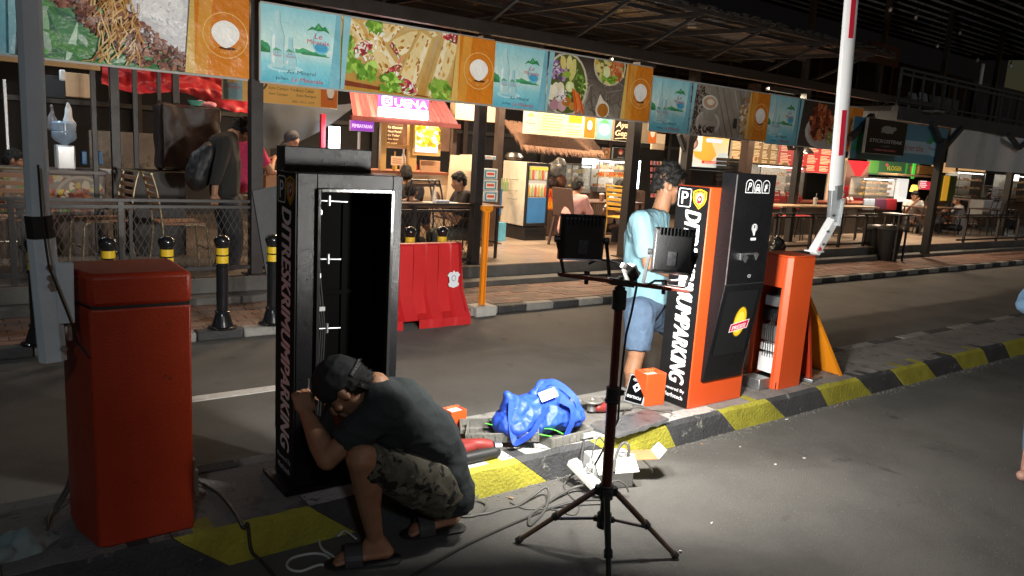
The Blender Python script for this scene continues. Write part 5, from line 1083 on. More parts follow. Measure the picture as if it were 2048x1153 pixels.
# ---- orange pole on concrete block
q = G(965,634,0); px_ = AY(966,560,q.y+.08)
t = thing('delineator_post', 'amber orange channel post with a forked top on a pale concrete block', 'post', (px_.x, q.y+.08, 0))
zt_ = AY(970,412,q.y+.08).z; b = MB(); x_, y_ = px_.x, q.y+.08
b.box(x_-.028,x_-.018,y_-.02,y_+.02,.1,zt_-.05); b.box(x_+.018,x_+.028,y_-.02,y_+.02,.1,zt_-.05); b.box(x_-.018,x_+.018,y_+.005,y_+.015,.1,zt_-.05); part(t, 'channel', b, amber, bevel=.002)
b = MB(); b.box(x_-.062,x_-.03,y_-.02,y_+.02,zt_-.045,zt_); b.box(x_+.03,x_+.062,y_-.02,y_+.02,zt_-.045,zt_); b.box(x_-.045,x_+.045,y_-.018,y_+.018,zt_-.06,zt_-.04); b.cyl((x_-.03,y_,zt_-.02),(x_+.03,y_,zt_-.02),.022,n=14); part(t, 'fork', b, amber, bevel=.002)
b = MB(); b.prism([(x_-.12,y_-.10,0),(x_+.12,y_-.10,0),(x_+.12,y_+.10,0),(x_-.12,y_+.10,0)][::-1], (0,0,.10)); part(t, 'concrete_block', b, mat('pale_concrete', (.42,.41,.38), .85, var=.15, vs=8, bump=.4), bevel=.012)
# ================================================================ PEOPLE
def skinmat(n, c): return mat(n, c, .5, var=.12, vs=18, bump=.12, bs=200)
skinA = skinmat('skin_tan', (.36,.18,.10)); skinB = skinmat('skin_brown', (.34,.17,.10)); hairm = mat('black_hair', (.009,.008,.007), .7, var=.3, vs=40, bump=.5, bs=220)
eyem = mat('eye', (.03,.02,.015), .15, var=0)
def cap_(b, p, rp, q, rq): b.hull([(p, rp), (q, rq)]); return b
def frm(F):
    F = Vector((F[0], F[1], 0)).normalized(); Rg = Vector((F.y, -F.x, 0)); return F, Rg
def head_prims(b, c, F, pitch=0, s=1.):
    """face looks along F pitched down by pitch degrees; returns matrix"""
    F, Rg = frm(F); U = Vector((0,0,1)); a = R(pitch); f = F*math.cos(a) - U*math.sin(a); u = U*math.cos(a) + F*math.sin(a)
    M = Matrix((Rg, f, u)).transposed(); T = lambda x, y, z: Vector(c) + M @ Vector((x, y, z))*s
    b.ell(T(0,-.008,.02), (.074*s,.092*s,.095*s), M, 18)
    b.hull([(T(0,.018,-.01), (.062*s,.068*s,.06*s), M), (T(0,.045,-.085), (.030*s,.026*s,.022*s), M), (T(.035,.0,-.06), .022*s), (T(-.035,.0,-.06), .022*s)])
    b.hull([(T(0,.088,.012), .008*s), (T(0,.104,-.024), .0105*s), (T(.012,.094,-.030), .009*s), (T(-.012,.094,-.030), .009*s)])
    b.hull([(T(.034,.076,.030), (.02*s,.012*s,.007*s), M), (T(-.034,.076,.030), (.02*s,.012*s,.007*s), M)])
    b.ell(T(0,.086,-.052), (.022*s,.012*s,.006*s), M); b.ell(T(0,.083,-.064), (.019*s,.012*s,.007*s), M)
    for s_ in (-1, 1): b.ell(T(s_*.076,-.004,-.002), (.010*s,.018*s,.032*s), M); b.ell(T(s_*.045,.055,-.02), (.02*s,.02*s,.018*s), M)
    return M, T
def hand_prims(b, w, d, side, palmn, s=1., curl=.5):
    """w wrist, d direction of fingers, side: unit vector toward the thumb, palmn: palm normal"""
    d = Vector(d).normalized(); side = Vector(side); side = (side - d*side.dot(d)).normalized(); n = d.cross(side).normalized()
    if n.dot(Vector(palmn)) < 0: n = -n
    w = Vector(w); P = lambda a, q, z: w + (d*a + side*q + n*z)*s
    b.hull([(P(0,0,0), .020*s), (P(.03,.024,0), .013*s), (P(.03,-.026,0), .012*s), (P(.085,.030,0), .011*s), (P(.082,-.032,0), .010*s)])
    for k, (q, L_) in enumerate(((.030,.068),(.010,.076),(-.011,.070),(-.031,.055))):
        c = curl*(1 + .12*k); a0 = P(.082,q,0); r_ = (.0088,.0088,.0083,.0075)[k]*s
        a1 = a0 + (d*math.cos(c*.6) + n*math.sin(c*.6))*L_*.45*s; a2 = a1 + (d*math.cos(c*1.5) + n*math.sin(c*1.5))*L_*.33*s; a3 = a2 + (d*math.cos(c*2.3) + n*math.sin(c*2.3))*L_*.25*s
        for x_, y_, r0, r1 in ((a0,a1,r_,r_*.95),(a1,a2,r_*.95,r_*.88),(a2,a3,r_*.88,r_*.78)): cap_(b, x_, r0, y_, r1)
    t0 = P(.02,.026,.004); t1 = P(.052,.050,.014); t2 = P(.078,.056,.024)
    cap_(b, t0, .012*s, t1, .0105*s); cap_(b, t1, .0105*s, t2, .009*s)
def eyes(t, T, s=1.):
    b = MB()
    for s_ in (-1, 1): b.ell(T(s_*.032,.078,.012), (.011*s,.007*s,.006*s), n=8)
    part(t, 'eyes', b, eyem)
def hair_prims(b, M, T, s=1., long=0., bump_=0, seed=1):
    b.hull([(T(0,-.012,.045), (.080*s,.096*s,.085*s), M), (T(0,-.045,-.005), (.072*s,.062*s,.06*s), M)])
    b.hull([(T(0,.06,.085), (.055*s,.03*s,.025*s), M), (T(0,-.02,.1), (.06*s,.06*s,.04*s), M)])
    for s_ in (-1, 1): b.ell(T(s_*.068,.012,.04), (.014*s,.03*s,.04*s), M)
    rr = random.Random(seed)
    for _ in range(bump_):
        a = rr.uniform(0, 6.28); e = rr.uniform(-.5, 1.45); r_ = .088
        x, y, z = r_*math.cos(e)*math.cos(a), r_*1.12*math.cos(e)*math.sin(a)-.015, .04+r_*1.1*math.sin(e)
        if y > .03 and z < .07: continue
        if z < -.035: continue
        b.ell(T(x, y, z), rr.uniform(.014,.024)*s)
def mk(t, name, b, vox, sm, m, wr=None, label=None): return part(t, name, organic('x', b, vox, sm, wr), m, angle=180, label=label)
# ---- crouching man
J = lambda x, y, Y: AY(x, y, Y)
F = Vector((-1, .25, 0)); t = thing('person', 'crouching man in backward black cap, dark green t-shirt and camouflage shorts by the left dispenser', 'person', G(790,1090,0))
hc = J(690,778,2.58)
neck = J(752,772,2.55); LS = J(772,815,2.42); RS = J(760,790,2.74); el = J(655,918,2.50); wr_ = J(613,830,2.70); chest = J(785,850,2.58); mid = J(852,902,2.58); pel = J(872,965,2.56)
LH = J(875,975,2.46); LK = J(722,918,2.40); LA = J(748,1078,2.44); RH = J(880,970,2.68); RK = J(720,925,2.76); RA = J(862,1012,2.72)
b = MB(); M, T = head_prims(b, hc, (-.86, .52), 56)
cap_(b, hc+Vector((.03,0,-.03)), .052, neck+Vector((0,0,-.02)), .048); b.hull([(neck, .055), (chest+Vector((.0,0,-.03)), (.08,.10,.08))])
cap_(b, LS, .05, el, .042); cap_(b, el, .044, el+(wr_-el)*.35, .046); cap_(b, el+(wr_-el)*.35, .046, wr_, .027)
hand_prims(b, wr_, J(598,765,2.80)-wr_, (1,-.1,.15), (.3,1,0), 1.0, .75)
rel = J(700,880,2.82); rw = J(668,800,2.86); cap_(b, RS, .05, rel, .042); cap_(b, rel, .042, rw, .027); hand_prims(b, rw, Vector((-.2,.05,1)), (0,-.3,.2), (0,1,0), 1.0, .9)
ht1, tt1, ht2, tt2 = G(772,1110,.03), G(692,1118,.03), G(905,1036,.06), G(838,1058,.03)
LA = ht1 + (tt1-ht1).normalized()*.045 + Vector((0,0,.075)); RA = ht2 + (tt2-ht2).normalized()*.04 + Vector((0,0,.08))
for H_, K_, A_, toe, hl in ((LH, LK, LA, tt1, ht1), (RH, RK, RA, tt2, ht2)):
    cap_(b, H_, .085, K_, .058); b.hull([(K_, .056), (K_+(A_-K_)*.3+Vector((.012,0,0)), .058), (K_+(A_-K_)*.55, .046)]); cap_(b, K_+(A_-K_)*.5, .047, A_, .033)
    toe = Vector(toe); hl = Vector(hl); toe.z = max(toe.z, .035); hl.z = max(hl.z, .045)
    b.hull([(A_, .034), (hl, .030), (hl+(toe-hl)*.5+Vector((0,0,.01)), .032)]); b.hull([(hl, (.034,.034,.022)), (toe, (.035,.042,.018))])
    d_ = (toe-hl).normalized(); sd = d_.cross(Vector((0,0,1)))
    for k, o_ in enumerate((-.030,-.015,0,.014,.027)): cap_(b, toe+sd*o_, .011, toe+sd*o_*1.05+d_*(.045-abs(k-1)*.005)-Vector((0,0,.006)), .009)
mk(t, 'body', b, .0055, 3, skinA); eyes(t, T)
b = MB(); b.ell(T(0,-.03,.02), (.078,.085,.088), M, 16); b.ell(T(0,-.065,-.035), (.06,.04,.045), M)
rr = random.Random(3)
for _ in range(40): a = rr.uniform(-2.9,-.25); b.ell(T(.07*math.cos(a)*1.02, .09*math.sin(a)-.01, rr.uniform(-.05,.0)), .012)
part(t, 'hair', strands(organic('x', b, .005, 1, (.003, 60, (1,1,1))), 1500, .018, .001, 3), hairm, angle=180)
b = MB(); b.hull([(T(0,-.010,.052), (.088,.104,.086), M), (T(0,-.012,.02), (.087,.103,.02), M)])
capm = mat('black_cap_cotton', (.016,.016,.018), .8, var=.2, bump=.3, bs=300)
mk(t, 'cap', b, .006, 3, capm, (.002, 30, (1,1,1)))
b = MB(); b.hull([(T(0,.085,.018), (.06,.02,.006), M), (T(0,.135,.005), (.045,.02,.004), M)]); part(t, 'cap_brim', b, capm, angle=60)
b = MB(); b.tube([T(.105*math.sin(R(a)) * .80, -.118*math.cos(R(a)), .018 + .002*math.cos(R(a))) for a in range(-50, 51, 10)], .008); part(t, 'cap_strap', b, mat('grey_strap', (.10,.10,.105), .6), angle=60)
b = MB()
for a in range(-40, 41, 8): b.ell(T(.105*math.sin(R(a))*.8, -.128*math.cos(R(a)), .018), .0035, n=6)
part(t, 'cap_snaps', b, blackpl)
tee = mat('dark_green_cotton', (.025,.032,.033), .88, var=.15, vs=9, bump=.6, bs=26)
b = MB()
b.hull([(neck+Vector((.015,0,-.005)), (.060,.075,.045)), (LS+Vector((.0,-.0,0)), .072), (RS, .072), (chest+Vector((.045,0,.03)), (.10,.16,.10)), (chest+Vector((-.02,0,-.06)), (.09,.15,.09))])
b.hull([(LS, .07), (RS, .07), (chest, (.13,.18,.12)), (mid+Vector((.01,0,.02)), (.135,.175,.12))]); b.hull([(mid+Vector((.01,0,.02)), (.135,.175,.12)), (pel+Vector((.03,0,.01)), (.115,.185,.11))])
b.hull([(pel+Vector((.035,0,.01)), (.115,.185,.11)), (pel+Vector((.04,0,-.07)), (.095,.18,.05))])
b.hull([(J(800,800,2.58), (.10,.16,.085)), (J(850,858,2.58), (.12,.17,.10)), (J(875,915,2.57), (.11,.17,.10))])
q = LS+(el-LS)*.72; b.hull([(LS, .072), (q, .066, (el-LS).normalized())]); q = RS+(rel-RS)*.7; b.hull([(RS, .072), (q, .066, (rel-RS).normalized())])
mk(t, 'tshirt', b, .0075, 5, tee, (-.009, 5, (1.0,.6,1.9)))
cm_ = mat('camouflage_cotton', (.13,.125,.095), .85, var=.1, bump=.3, bs=400)
nt = cm_.node_tree; N = nt.nodes; L = nt.links; bs_ = N['Principled BSDF']; tc = N.new('ShaderNodeTexCoord')
prev = None; base = (.11,.10,.075, 1)
cur = N.new('ShaderNodeRGB'); cur.outputs[0].default_value = base; src = cur.outputs[0]
for sc_, th_, c_, off in ((16, .53, (.075,.07,.05,1), 0), (19, .56, (.012,.012,.010,1), 5), (15, .60, (.18,.165,.125,1), 11)):
    mp = N.new('ShaderNodeMapping'); mp.inputs['Location'].default_value = (off, off*.7, 0); L.new(tc.outputs['Object'], mp.inputs[0]); nn = N.new('ShaderNodeTexNoise'); nn.inputs['Scale'].default_value = sc_; nn.inputs['Detail'].default_value = 2.5; nn.inputs['Distortion'].default_value = .6; L.new(mp.outputs[0], nn.inputs['Vector'])
    gt = N.new('ShaderNodeMath'); gt.operation = 'GREATER_THAN'; gt.inputs[1].default_value = th_; L.new(nn.outputs['Fac'], gt.inputs[0]); mx = N.new('ShaderNodeMix'); mx.data_type = 'RGBA'; mx.inputs['B'].default_value = c_; L.new(gt.outputs[0], mx.inputs['Factor']); L.new(src, mx.inputs['A']); src = mx.outputs['Result']
L.new(src, bs_.inputs['Base Color'])
b = MB(); b.hull([(pel+Vector((.04,0,-.03)), (.10,.17,.09)), (LH, .10), (RH, .10)])
dn = Vector((.02,0,-.07))
for H_, K_ in ((LH, LK), (RH, RK)): b.hull([(H_, .105), (K_+(H_-K_)*.35, .085), (K_+(H_-K_)*.06, .070, (H_-K_).normalized())]); b.hull([(H_+dn, .07), (K_+(H_-K_)*.45+dn, .05)])
mk(t, 'camouflage_shorts', b, .0075, 3, cm_, (-.006, 7, (1,1,1)))
for A0, A1 in ((ht1-(tt1-ht1)*.15, tt1+(tt1-ht1)*.22), (ht2-(tt2-ht2)*.15, tt2+(tt2-ht2)*.22)):
    A0 = Vector((A0.x, A0.y, .012)); A1 = Vector((A1.x, A1.y, .012)); b = MB(); b.hull([(A0, (.042,.042,.010)), (A1, (.05,.05,.010)), ((A0+A1)/2, (.045,.045,.010))]); d_ = (A1-A0).normalized(); sd = d_.cross(Vector((0,0,1))); c_ = A0+(A1-A0)*.72
    sa = part(t, 'sandal_sole', b, rubber, angle=60)
    b = MB(); pts = [c_+sd*(.052*math.cos(R(a)))+Vector((0,0,.01+.062*math.sin(R(a)))) for a in range(0,181,20)]
    for p_, q_ in zip(pts, pts[1:]): b.hull([(p_-d_*.03, .004), (p_+d_*.03, .004), (q_-d_*.03, .004), (q_+d_*.03, .004)])
    part(sa, 'strap', b, mat('sandal_strap', (.05,.05,.052), .6), angle=60)
t2 = thing('tool', 'small screwdriver held upright by the crouching man', 'screwdriver', J(613,770,2.78)); b = MB(); p_ = J(617,775,2.80); b.cyl(p_, p_+Vector((0,0,.035)), .0035); part(t2, 'shank', b, alum); b = MB(); b.cyl(p_-Vector((0,0,.03)), p_, .007); part(t2, 'grip', b, blackpl)
# ---- standing man
t = thing('person', 'standing man with curly dark hair, light blue t-shirt and denim shorts behind the lights', 'person', G(1262,800,0))
Y0 = 3.60; hc = J(1338,372,Y0); neck = J(1322,420,Y0); ch = J(1293,474,Y0); wa = J(1290,560,Y0); pe = J(1290,612,Y0)
b = MB(); M, T = head_prims(b, hc, (.80, -.60), 12, 1.10)
cap_(b, hc+Vector((-.03,0,-.05)), .056, neck+Vector((-.01,0,-.02)), .062); b.hull([(neck, .055), (ch, (.10,.13,.10))])
sR = J(1284,442,Y0-.17); eR = J(1297,528,Y0-.22); wR = J(1372,560,Y0-.20); sL = J(1302,440,Y0+.17); eL = J(1335,520,Y0+.20); wL = J(1400,520,Y0+.12)
for a_, e_, w_ in ((sR,eR,wR),(sL,eL,wL)): cap_(b, a_, .05, e_, .041); cap_(b, e_, .042, w_, .028); hand_prims(b, w_, (1,0,.1), (0,0,1), (0,1 if w_ is wR else -1,0), 1, .5)
HR = J(1280,625,Y0-.09); KR = J(1272,712,Y0-.10); AR = J(1258,797,Y0-.09); HL = J(1290,622,Y0+.09); KL = J(1375,668,Y0+.12); AL = J(1372,760,Y0+.12)
for H_, K_, A_ in ((HR,KR,AR),(HL,KL,AL)):
    cap_(b, H_, .085, K_, .058); b.hull([(K_, .056), (K_+(A_-K_)*.35-Vector((.015,0,0)), .058), (K_+(A_-K_)*.6, .044)]); cap_(b, K_+(A_-K_)*.55, .046, A_, .034); b.hull([(A_, .035), (A_+Vector((-.03,0,-.03)), .03), (A_+Vector((.15,0,-.04)), (.04,.04,.02))])
mk(t, 'body', b, .008, 3, skinA); eyes(t, T, 1.10)
b = MB(); hair_prims(b, M, T, .98, bump_=50, seed=4); b.ell(T(0,-.085,-.02), (.055,.03,.05), M); part(t, 'hair', strands(organic('x', b, .0055, 2, (.008, 32, (1,1,1))), 3200, .028, .0011, 2), hairm, angle=180)
b = MB(); b.hull([(T(0,.066,-.088), .018), (T(0,.05,-.105), .016)]); mk(t, 'goatee', b, .005, 1, hairm, (.002,60,(1,1,1)))
tee2 = mat('light_blue_cotton', (.20,.37,.44), .88, var=.08, vs=9, bump=.55, bs=24)
b = MB(); b.hull([(neck+Vector((0,0,-.03)), (.07,.075,.03)), (sR+Vector((0,.02,0)), .066), (sL, .066), (ch, (.12,.17,.12))]); b.hull([(ch, (.125,.18,.12)), (wa, (.125,.165,.10))]); b.hull([(wa, (.125,.165,.10)), (pe+Vector((0,0,.04)), (.132,.17,.02))])
for a_, e_ in ((sR,eR),(sL,eL)): b.hull([(a_, .072), (a_+(e_-a_)*.80, .072, (e_-a_).normalized())])
mk(t, 'tshirt', b, .008, 4, tee2, (-.009, 5, (1.5,1,.7)))
den = mat('washed_denim', (.085,.135,.215), .88, var=.25, vs=11, bump=.6, bs=30)
b = MB(); b.hull([(pe+Vector((0,0,.05)), (.12,.165,.04)), (HR, .105), (HL, .105)])
for H_, K_, A_ in ((HR,KR,AR),(HL,KL,AL)): b.hull([(H_, .108), (K_+(H_-K_)*.18, .094, (K_-H_).normalized())])
mk(t, 'denim_shorts', b, .008, 3, den, (-.007, 6, (1.2,1,.8)))
# ---- generic figures
def clothes(n, c): return mat('cloth_'+n, c, .85, var=.2, vs=7, bump=.5, bs=26)
def seated(label, hpx, Y, face, shirt, pants, skin=skinB, lean=.05, arms=((.22,.30,.74,.05,.38,.80),(.22,.30,.74,.05,.38,.80)), pitch=10, seat=.45, grp=None, cap=None, vox=.013, s=1.0, legs=True, hair=hairm):
    h = AY(hpx[0], hpx[1], Y); F, Rg = frm(face); hz = seat*s+.70*s; z0 = h.z - hz
    z0 = h.z - (seat+.71)*s; base = Vector((h.x, h.y, 0)) - F*(.06+lean)*s; T0 = lambda x, y, z: Vector((base.x, base.y, z0)) + (Rg*x + F*y)*s + Vector((0,0,z*s))
    t = thing('person', label, 'person', T0(0,0,0), grp)
    b = MB(); M, T = head_prims(b, h, face, pitch, s); nk = T0(0,.02+lean*.8,seat+.60); cap_(b, h-Vector((0,0,.05*s))-F*.02*s, .05*s, nk, .058*s)
    sp = seat+.555; shs = []
    for sd, a in ((1, arms[0]), (-1, arms[1])):
        sh = T0(sd*.17,.0+lean*.8,sp); e_ = T0(sd*a[0], a[1]*.6+lean, a[2]-.45+seat-.05); w_ = T0(sd*a[3], a[4]+lean, a[5]-.45+seat)
        cap_(b, sh, .046*s, e_, .038*s); cap_(b, e_, .038*s, w_, .026*s); b.hull([(w_, .026*s), (w_+(w_-e_).normalized()*.08*s, (.03*s,.03*s,.02*s)), (w_+(w_-e_).normalized()*.14*s, .016*s)]); shs.append((sh, e_))
    pv = T0(0,.0,seat+.1); cap_(b, nk, .05*s, pv, .07*s)
    for sh, e_ in shs: cap_(b, nk, .045*s, sh, .045*s)
    if legs:
        for sd in (-1,1): cap_(b, pv, .05*s, T0(sd*.12,.40,seat+.04), .045*s); cap_(b, T0(sd*.12,.40,seat+.04), .045*s, T0(sd*.12,.40,.09), .034*s)
        for sd in (-1,1): b.hull([(T0(sd*.12,.40,.10), .036*s), (T0(sd*.12,.50,.04), (.04*s,.04*s,.025*s)), (T0(sd*.12,.38,.04), .03*s)])
    mk(t, 'body', b, vox*.8, 2, skin); 
    b = MB()
    if cap: b.hull([(T(0,-.01,.06), (.086*s,.10*s,.08*s), M)]); b.hull([(T(0,.08,.03), (.06*s,.02*s,.008*s), M), (T(0,.16,.015), (.045*s,.02*s,.006*s), M)]); mk(t, 'cap', b, vox*.7, 2, cap)
    else: hair_prims(b, M, T, s, bump_=0, seed=int(hpx[0])); part(t, 'hair', strands(organic('x', b, vox*.6, 1, (.006, 30, (1,1,1))), 700, .025, .002, int(hpx[0])), hair, angle=180)
    b = MB(); c1_ = T0(0,.0+lean*.7,seat+.40); c0_ = T0(0,-.02,seat+.10); b.hull([(nk-Vector((0,0,.03)), (.07*s,.07*s,.04*s)), (shs[0][0], .062*s), (shs[1][0], .062*s), (c1_, (.155*s,.13*s,.13*s))]); b.hull([(c1_, (.15*s,.14*s,.13*s)), (c0_, (.155*s,.15*s,.12*s))])
    for sh, e_ in shs: b.hull([(sh, .066*s), (sh+(e_-sh)*.75, .060*s, (e_-sh).normalized())])
    mk(t, 'shirt', b, vox, 3, shirt, (.010, 7, (1,1,1)))
    if legs:
        b = MB(); b.hull([(T0(.09,.0,seat+.06), .10*s), (T0(-.09,.0,seat+.06), .10*s)])
        for sd in (-1,1): b.hull([(T0(sd*.09,.02,seat+.06), .09*s), (T0(sd*.13,.42,seat+.04), .065*s)]); b.hull([(T0(sd*.13,.42,seat+.04), .065*s), (T0(sd*.12,.40,.12), .055*s)])
        mk(t, 'trousers', b, vox, 2, pants)
    return t
blk_c = clothes('black', (.018,.018,.022)); wht_c = clothes('white', (.60,.58,.58)); pnk_c = clothes('pink', (.62,.34,.32)); gry_c = clothes('grey', (.36,.36,.38)); drk_c = clothes('dark', (.03,.03,.036)); mag_c = clothes('magenta', (.45,.03,.10)); grn_c = clothes('grey_green', (.09,.10,.085))
TT = ((.22,.28,.72,.06,.40,.80),(.22,.28,.72,.10,.38,.80))
seated('seated man in a black t-shirt facing left, drinking at the table behind the mesh railing', (918,365), 8.3, (-.95,.2), blk_c, grn_c, arms=((.20,.30,.75,.05,.30,.92),(.22,.28,.72,.10,.36,.82)), s=1.0)
seated('seated man in black seen from behind, dark hair, right of the left dispenser', (812,352), 8.9, (.25,1), blk_c, drk_c)
seated('long haired diner in black with back turned, nearest the right edge of the left dispenser', (822,385), 8.35, (.55,.8), blk_c, drk_c, s=.95)
seated('seated man in a pink shirt, back turned, before the orange painted counter', (1155,375), 8.5, (.95,.3), pnk_c, drk_c, lean=.12)
seated('seated man in a white shirt looking down at the table left of the standing man', (1241,377), 9.0, (-.95,-.25), wht_c, drk_c, pitch=28, lean=.1)
seated('seated man in a white sleeveless shirt holding a phone up, at the far right tables', (1830,393), 9.1, (-.8,-.6), wht_c, drk_c, arms=((.20,.25,.80,.02,.28,1.02),(.22,.28,.72,.06,.40,.80)))
seated('seated man in a grey shirt facing left with crossed legs at the far right tables', (1916,402), 8.6, (-.6,.8), gry_c, drk_c, lean=.02)
seated('dark haired diner leaning over the table behind the grey shirted man', (1892,417), 9.2, (.2,-.95), drk_c, drk_c, pitch=30, s=.9)
seated('child in a light top sitting at the table right of the grey shirted man', (1950,418), 9.6, (-.9,-.4), wht_c, drk_c, s=.78, pitch=12)
seated('dark figure sitting at the rightmost table under the shiny vinyl sheet', (2020,432), 9.2, (-1,0), drk_c, drk_c)
seated('man with dark curly hair behind the food counter at the far left edge', (27,322), 9.9, (1,-.1), blk_c, drk_c, legs=False)
seated('man in a dark cap bending over behind the tall head of the left dispenser', (584,284), 9.0, (-.9,-.4), drk_c, drk_c, cap=mat('navy_cap', (.03,.035,.05), .7), pitch=20, legs=False)
# ---- bending man with backpack at left
def walker():
    Y = 7.85; t = thing('person', 'man in dark clothes with a black backpack bending forward behind the mesh railing', 'person', Vector((AY(455,545,Y).x, Y, TZ)))
    hd = AY(482,262,Y); nk = AY(462,270,Y); sh = AY(440,285,Y); wa_ = AY(438,385,Y); hp = AY(455,410,Y)
    b = MB(); M, T = head_prims(b, hd, (.9,-.3), 45); cap_(b, hd, .05, nk, .055); cap_(b, nk, .05, sh+Vector((0,-.16,0)), .05)
    e_ = AY(432,345,Y-.2); w_ = AY(429,388,Y-.22); cap_(b, sh+Vector((0,-.16,0)), .05, e_, .04); cap_(b, e_, .04, w_, .03); hand_prims(b, w_, (0,0,-1), (1,0,0), (0,1,0), 1, .4); mk(t, 'body', b, .009, 2, skinB)
    b = MB(); hair_prims(b, M, T, 1, bump_=60); mk(t, 'hair', b, .009, 1, hairm)
    b = MB(); b.hull([(nk, (.07,.08,.05)), (sh+Vector((0,-.15,0)), .075), (sh+Vector((0,.15,0)), .075), (AY(450,320,Y), (.14,.17,.14))]); b.hull([(AY(450,320,Y), (.15,.18,.14)), (wa_+Vector((.05,0,0)), (.14,.18,.12))]); b.hull([(sh+Vector((0,-.16,0)), .075), (w_+Vector((0,0,.08)), .055, Vector((0,0,-1)))])
    mk(t, 'jacket', b, .012, 3, clothes('olive_black', (.018,.017,.015)), (.012, 6, (1,1,.7)))
    b = MB(); b.hull([(hp, (.14,.17,.12)), (AY(462,400,Y), (.13,.16,.10))])
    for dy_ in (-.10,.12):
        k_ = AY(470 if dy_ < 0 else 455,480,Y+dy_); f_ = AY(462 if dy_ < 0 else 440,540,Y+dy_); b.hull([(hp+Vector((0,dy_,0)), .11), (k_, .085)]); b.hull([(k_, .085), (f_, .075)]); b.hull([(f_, .06), (f_+Vector((.15,-.03,-.03)), (.05,.05,.03))])
    mk(t, 'trousers', b, .012, 2, drk_c, (.01,6,(1,1,.6)))
    b = MB(); b.hull([(AY(402,320,Y+.02), (.10,.14,.10)), (AY(395,355,Y+.02), (.12,.15,.14)), (AY(418,300,Y), (.06,.12,.08))]); mk(t, 'backpack', b, .012, 3, mat('backpack_nylon', (.015,.015,.017), .5, bump=.3, bs=80), (.01,9,(1,1,1)))
walker()
seated('woman in a magenta top standing behind the black post, arm stretched over the counter', (497,255), 8.7, (.9,.4), mag_c, drk_c, legs=False, pitch=30)
# ---- cropped passer-by at the right edge
t = thing('person', 'passer-by in blue jeans and pale top mostly outside the right edge', 'person', G(2070,975,0))
Yp = G(2052,965,0).y; q = G(2085,970,0)
def Q(x, y): return AY(x + (30 if y < 560 else 0), y, Yp)
b = MB(); ft = Q(2046,945); b.hull([(Q(2046,952)+Vector((0,0,.0)), (.035,.035,.03)), (Q(2085,962), (.05,.04,.028))]); cap_(b, Q(2062,900), .036, Q(2056,945), .038); hc = Q(2120,90); M, T = head_prims(b, hc, (1,.2), 0); cap_(b, hc, .05, Q(2120,190), .06); sh = Q(2098,230); el_ = Q(2092,420); cap_(b, sh, .05, el_, .04); cap_(b, el_, .04, Q(2100,560), .03); cap_(b, Q(2120,190), .05, sh, .05); cap_(b, Q(2120,200), .05, Q(2115,530), .06); cap_(b, Q(2115,530), .06, Q(2090,650), .05); cap_(b, Q(2090,650), .05, Q(2062,900), .036); mk(t, 'body', b, .01, 2, skinmat('skin_pink', (.50,.27,.21)))
b = MB(); hair_prims(b, M, T, 1); mk(t, 'hair', b, .01, 1, hairm)
b = MB(); b.hull([(Q(2120,210), (.09,.15,.05)), (Q(2122,330), (.13,.17,.12))]); b.hull([(Q(2122,330), (.13,.17,.12)), (Q(2120,520), (.12,.16,.08))]); mk(t, 'pale_top', b, .012, 3, clothes('pale_blue', (.35,.42,.46)), (.01,7,(1,1,1)))
b = MB(); b.hull([(Q(2115,530), (.12,.15,.08)), (Q(2090,650), .085)]); b.hull([(Q(2062,610), (.075,.07,.05)), (Q(2100,560), .08)]); b.hull([(Q(2090,650), .075), (Q(2068,905), .055)]); mk(t, 'jeans', b, .012, 2, mat('blue_denim', (.09,.17,.27), .8, var=.25, vs=8, bump=.3, bs=200), (.008,8,(1,1,1)))
# ================================================================ FOOD COURT
wood = mat('plywood', (.50,.33,.19), .6, var=.2, vs=3, bump=.1, bs=30); woodd = mat('dark_wood', (.10,.055,.035), .5, var=.3, vs=5, bump=.2, bs=40); cream = mat('cream_board', (.66,.52,.36), .6, var=.06, vs=2)
clear = mat('clear_glass', (.9,.95,.95), .05, var=0); clear.node_tree.nodes['Principled BSDF'].inputs['Alpha'].default_value = .16
whitepl = mat('white_plastic', (.68,.68,.66), .35)
chrome = mat('chrome_tube', (.5,.48,.44), .2, metal=1, var=.1)
# ---- mesh railings
wire = mat('expanded_mesh', (.035,.03,.028), .5, var=.2)
def railing(x0, x1, y, zt, zb, label, posts=(), mesh=True, mid=.055):
    t = thing('railing', label, 'railing', (x0, y, TZ))
    for z_ in (zt, zt-mid): b = MB(); b.box(x0, x1, y-.02, y+.02, z_-.015, z_+.010); part(t, 'top_rail', b, steel)
    b = MB(); b.box(x0, x1, y-.018, y+.018, zb-.02, zb+.015); part(t, 'bottom_rail', b, steel)
    for px in posts: b = MB(); b.box(px-.022, px+.022, y-.022, y+.022, TZ, zt-.016); part(t, 'upright', b, steel)
    if mesh:
        b = MB(); h = zt-mid-zb-.03; z0_ = zb+.015; p = .058; n = int((x1-x0)/p)+1; k_ = h*.52
        for i in range(-int(k_/p)-1, n):
            for s_ in (1,-1):
                xa = x0+i*p if s_ > 0 else x0+i*p+k_; xb = xa+s_*k_; za, zb_ = z0_, z0_+h
                def cl(xa, za, xb, zb_):
                    if xa > xb: xa, za, xb, zb_ = xb, zb_, xa, za
                    if xb < x0 or xa > x1: return None
                    if xa < x0: f = (x0-xa)/(xb-xa); xa, za = x0, za+(zb_-za)*f
                    if xb > x1: f = (x1-xa)/(xb-xa); xb, zb_ = x1, za+(zb_-za)*f
                    return xa, za, xb, zb_
                c = cl(xa, za, xb, zb_)
                if c and abs(c[2]-c[0]) > .004: b.beam((c[0], y+.001*s_, c[1]), (c[2], y+.001*s_, c[3]), .004, .004)
        part(t, 'mesh_panel', b, wire, kind='stuff')
    return t
zr = AY(250,400,7.36).z; zb_ = AY(250,543,7.36).z
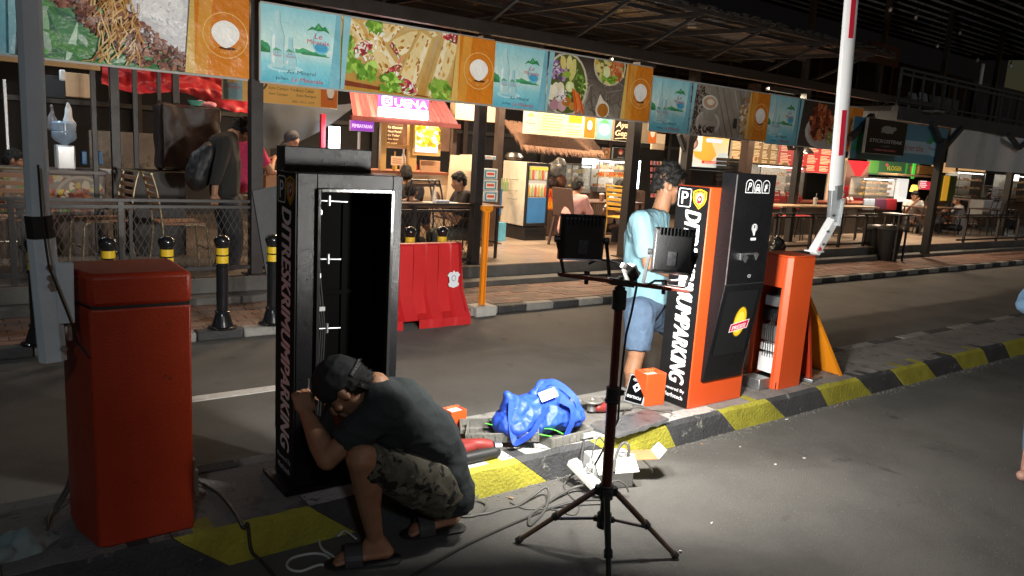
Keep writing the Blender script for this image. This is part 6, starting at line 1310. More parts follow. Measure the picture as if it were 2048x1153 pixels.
railing(-3.5, P1-.06, 7.36, zr, max(zb_, TZ+.05), 'dark railing with expanded metal mesh along the terrace at the left', [AY(243,480,7.36).x, AY(25,480,7.36).x])
xr0, xr1 = P1+.06, AY(945,420,7.4).x-.02
railing(xr0, xr1, 7.4, AY(880,409,7.4).z, TZ+.06, 'dark mesh railing behind the red barrier and the left dispenser', [xr0+.6, xr0+1.7], mid=.07)
railing(AY(1545,430,7.4).x, AY(1775,440,7.2).x, 7.4, AY(1650,428,7.4).z, TZ+.06, 'thin bar railing behind the right orange barrier, without mesh', [AY(x,460,7.4).x for x in (1550,1622,1680,1730)], mesh=False)
railing(AY(1920,440,7.3).x, 23, 7.3, AY(1985,430,7.3).z, TZ+.06, 'dark bar railing at the far right in front of the last tables', [AY(x,460,7.3).x for x in (1930,1995,2035)], mesh=False)
# ---- furniture makers (local, front = -Y)
def table_at(x, y, w, d, z0, h, label, top=woodd, leg=steel, rz=0):
    t = thing('table', label, 'table', (x, y, z0)); b = MB(); b.box(x-w/2, x+w/2, y-d/2, y+d/2, z0+h-.03, z0+h); part(t, 'table_top', b, top, bevel=.004)
    for sx in (-1,1):
        for sy in (-1,1): b = MB(); X_, Y_ = x+sx*(w/2-.05), y+sy*(d/2-.05); b.beam((X_, Y_, z0), (X_, Y_, z0+h-.03), .03); part(t, 'leg', b, leg)
        b = MB(); b.beam((x+sx*(w/2-.05), y-d/2+.07, z0+.2), (x+sx*(w/2-.05), y+d/2-.07, z0+.2), .02); part(t, 'stretcher', b, leg)
    t.rotation_euler = (0,0,rz); return t
CH = {}
def chair_at(kind, x, y, z0, rz, label, seatm, legm_):
    key = (kind, seatm.name, legm_.name)
    if key in CH:
        return dup(CH[key], (x, y, z0), rz, label)
    t = thing('chair', label, 'chair', (0,0,0))
    if kind == 'metal':
        b = MB(); b.box(-.2,.2,-.2,.2,.44,.465); part(t, 'seat', b, seatm, bevel=.01)
        b = MB()
        for k in (range(5) if seatm is not brpl else (4,)): b.box(-.19,.19,.205+.012*k,.222+.012*k,.56+k*.07,.60+k*.07)
        part(t, 'backrest', b, seatm, bevel=.003)
        for s_ in (-1,1):
            b = MB(); b.tube(bez([(s_*.19,-.24,0),(s_*.19,-.22,.30),(s_*.19,-.19,.43),(s_*.19,0,.44)],5), .012); part(t, 'leg', b, legm_, angle=60)
            b = MB(); b.tube(bez([(s_*.19,.24,0),(s_*.19,.20,.30),(s_*.19,.20,.45),(s_*.19,.24,.75),(s_*.19,.285,.92)],5), .012); part(t, 'leg', b, legm_, angle=60)
        b = MB(); b.tube([(-.19,.285,.92),(.19,.285,.92)], .012); part(t, 'top_rail', b, legm_); b = MB(); b.tube([(-.19,-.22,.2),(.19,-.22,.2)], .008); part(t, 'stretcher', b, legm_)
    else:
        b = MB(); b.box(-.2,.2,-.2,.18,.42,.445); part(t, 'seat', b, seatm, bevel=.012)
        b = MB(); b.prism([(-.2,.17,.445),(.2,.17,.445),(.19,.25,.86),(-.19,.25,.86)], (0,.02,.0)); part(t, 'backrest', b, seatm, bevel=.008)
        for s_ in (-1,1):
            for q, o_ in ((-1,-.19),(1,.19)): b = MB(); b.beam((s_*.22,o_*1.15,0),(s_*.18,o_*.9,.42),.035,.03); part(t, 'leg', b, legm_ , bevel=.004)
    CH[key] = t; t.location = (x, y, z0); t.rotation_euler = (0,0,rz); ORG[t.name] = Vector((x,y,z0)); return t
gold = mat('bamboo_look_steel', (.42,.35,.22), .3, metal=.6, var=.3, vs=30); padm = mat('chair_pad', (.36,.19,.11), .6); brpl = mat('brown_plastic', (.09,.055,.045), .45, var=.15); yelp = mat('yellow_enamel', (.62,.36,.05), .4); redch = mat('red_plastic', (.42,.04,.05), .4)
c_ = AY(350,470,7.9); chair_at('metal', c_.x+.05, 7.95, TZ, R(92), 'bamboo patterned steel chair seen from the side behind the mesh, left of the walking man', padm, gold)
c_ = AY(205,440,8.2); chair_at('metal', c_.x, 8.25, TZ, R(-80), 'bamboo patterned chair behind the third bollard', padm, gold)
c_ = AY(30,450,8.3); chair_at('metal', c_.x, 8.35, TZ, R(170), 'bamboo patterned chair half hidden by the boom at the far left', padm, gold)
table_at(AY(150,450,8.05).x, 8.05, .95, .6, TZ, .62, 'dark wooden table behind the mesh railing at the left')
c_ = AY(1142,440,8.55); chair_at('plastic', c_.x, 8.55, TZ, R(100), 'brown plastic chair of the man in the pink shirt', brpl, brpl)
c_ = AY(1243,460,8.3); chair_at('metal', c_.x, 8.25, TZ, R(100), 'yellow steel chair beside the thick post behind the standing man', yelp, yelp)
table_at(AY(1212,416,8.75).x, 8.8, 1.15, .65, TZ, .66, 'dark table between the pink shirted and the white shirted man')
table_at(AY(880,412,7.9).x, 7.95, 1.6, .5, TZ, .66, 'dark table of the man drinking behind the mesh railing')
table_at(AY(1640,425,8.0).x, 7.95, 3.2, .45, TZ, .70, 'long pale topped bar table along the railing behind the right barrier', wood)
table_at(AY(1870,428,8.7).x, 8.75, 1.7, .7, TZ, .64, 'table with drinks between the white shirted and the grey shirted man')
table_at(AY(1985,440,8.6).x, 8.6, 1.8, .6, TZ, .62, 'brown table at the far right in front of the white cooker')
table_at(AY(1783,450,6.98).x, 6.9, .42, .35, SWZ, .86, 'narrow black stand beside the dustbins on the pavement', steel)
for k, (px, yy, rz_, lb, sm) in enumerate(((1570,8.5,10,'red chair tucked at the bar table, left one',redch),(1600,8.5,-5,'red chair tucked at the bar table beside the pale tabletop',redch),(1700,8.6,5,'dark chair behind the bar table under the counter',brpl),(1835,8.6,170,'dark chair under the white shirted man at the right',brpl),(1905,8.4,-90,'steel framed chair of the grey shirted man',brpl),(1960,8.3,185,'steel chair in front of the far right table, left one',brpl),(1990,8.2,175,'steel chair in front of the far right table, right one',brpl),(905,8.35,80,'dark chair of the man drinking behind the mesh',brpl),(815,8.5,190,'dark chair beside the right edge of the left dispenser',brpl))):
    c_ = AY(px, 450, yy); chair_at('metal', c_.x, yy, TZ, R(rz_), lb, sm, steel)
# ---- simple builders
def boxthing(name, label, cat, r, Y, d, m, bevel=.004, group=None, z0=None):
    X0, X1, Z0, Z1 = RC(*r, Y); b = MB(); b.box(X0, X1, Y, Y+d, Z0 if z0 is None else z0, Z1); return solid(name, label, cat, b, m, group, bevel)
def bottle(b, c, r, h): b.lathe(c, [(r*.9,0),(r,.02),(r,h*.6),(r*.35,h*.8),(r*.32,h*.93),(r*.4,h*.94),(r*.4,h)], 10)
def cup(label, px, Y, zt, m=whitepl, straw=True, h=.12):
    p = AY(px, 400, Y); t = thing('drink_cup', label, 'cup', (p.x, Y, zt)); b = MB(); b.lathe((p.x, Y, zt), [(.03,0),(.042,h),(.04,h+.004)], 14); part(t, 'cup', b, m)
    b = MB(); b.lathe((p.x,Y,zt+h+.004), [(.044,0),(.044,.008),(.01,.02)], 14); part(t, 'lid', b, whitepl)
    if straw: b = MB(); b.cyl((p.x,Y,zt+h), (p.x+.02,Y,zt+h+.10), .004, n=6); part(t, 'straw', b, whitepl)
# ---- far left stall
t = thing('food_counter', 'counter with a printed front of round food plates at the far left', 'counter', (0,9.0,TZ))
X0,X1,Z0,Z1 = RC(-60,213,346,424,9.0); b = MB(); b.box(X0, X1, 9.0, 9.7, TZ, Z1); part(t, 'counter_body', b, woodd)
b = MB(); b.box(X0, X1+.02, 8.97, 9.72, Z1, Z1+.03); part(t, 'counter_top', b, mat('brown_top', (.14,.10,.085), .4, var=.3))
P = Print((X0, 8.998, Z1-(Z1-Z0)), (1,0,0), (0,0,1)); w, h = X1-X0, Z1-Z0-.02; P.rect(0,0,w,h,'#8d7668')
for u, r_, sd in ((.30,.26,1),(.52,.34,2),(.80,.24,3)):
    P.clip = (0,w,0,h); P.disc(w*u, h*.36, r_, r_, '#b9aa98', n=30); P.disc(w*u, h*.36, r_*.88, r_*.88, '#8f8172', n=30); scatter(P, 26, (w*u-r_*.8, w*u+r_*.8, 0, h), ['#d9c04c','#b8442c','#7a9a3c','#e0d2b4','#a55a34'], (.02,.05), (.02,.04), sd, inside=lambda a, b_, u=u, r_=r_: r_*.5 < math.hypot(a-w*u, b_-h*.36) < r_*.82); P.disc(w*u, h*.3, r_*.45, r_*.4, '#c98a5c'); scatter(P, 30, (w*u-r_*.4, w*u+r_*.4, h*.05, h*.6), ['#b5472a','#d98450','#8f3a22'], (.02,.04), (.015,.03), sd+9)
P.clip = None; P.text('Pondok', w*.02, h*.30, h*.22, '#d9d0c4', w=w*.2, shear=.25, bold=.02); P.rect(w*.03, h*.2, w*.22, h*.22, '#c9c0b4'); part(t, 'print', P.mb, PRINT, angle=0)
ct = Z1+.03
X0,X1,Z0,Z1_ = RC(113,150,291,338,9.25); t = thing('water_dispenser', 'white tabletop water dispenser with an upturned blue bottle on the left counter', 'water dispenser', (X0,9.25,ct))
b = MB(); b.box(X0, X1, 9.2, 9.45, ct, Z1_); part(t, 'housing', b, mat('glossy_white', (.8,.8,.8), .2, var=.02), bevel=.015)
cc_ = Vector(((X0+X1)/2, 9.32, Z1_)); zt_ = AY(125,243,9.25).z; hh = zt_-Z1_; b = MB(); b.lathe(cc_, [(.03,0),(.04,.015),(.10,.05),(.118,.08),(.115,hh*.55),(.108,hh*.58),(.115,hh*.62),(.115,hh-.02),(.10,hh),(.001,hh-.01)], 20)
jug = mat('blue_jug', (.45,.60,.78), .12, var=.05); jug.node_tree.nodes['Principled BSDF'].inputs['Alpha'].default_value = .6; part(t, 'bottle', b, jug)
for (xl,xr,yt,yb,lb,m_) in ((92,116,212,262,'clear grey plastic bag hanging left of the white one',mat('thin_clear_bag',(.22,.22,.24),.3,var=.3)),(123,152,207,258,'white plastic bag hanging above the water dispenser',mat('thin_white_bag',(.7,.72,.74),.4))):
    X0,X1,Z0,Z1 = RC(xl,xr,yt,yb,9.35); xm = (X0+X1)/2; b = MB(); b.hull([((xm,9.35,Z1), .012), ((X0+.03,9.35,Z0+.08), .03), ((X1-.03,9.35,Z0+.04), .03), ((xm,9.35,Z0+.03), (.05,.04,.03))]); solid('plastic_bag', lb, 'plastic bag', organic('x', b, .010, 1, (.016,14,(1.5,1,.6))), m_, angle=180)
boxthing('wall_cabinet', 'small orange brown wooden cabinet hanging above the water dispenser', 'cabinet', (132,183,147,195), 9.5, .3, wood); boxthing('wall_shelf', 'dark open shelf left of the wooden cabinet above the counter', 'shelf', (62,130,150,195), 9.55, .3, dk)
boxthing('sign_strip', 'thin orange and cream board edge right under the leftmost banner', 'sign', (-40,200,118,130), 8.9, .04, mat('orange_cream', (.62,.38,.16), .6, var=.2, vs=1.5)); boxthing('light_fitting', 'small white lamp holder hanging beside the wooden cabinet', 'lamp', (120,131,140,162), 9.3, .08, whitepl, .01)
boxthing('socket_panel', 'strip of wall sockets left of the water dispenser', 'socket panel', (86,97,298,338), 9.6, .03, whitepl); boxthing('pole', 'slim pale pole at the extreme left edge', 'pole', (9,16,160,300), 9.4, .05, alum)
boxthing('low_wall', 'grey rough wall behind the thin posts at the left', 'wall', (180,330,265,400), 11.2, .15, conc, z0=TZ); boxthing('side_shelf', 'white narrow shelf behind the dark post left of the covered cabinet', 'shelf', (200,262,341,349), 9.6, .3, whitepl)
for k, (a_, c__, lb) in enumerate(((163,174,'blue canister right of the water dispenser'),(196,205,'blue canister between the thin posts'))): boxthing('canister', lb, 'canister', (a_,c__,303,330), 9.9, .1, mat('blue_canister', (.03,.16,.42), .4), .01)
# red tarpaulin
tarp = mat('red_tarpaulin', (.48,.03,.04), .38, var=.25, vs=3, bump=.2, bs=10); X0, X1 = AY(204,170,9.7).x, AY(505,200,9.7).x; b = MB(); n = 90; m_ = 22; ztp = AY(350,128,9.7).z; zbl, zbr = AY(206,168,9.7).z, AY(500,222,9.7).z
for i in range(n+1):
    f = i/n; zb__ = zbl+(zbr-zbl)*f**1.2 - .05*math.sin(f*9)
    for j in range(m_+1): g_ = j/m_; z_ = ztp+(zb__-ztp)*g_; b.v.append(Vector((X0+(X1-X0)*f, 9.7 + .06*math.sin(g_*9+f*7)*g_+.05*noise.noise(Vector((f*14, g_*5, 0))), z_+.02*noise.noise(Vector((f*20,g_*2,3))))))
for i in range(n):
    for j in range(m_): a = i*(m_+1)+j; b.mi_ = 0; b.m = 1 if j < 3 else 0; b.face((a, a+m_+1, a+m_+2, a+1))
t = solid('tarpaulin', 'shiny red tarpaulin with a blue upper edge slung below the leftmost banner', 'tarpaulin', b, [tarp, mat('blue_tarpaulin', (.03,.06,.20), .5, var=.2)], angle=180)
# covered cabinet
X0,X1,Z0,Z1 = RC(325,443,212,342,8.9); b = MB(); b.box(X0, X1, 8.9, 9.4, Z0, Z1); o = organic('x', b, .02, 2, (.03, 5, (1,1,.6)))
solid('covered_cabinet', 'tall cabinet wrapped in dark brown wrinkled plastic behind the walking man', 'cabinet', o, mat('brown_plastic_wrap', (.035,.024,.024), .5, var=.4, vs=4, bump=.3, bs=20), angle=60)
ctz = Z1; boxthing('low_cupboard', 'black ribbed cupboard under the covered cabinet', 'cupboard', (268,372,344,500), 8.75, .5, mat('black_ribbed', (.02,.015,.013), .5, var=.3), z0=TZ)
c_ = AY(392,205,9.1); b = MB(); b.lathe((c_.x,9.1,ctz+.01), [(.05,0),(.09,.05),(.095,.055),(.085,.05),(.03,.01)], 18); solid('green_bowl', 'small mint green bowl on top of the covered cabinet', 'bowl', b, mat('mint_plastic', (.15,.50,.38), .4))
c_ = AY(412,208,9.1); b = MB(); b.hull([((c_.x-.08,9.1,ctz+.04), .04), ((c_.x+.08,9.1,ctz+.03), .035)]); solid('pink_cloth', 'crumpled pink bag on top of the covered cabinet beside the green bowl', 'bag', organic('x', b, .01, 1, (.015,15,(1,1,1))), mat('pink_cloth', (.65,.25,.33), .6), angle=180)
# tent cloth, red pole, light panel
b = MB(); n = 30; Ya = 10.2
P_ = [AY(525,205,Ya), AY(720,205,Ya), AY(640,262,Ya), AY(525,300,Ya)]
for i in range(n+1):
    for j in range(13):
        u, v = i/n, j/12; p = P_[0]*(1-u)*(1-v)+P_[1]*u*(1-v)+P_[2]*u*v+P_[3]*(1-u)*v; b.v.append(p+Vector((0,.12*noise.noise(p*2.5),-.05*math.sin(u*3.1))))
for i in range(n):
    for j in range(12): a = i*13+j; b.face((a,a+13,a+14,a+1))
solid('tent_cloth', 'sagging dark blue grey tent cloth behind the soup menu board', 'tent cloth', b, mat('tent_cloth', (.05,.065,.085), .7, var=.25, vs=2), angle=180)
boxthing('red_pole', 'crimson pole under the tent cloth', 'pole', (642,651,228,345), 10.0, .06, mat('crimson_paint', (.42,.02,.05), .4)); boxthing('upright_lamp', 'bright white upright light panel left of the purple hanging sign', 'lamp', (660,680,254,298), 9.9, .05, mat('lit_panel', (1,1,1), .4, emit=(1,1,1), es=9, var=0))
def purple(P, w, h): P.text('PEMBAYARAN', w/2, h*.32, h*.34, '#f4d9ff', w=w*.84, center=True, bold=.03)
board('hanging_sign', 'small purple sign with white lettering hanging by the purple stall', 'sign', rc(700,748,242,263,9.3), purple, face='#8a3fb0', es=.5)
boxthing('sign_pole', 'thin white pole below the small purple sign', 'pole', (716,720,264,345), 9.31, .02, whitepl, 0)
# ---- purple lit stall
YS = 9.4; X0,X1,Z0,Z1 = RC(690,898,180,240,YS); t = thing('food_stall', 'stall with a maroon corrugated awning and a glowing purple and white sign', 'food stall', (X0,YS,TZ))
mar = mat('maroon_corrugated', (.23,.055,.06), .5, var=.15, vs=3); b = MB(); n = 64
for i in range(n):
    fa, fb = i/n, (i+1)/n; xa, xb = X0+(X1-X0)*fa, X0+(X1-X0)*fb; da, db = .02*math.sin(fa*150), .02*math.sin(fb*150)
    sk = lambda f: .12*(1-2*f)*-1
    b.add([(xa, YS-.25+da, Z0), (xb, YS-.25+db, Z0), (xb-.10*(2*fb-1), YS+.15+db, Z1+.05), (xa-.10*(2*fa-1), YS+.15+da, Z1+.05)], [(0,1,2,3)])
part(t, 'awning_sheet', b, mar, angle=70)
b = MB(); b.box(X0-.03, X1+.03, YS-.29, YS-.24, Z0-.06, Z0); part(t, 'awning_rail', b, mat('maroon_rail', (.20,.05,.045), .5))
sx0,sx1,sz0,sz1 = RC(757,855,218,237,YS-.33); b = MB(); b.box(sx0, sx1, YS-.36, YS-.31, sz0, sz1); part(t, 'lit_sign_panel', b, mat('sign_white_lit', (1,.95,.85), .4, emit=(1,.90,.72), es=5.5, var=0), bevel=.01)
px0,px1,pz0,pz1 = RC(757,855,193,218,YS-.33); b = MB(); b.box(px0, px1, YS-.36, YS-.31, pz0+.002, pz1); part(t, 'purple_sign_panel', b, mat('sign_purple_lit', (.3,.1,.5), .4, emit=(.22,.05,.60), es=.9, var=0), bevel=.006)
P = Print((px0, YS-.362, pz0), (1,0,0), (0,0,1), start=.002); w, h = px1-px0, pz1-pz0; P.rrect(w*.04,h*.12,w*.25,h*.9,.02,'#e8d4ff'); P.ring(w*.145,h*.5,h*.28,.02,'#6a3fb0'); P.rect(w*.10,h*.46,w*.19,h*.54,'#6a3fb0'); P.text('UENA', w*.63, h*.14, h*.62, '#ffffff', w=w*.68, center=True, bold=.05)
part(t, 'lit_letters', P.mb, mat('lit_letters', (1,1,1), .4, attr=True, emit='attr', es=2.2, var=0), angle=0)
def sb(name, r, Y, d, m, **k):
    a = RC(*r, Y); b = MB(); b.box(a[0], a[1], Y, Y+d, k.pop('z0', a[2]), a[3]); return part(t, name, b, m, **k)
honey = mat('honey_wood', (.62,.36,.12), .5, var=.12, vs=4)
sb('stall_post', (762,773,238,345), YS-.1, .06, honey); sb('stall_post', (818,834,238,345), YS-.1, .06, honey); sb('back_panel', (773,900,238,300), YS+1.2, .04, woodd); sb('shelf', (773,818,290,294), YS-.05, .15, honey); sb('counter_front', (700,905,348,420), YS-.1, .6, cream, z0=TZ); sb('counter_top', (695,908,343,348), YS-.16, .72, mat('maroon_top', (.22,.07,.04), .4))
sb('picture_frame', (826,882,241,312), YS-.12, .04, honey)
a = RC(832,876,247,305,YS-.13); P = Print((a[0],YS-.125,a[2]), (1,0,0), (0,0,1)); w, h = a[1]-a[0], a[3]-a[2]; P.rect(0,0,w,h,'#fff0b0'); scatter(P, 130, (w*.05,w,h*.2,h), ['#f4c81e','#ffe26a','#e09a1c','#8fbf3c','#fff4c0','#d97a1c'], (.02,.06), (.015,.04), 41); P.rect(0,0,w,h*.16,'#cfc4e8'); P.ring(w*.5,h*.16,w*.07,.008,'#c05a3c')
part(t, 'lit_food_picture', P.mb, mat('backlit_food', (1,1,1), .4, attr=True, emit='attr', es=1.6, var=0), angle=0)
a = RC(774,806,248,292,YS+.1); P = Print((a[0],YS+.1,a[2]), (1,0,0), (0,0,1)); w, h = a[1]-a[0], a[3]-a[2]; P.rect(0,0,w,h,'#4a3a34')
for k in range(5): P.text(('Es Dawet','Nasi Pecel','Es Teler','Soto Ayam','Kopi')[k], w*.05, h*(.78-.18*k), h*.10, '#fff4dc', w=w*(.9-.08*k), bold=.02)
part(t, 'menu_window', P.mb, PRINT, angle=0)
a = RC(782,806,313,331,YS-.2); P = Print((a[0],YS-.2,a[2]), (1,0,0), (0,0,1)); w, h = a[1]-a[0], a[3]-a[2]; P.rect(0,0,w,h,'#f0c8a0')
for k in range(3): P.rect(w*.12,h*(.65-.22*k),w*.88,h*(.74-.22*k),'#b5603c')
part(t, 'paper_notice', P.mb, PRINT, angle=0)
bm_ = mat('amber_bottle', (.65,.40,.08), .2); ctz = RC(700,905,343,348,YS-.1)[3]
for k, (px, h_, m_, lb) in enumerate(((789,.26,bm_,'yellow sauce bottle on the purple lit stall counter'),(806,.3,whitepl,'white tall bottle on the stall counter beside the yellow one'),(818,.18,bm_,'small amber jar on the stall counter'))):
    c_ = AY(px,340,YS); b = MB(); bottle(b, (c_.x,YS,ctz), .035, h_); solid('bottle', lb, 'bottle', b, m_)
c_ = AY(825,335,YS); b = MB(); b.lathe((c_.x,YS,ctz), [(.05,0),(.07,.05),(.06,.1),(.02,.13)], 14); solid('sugar_pot', 'round red pot on the purple lit stall counter', 'pot', b, mat('red_pot', (.5,.05,.04), .3))
boxthing('wood_board', 'brown wooden board standing on the stall counter under the lit picture', 'board', (841,880,322,354), YS-.05, .03, mat('tan_board', (.42,.24,.13), .5)); boxthing('price_box', 'pale box standing on the stall counter under the shelf', 'box', (806,820,330,344), YS+.1, .1, cream)
# plywood boards, hung boxes, cartons
a0 = AY(892,402,8.9); a1 = AY(908,307,9.3)
for k, (px, lb) in enumerate(((0,'front cream board leaning behind the man drinking'),(18,'rear cream board leaning behind the man drinking, a little taller'))):
    p0 = AY(893+px,402,8.95+.06*k); p1 = AY(946+px*.5,402,8.95+.06*k); q0_ = AY(902+px,310-k*0,9.05+.06*k); q1_ = AY(956+px*.2,316-6*k,9.05+.06*k); b = MB(); b.prism([p0,p1,q1_,q0_], (0,.02,0)); solid('leaning_board', lb, 'board', b, cream, bevel=.002)
boxthing('hung_box', 'blank cream box hanging right of the maroon awning, the wider one', 'box', (911,956,205,241), 9.3, .15, cream); boxthing('hung_box', 'blank cream box hanging behind the black post, the narrower one', 'box', (969,991,212,245), 9.3, .15, cream)
ctnm = mat('blue_white_carton', (.50,.55,.55), .6)
for k in range(4):
    r = (966+k%2*1, 985+(1 if k else -3), 316+22*k if k else 312, 336+23*k if k else 320); X0,X1,Z0,Z1 = RC(*r, 8.7); t = thing('carton', 'blue and white carton, %s of the stack beside the brown post' % ('topmost','second','third','lowest')[k], 'carton', (X0,8.7,Z0), 'stack of blue and white cartons'); b = MB(); b.box(X0,X1+.08,8.7,8.95,Z0+.002,Z1); part(t, 'carton_body', b, ctnm, bevel=.003)
    P = Print((X0,8.699,Z0), (1,0,0), (0,0,1)); w, h = X1-X0+.08, Z1-Z0; P.rect(w*.1,h*.15,w*.9,h*.85,'#3f8fb0'); P.rect(w*.2,h*.25,w*.8,h*.75,'#e4d8cc'); P.rect(w*.25,h*.4,w*.75,h*.62,'#c9584c'); part(t, 'carton_print', P.mb, PRINT, angle=0)
boxthing('carton_table', 'low dark stand under the stack of cartons', 'stand', (958,990,403,480), 8.7, .3, woodd, z0=TZ); boxthing('blue_crate', 'blue crate behind the brown post by the cartons', 'crate', (990,1004,378,430), 9.3, .3, mat('blue_crate', (.02,.14,.36), .5)); boxthing('picture_box', 'light blue picture box on the floor left of the drinks fridge', 'box', (987,1012,446,473), 9.2, .25, mat('light_blue_print', (.12,.42,.56), .5, var=.3, vs=6), z0=TZ)
# ---- fridge
Yf = 9.2; X0,X1,Z0,Z1 = RC(1050,1095,326,482,Yf); t = thing('drinks_fridge', 'open backed drinks fridge with a cream side, glass door and blue lower panel', 'fridge', (X0,Yf,TZ)); fb = mat('fridge_black', (.02,.02,.022), .3)
b = MB(); b.box(X0,X1,Yf+.02,Yf+.62,TZ+.22,Z1); part(t, 'cabinet', b, mat('fridge_cream', (.66,.60,.50), .4), bevel=.01)
b = MB(); b.box(X0+.01,X1-.005,Yf-.02,Yf+.6,TZ,TZ+.2);
for k in range(6): b.box(X0+.03,X1-.03,Yf-.03,Yf-.02,TZ+.03+k*.028,TZ+.045+k*.028)
part(t, 'base_grille', b, fb)
w = X1-X0; H_ = Z1-TZ-.22; z_ = TZ+.22; zm = z_+H_*.45
b = MB(); b.box(X0,X0+.035,Yf-.02,Yf+.018,z_,Z1); b.box(X1-.035,X1,Yf-.02,Yf+.018,z_,Z1); b.box(X0+.035,X1-.035,Yf-.02,Yf+.018,z_,z_+.05); b.box(X0+.035,X1-.035,Yf-.02,Yf+.018,Z1-.05,Z1); part(t, 'door_frame', b, fb, bevel=.006)
b = MB(); b.box(X0+.036,X1-.036,Yf-.008,Yf+.015,z_+.051,zm); part(t, 'blue_panel', b, mat('fridge_blue', (.05,.20,.46), .35))
b = MB(); b.box(X0+.036,X1-.036,Yf+.012,Yf+.018,zm+.001,Z1-.051); part(t, 'inner_back', b, mat('fridge_inner', (.5,.47,.42), .5, emit=(1,.85,.65), es=.25))
b = MB(); b.box(X0+.045,X1-.045,Yf-.018,Yf-.012,Z1-.11,Z1-.06); part(t, 'yellow_label', b, mat('yellow_label', (.8,.55,.08), .5))
for j, zz in enumerate((zm+.02, zm+.28)):
    b = MB(); b.box(X0+.036,X1-.036,Yf-.005,Yf+.011,zz-.01,zz); part(t, 'shelf', b, chrome)
    for k in range(6):
        b = MB(); b.lathe((X0+.065+k*(w-.13)/5, Yf-.001, zz), [(.018,0),(.02,.01),(.02,.12),(.008,.16),(.009,.18)], 8); part(t, 'bottle', b, mat('drink_%d' % (k % 3 + j), ((.55,.32,.08),(.35,.42,.12),(.5,.12,.06),(.6,.55,.45))[k % 3 + j], .3))
for zz in (.92,.75,.62): b = MB(); b.tube([(X0-.004,Yf+.2,TZ+zz),(X0-.02,Yf+.24,TZ+zz-.01),(X0-.02,Yf+.4,TZ+zz-.01),(X0-.004,Yf+.44,TZ+zz)], .004); part(t, 'wire_hook', b, chrome)
# ---- thatched stall
Ya = 9.7; X0,X1,Z0,Z1 = RC(1048,1208,270,306,9.3); t = thing('thatched_awning', 'brown grass thatch awning over the food counters', 'awning', (X0,9.3,Z0)); b = MB(); rr = random.Random(8)
b.add([(X0,9.32,Z0+.06),(X1,9.32,Z0+.02),(X1-.05,9.8,Z1+.12),(X0-.05,9.8,Z1+.12)], [(0,1,2,3)]); part(t, 'thatch_bed', b, mat('thatch_bed', (.16,.085,.05), .9, var=.4, vs=12)); b = MB()
for _ in range(5200):
    f = rr.random(); g_ = rr.random(); x = X0-.05+(X1-X0+.08)*f; y = 9.3+.5*g_; z = Z0+.05*(1-f)+.03+(Z1+.14-Z0)*g_*.9; L_ = rr.uniform(.08,.2); dx = rr.uniform(-.04,.06); w_ = .004
    p = Vector((x,y,z)); q = p+Vector((dx,-L_*.5,-L_*.75)); b.add([p-Vector((w_,0,0)), p+Vector((w_,0,0)), q], [(0,1,2)])
part(t, 'straw', b, mat('straw', (.30,.16,.095), .8, var=.35, vs=30), kind='stuff', angle=0)
t = thing('food_counter', 'orange painted counter with red lettering above brown slats, right of the fridge', 'counter', (8,9.7,TZ)); X0,X1,Z0,Z1 = RC(1092,1290,380,420,9.6); b = MB(); b.box(X0,X1,9.62,10.1,TZ,Z1); part(t, 'counter_body', b, woodd)
X1b = AY(1130,400,9.6).x; P = Print((X0,9.618,Z0), (1,0,0), (0,0,1)); w, h = X1b-X0, Z1-Z0; P.rect(0,0,w,h,'#d9701c'); P.text('AM M', w*.52, h*.5, h*.38, '#b3161a', w=w*.8, center=True, bold=.05); P.text('UNG', w*.45, h*.08, h*.3, '#e8a81c', w=w*.6, center=True, bold=.05); part(t, 'painted_sign', P.mb, PRINT, angle=0)
for k in range(44): x = X0+k*(X1-X0)/44; b = MB(); b.box(x+.004,x+(X1-X0)/44-.004,9.6,9.615,TZ+.03,Z0-.01 if x < X1b else Z1-.02); part(t, 'slat', b, mat('brown_slat', (.085,.05,.038), .5, var=.2))
cz = Z1; boxthing('pot_shelf', 'dark shelf board carrying clay pots behind the orange counter', 'shelf', (1092,1140,376,380), 9.75, .4, woodd)
for k, (px, r_, h_, lb, m_) in enumerate(((1103,.09,.16,'brown clay pot with lid, left one behind the orange counter',brpl),(1121,.10,.20,'larger brown clay pot behind the orange counter',mat('clay',(.20,.08,.05),.5)))):
    c_ = AY(px,370,9.8); b = MB(); b.lathe((c_.x,9.8,cz+.01), [(r_*.6,0),(r_,h_*.3),(r_,h_*.6),(r_*.75,h_*.85),(r_*.8,h_*.88),(r_*.2,h_),(r_*.15,h_+.03)], 16); solid('clay_pot', lb, 'pot', b, m_)
c_ = AY(1110,338,9.9); b = MB(); b.hull([(c_, .12), (c_+Vector((.1,0,.08)), .10), (c_+Vector((.15,0,-.08)), .08)]); solid('plastic_bundle', 'crumpled clear plastic bags piled above the clay pots', 'plastic bags', organic('x', b, .015, 1, (.035,9,(1,1,1))), mat('crumpled_clear', (.30,.31,.30), .25, var=.4, vs=9), angle=180)
c_ = AY(1030,310,10.4); b = MB(); b.lathe(AY(1028,314,10.4), [(.12,-.05),(.16,0),(.12,.06),(.02,.08)], 18); solid('metal_bowl', 'grey metal bowl hanging in the dark left of the thatch', 'bowl', b, alum)
for (px, yt, yb, lb) in ((1003,140,385,'thin galvanised pole left of the drinks fridge'),(1262,270,400,'thin grey frame post right of the food display case')): boxthing('pole', lb, 'pole', (px,px+5,yt,yb), 9.9, .03, alum, 0)
b = MB()
for k in range(5): bottle(b, AY(992+k*5,368,9.6)+Vector((0,0,-.08)), .028, .2)
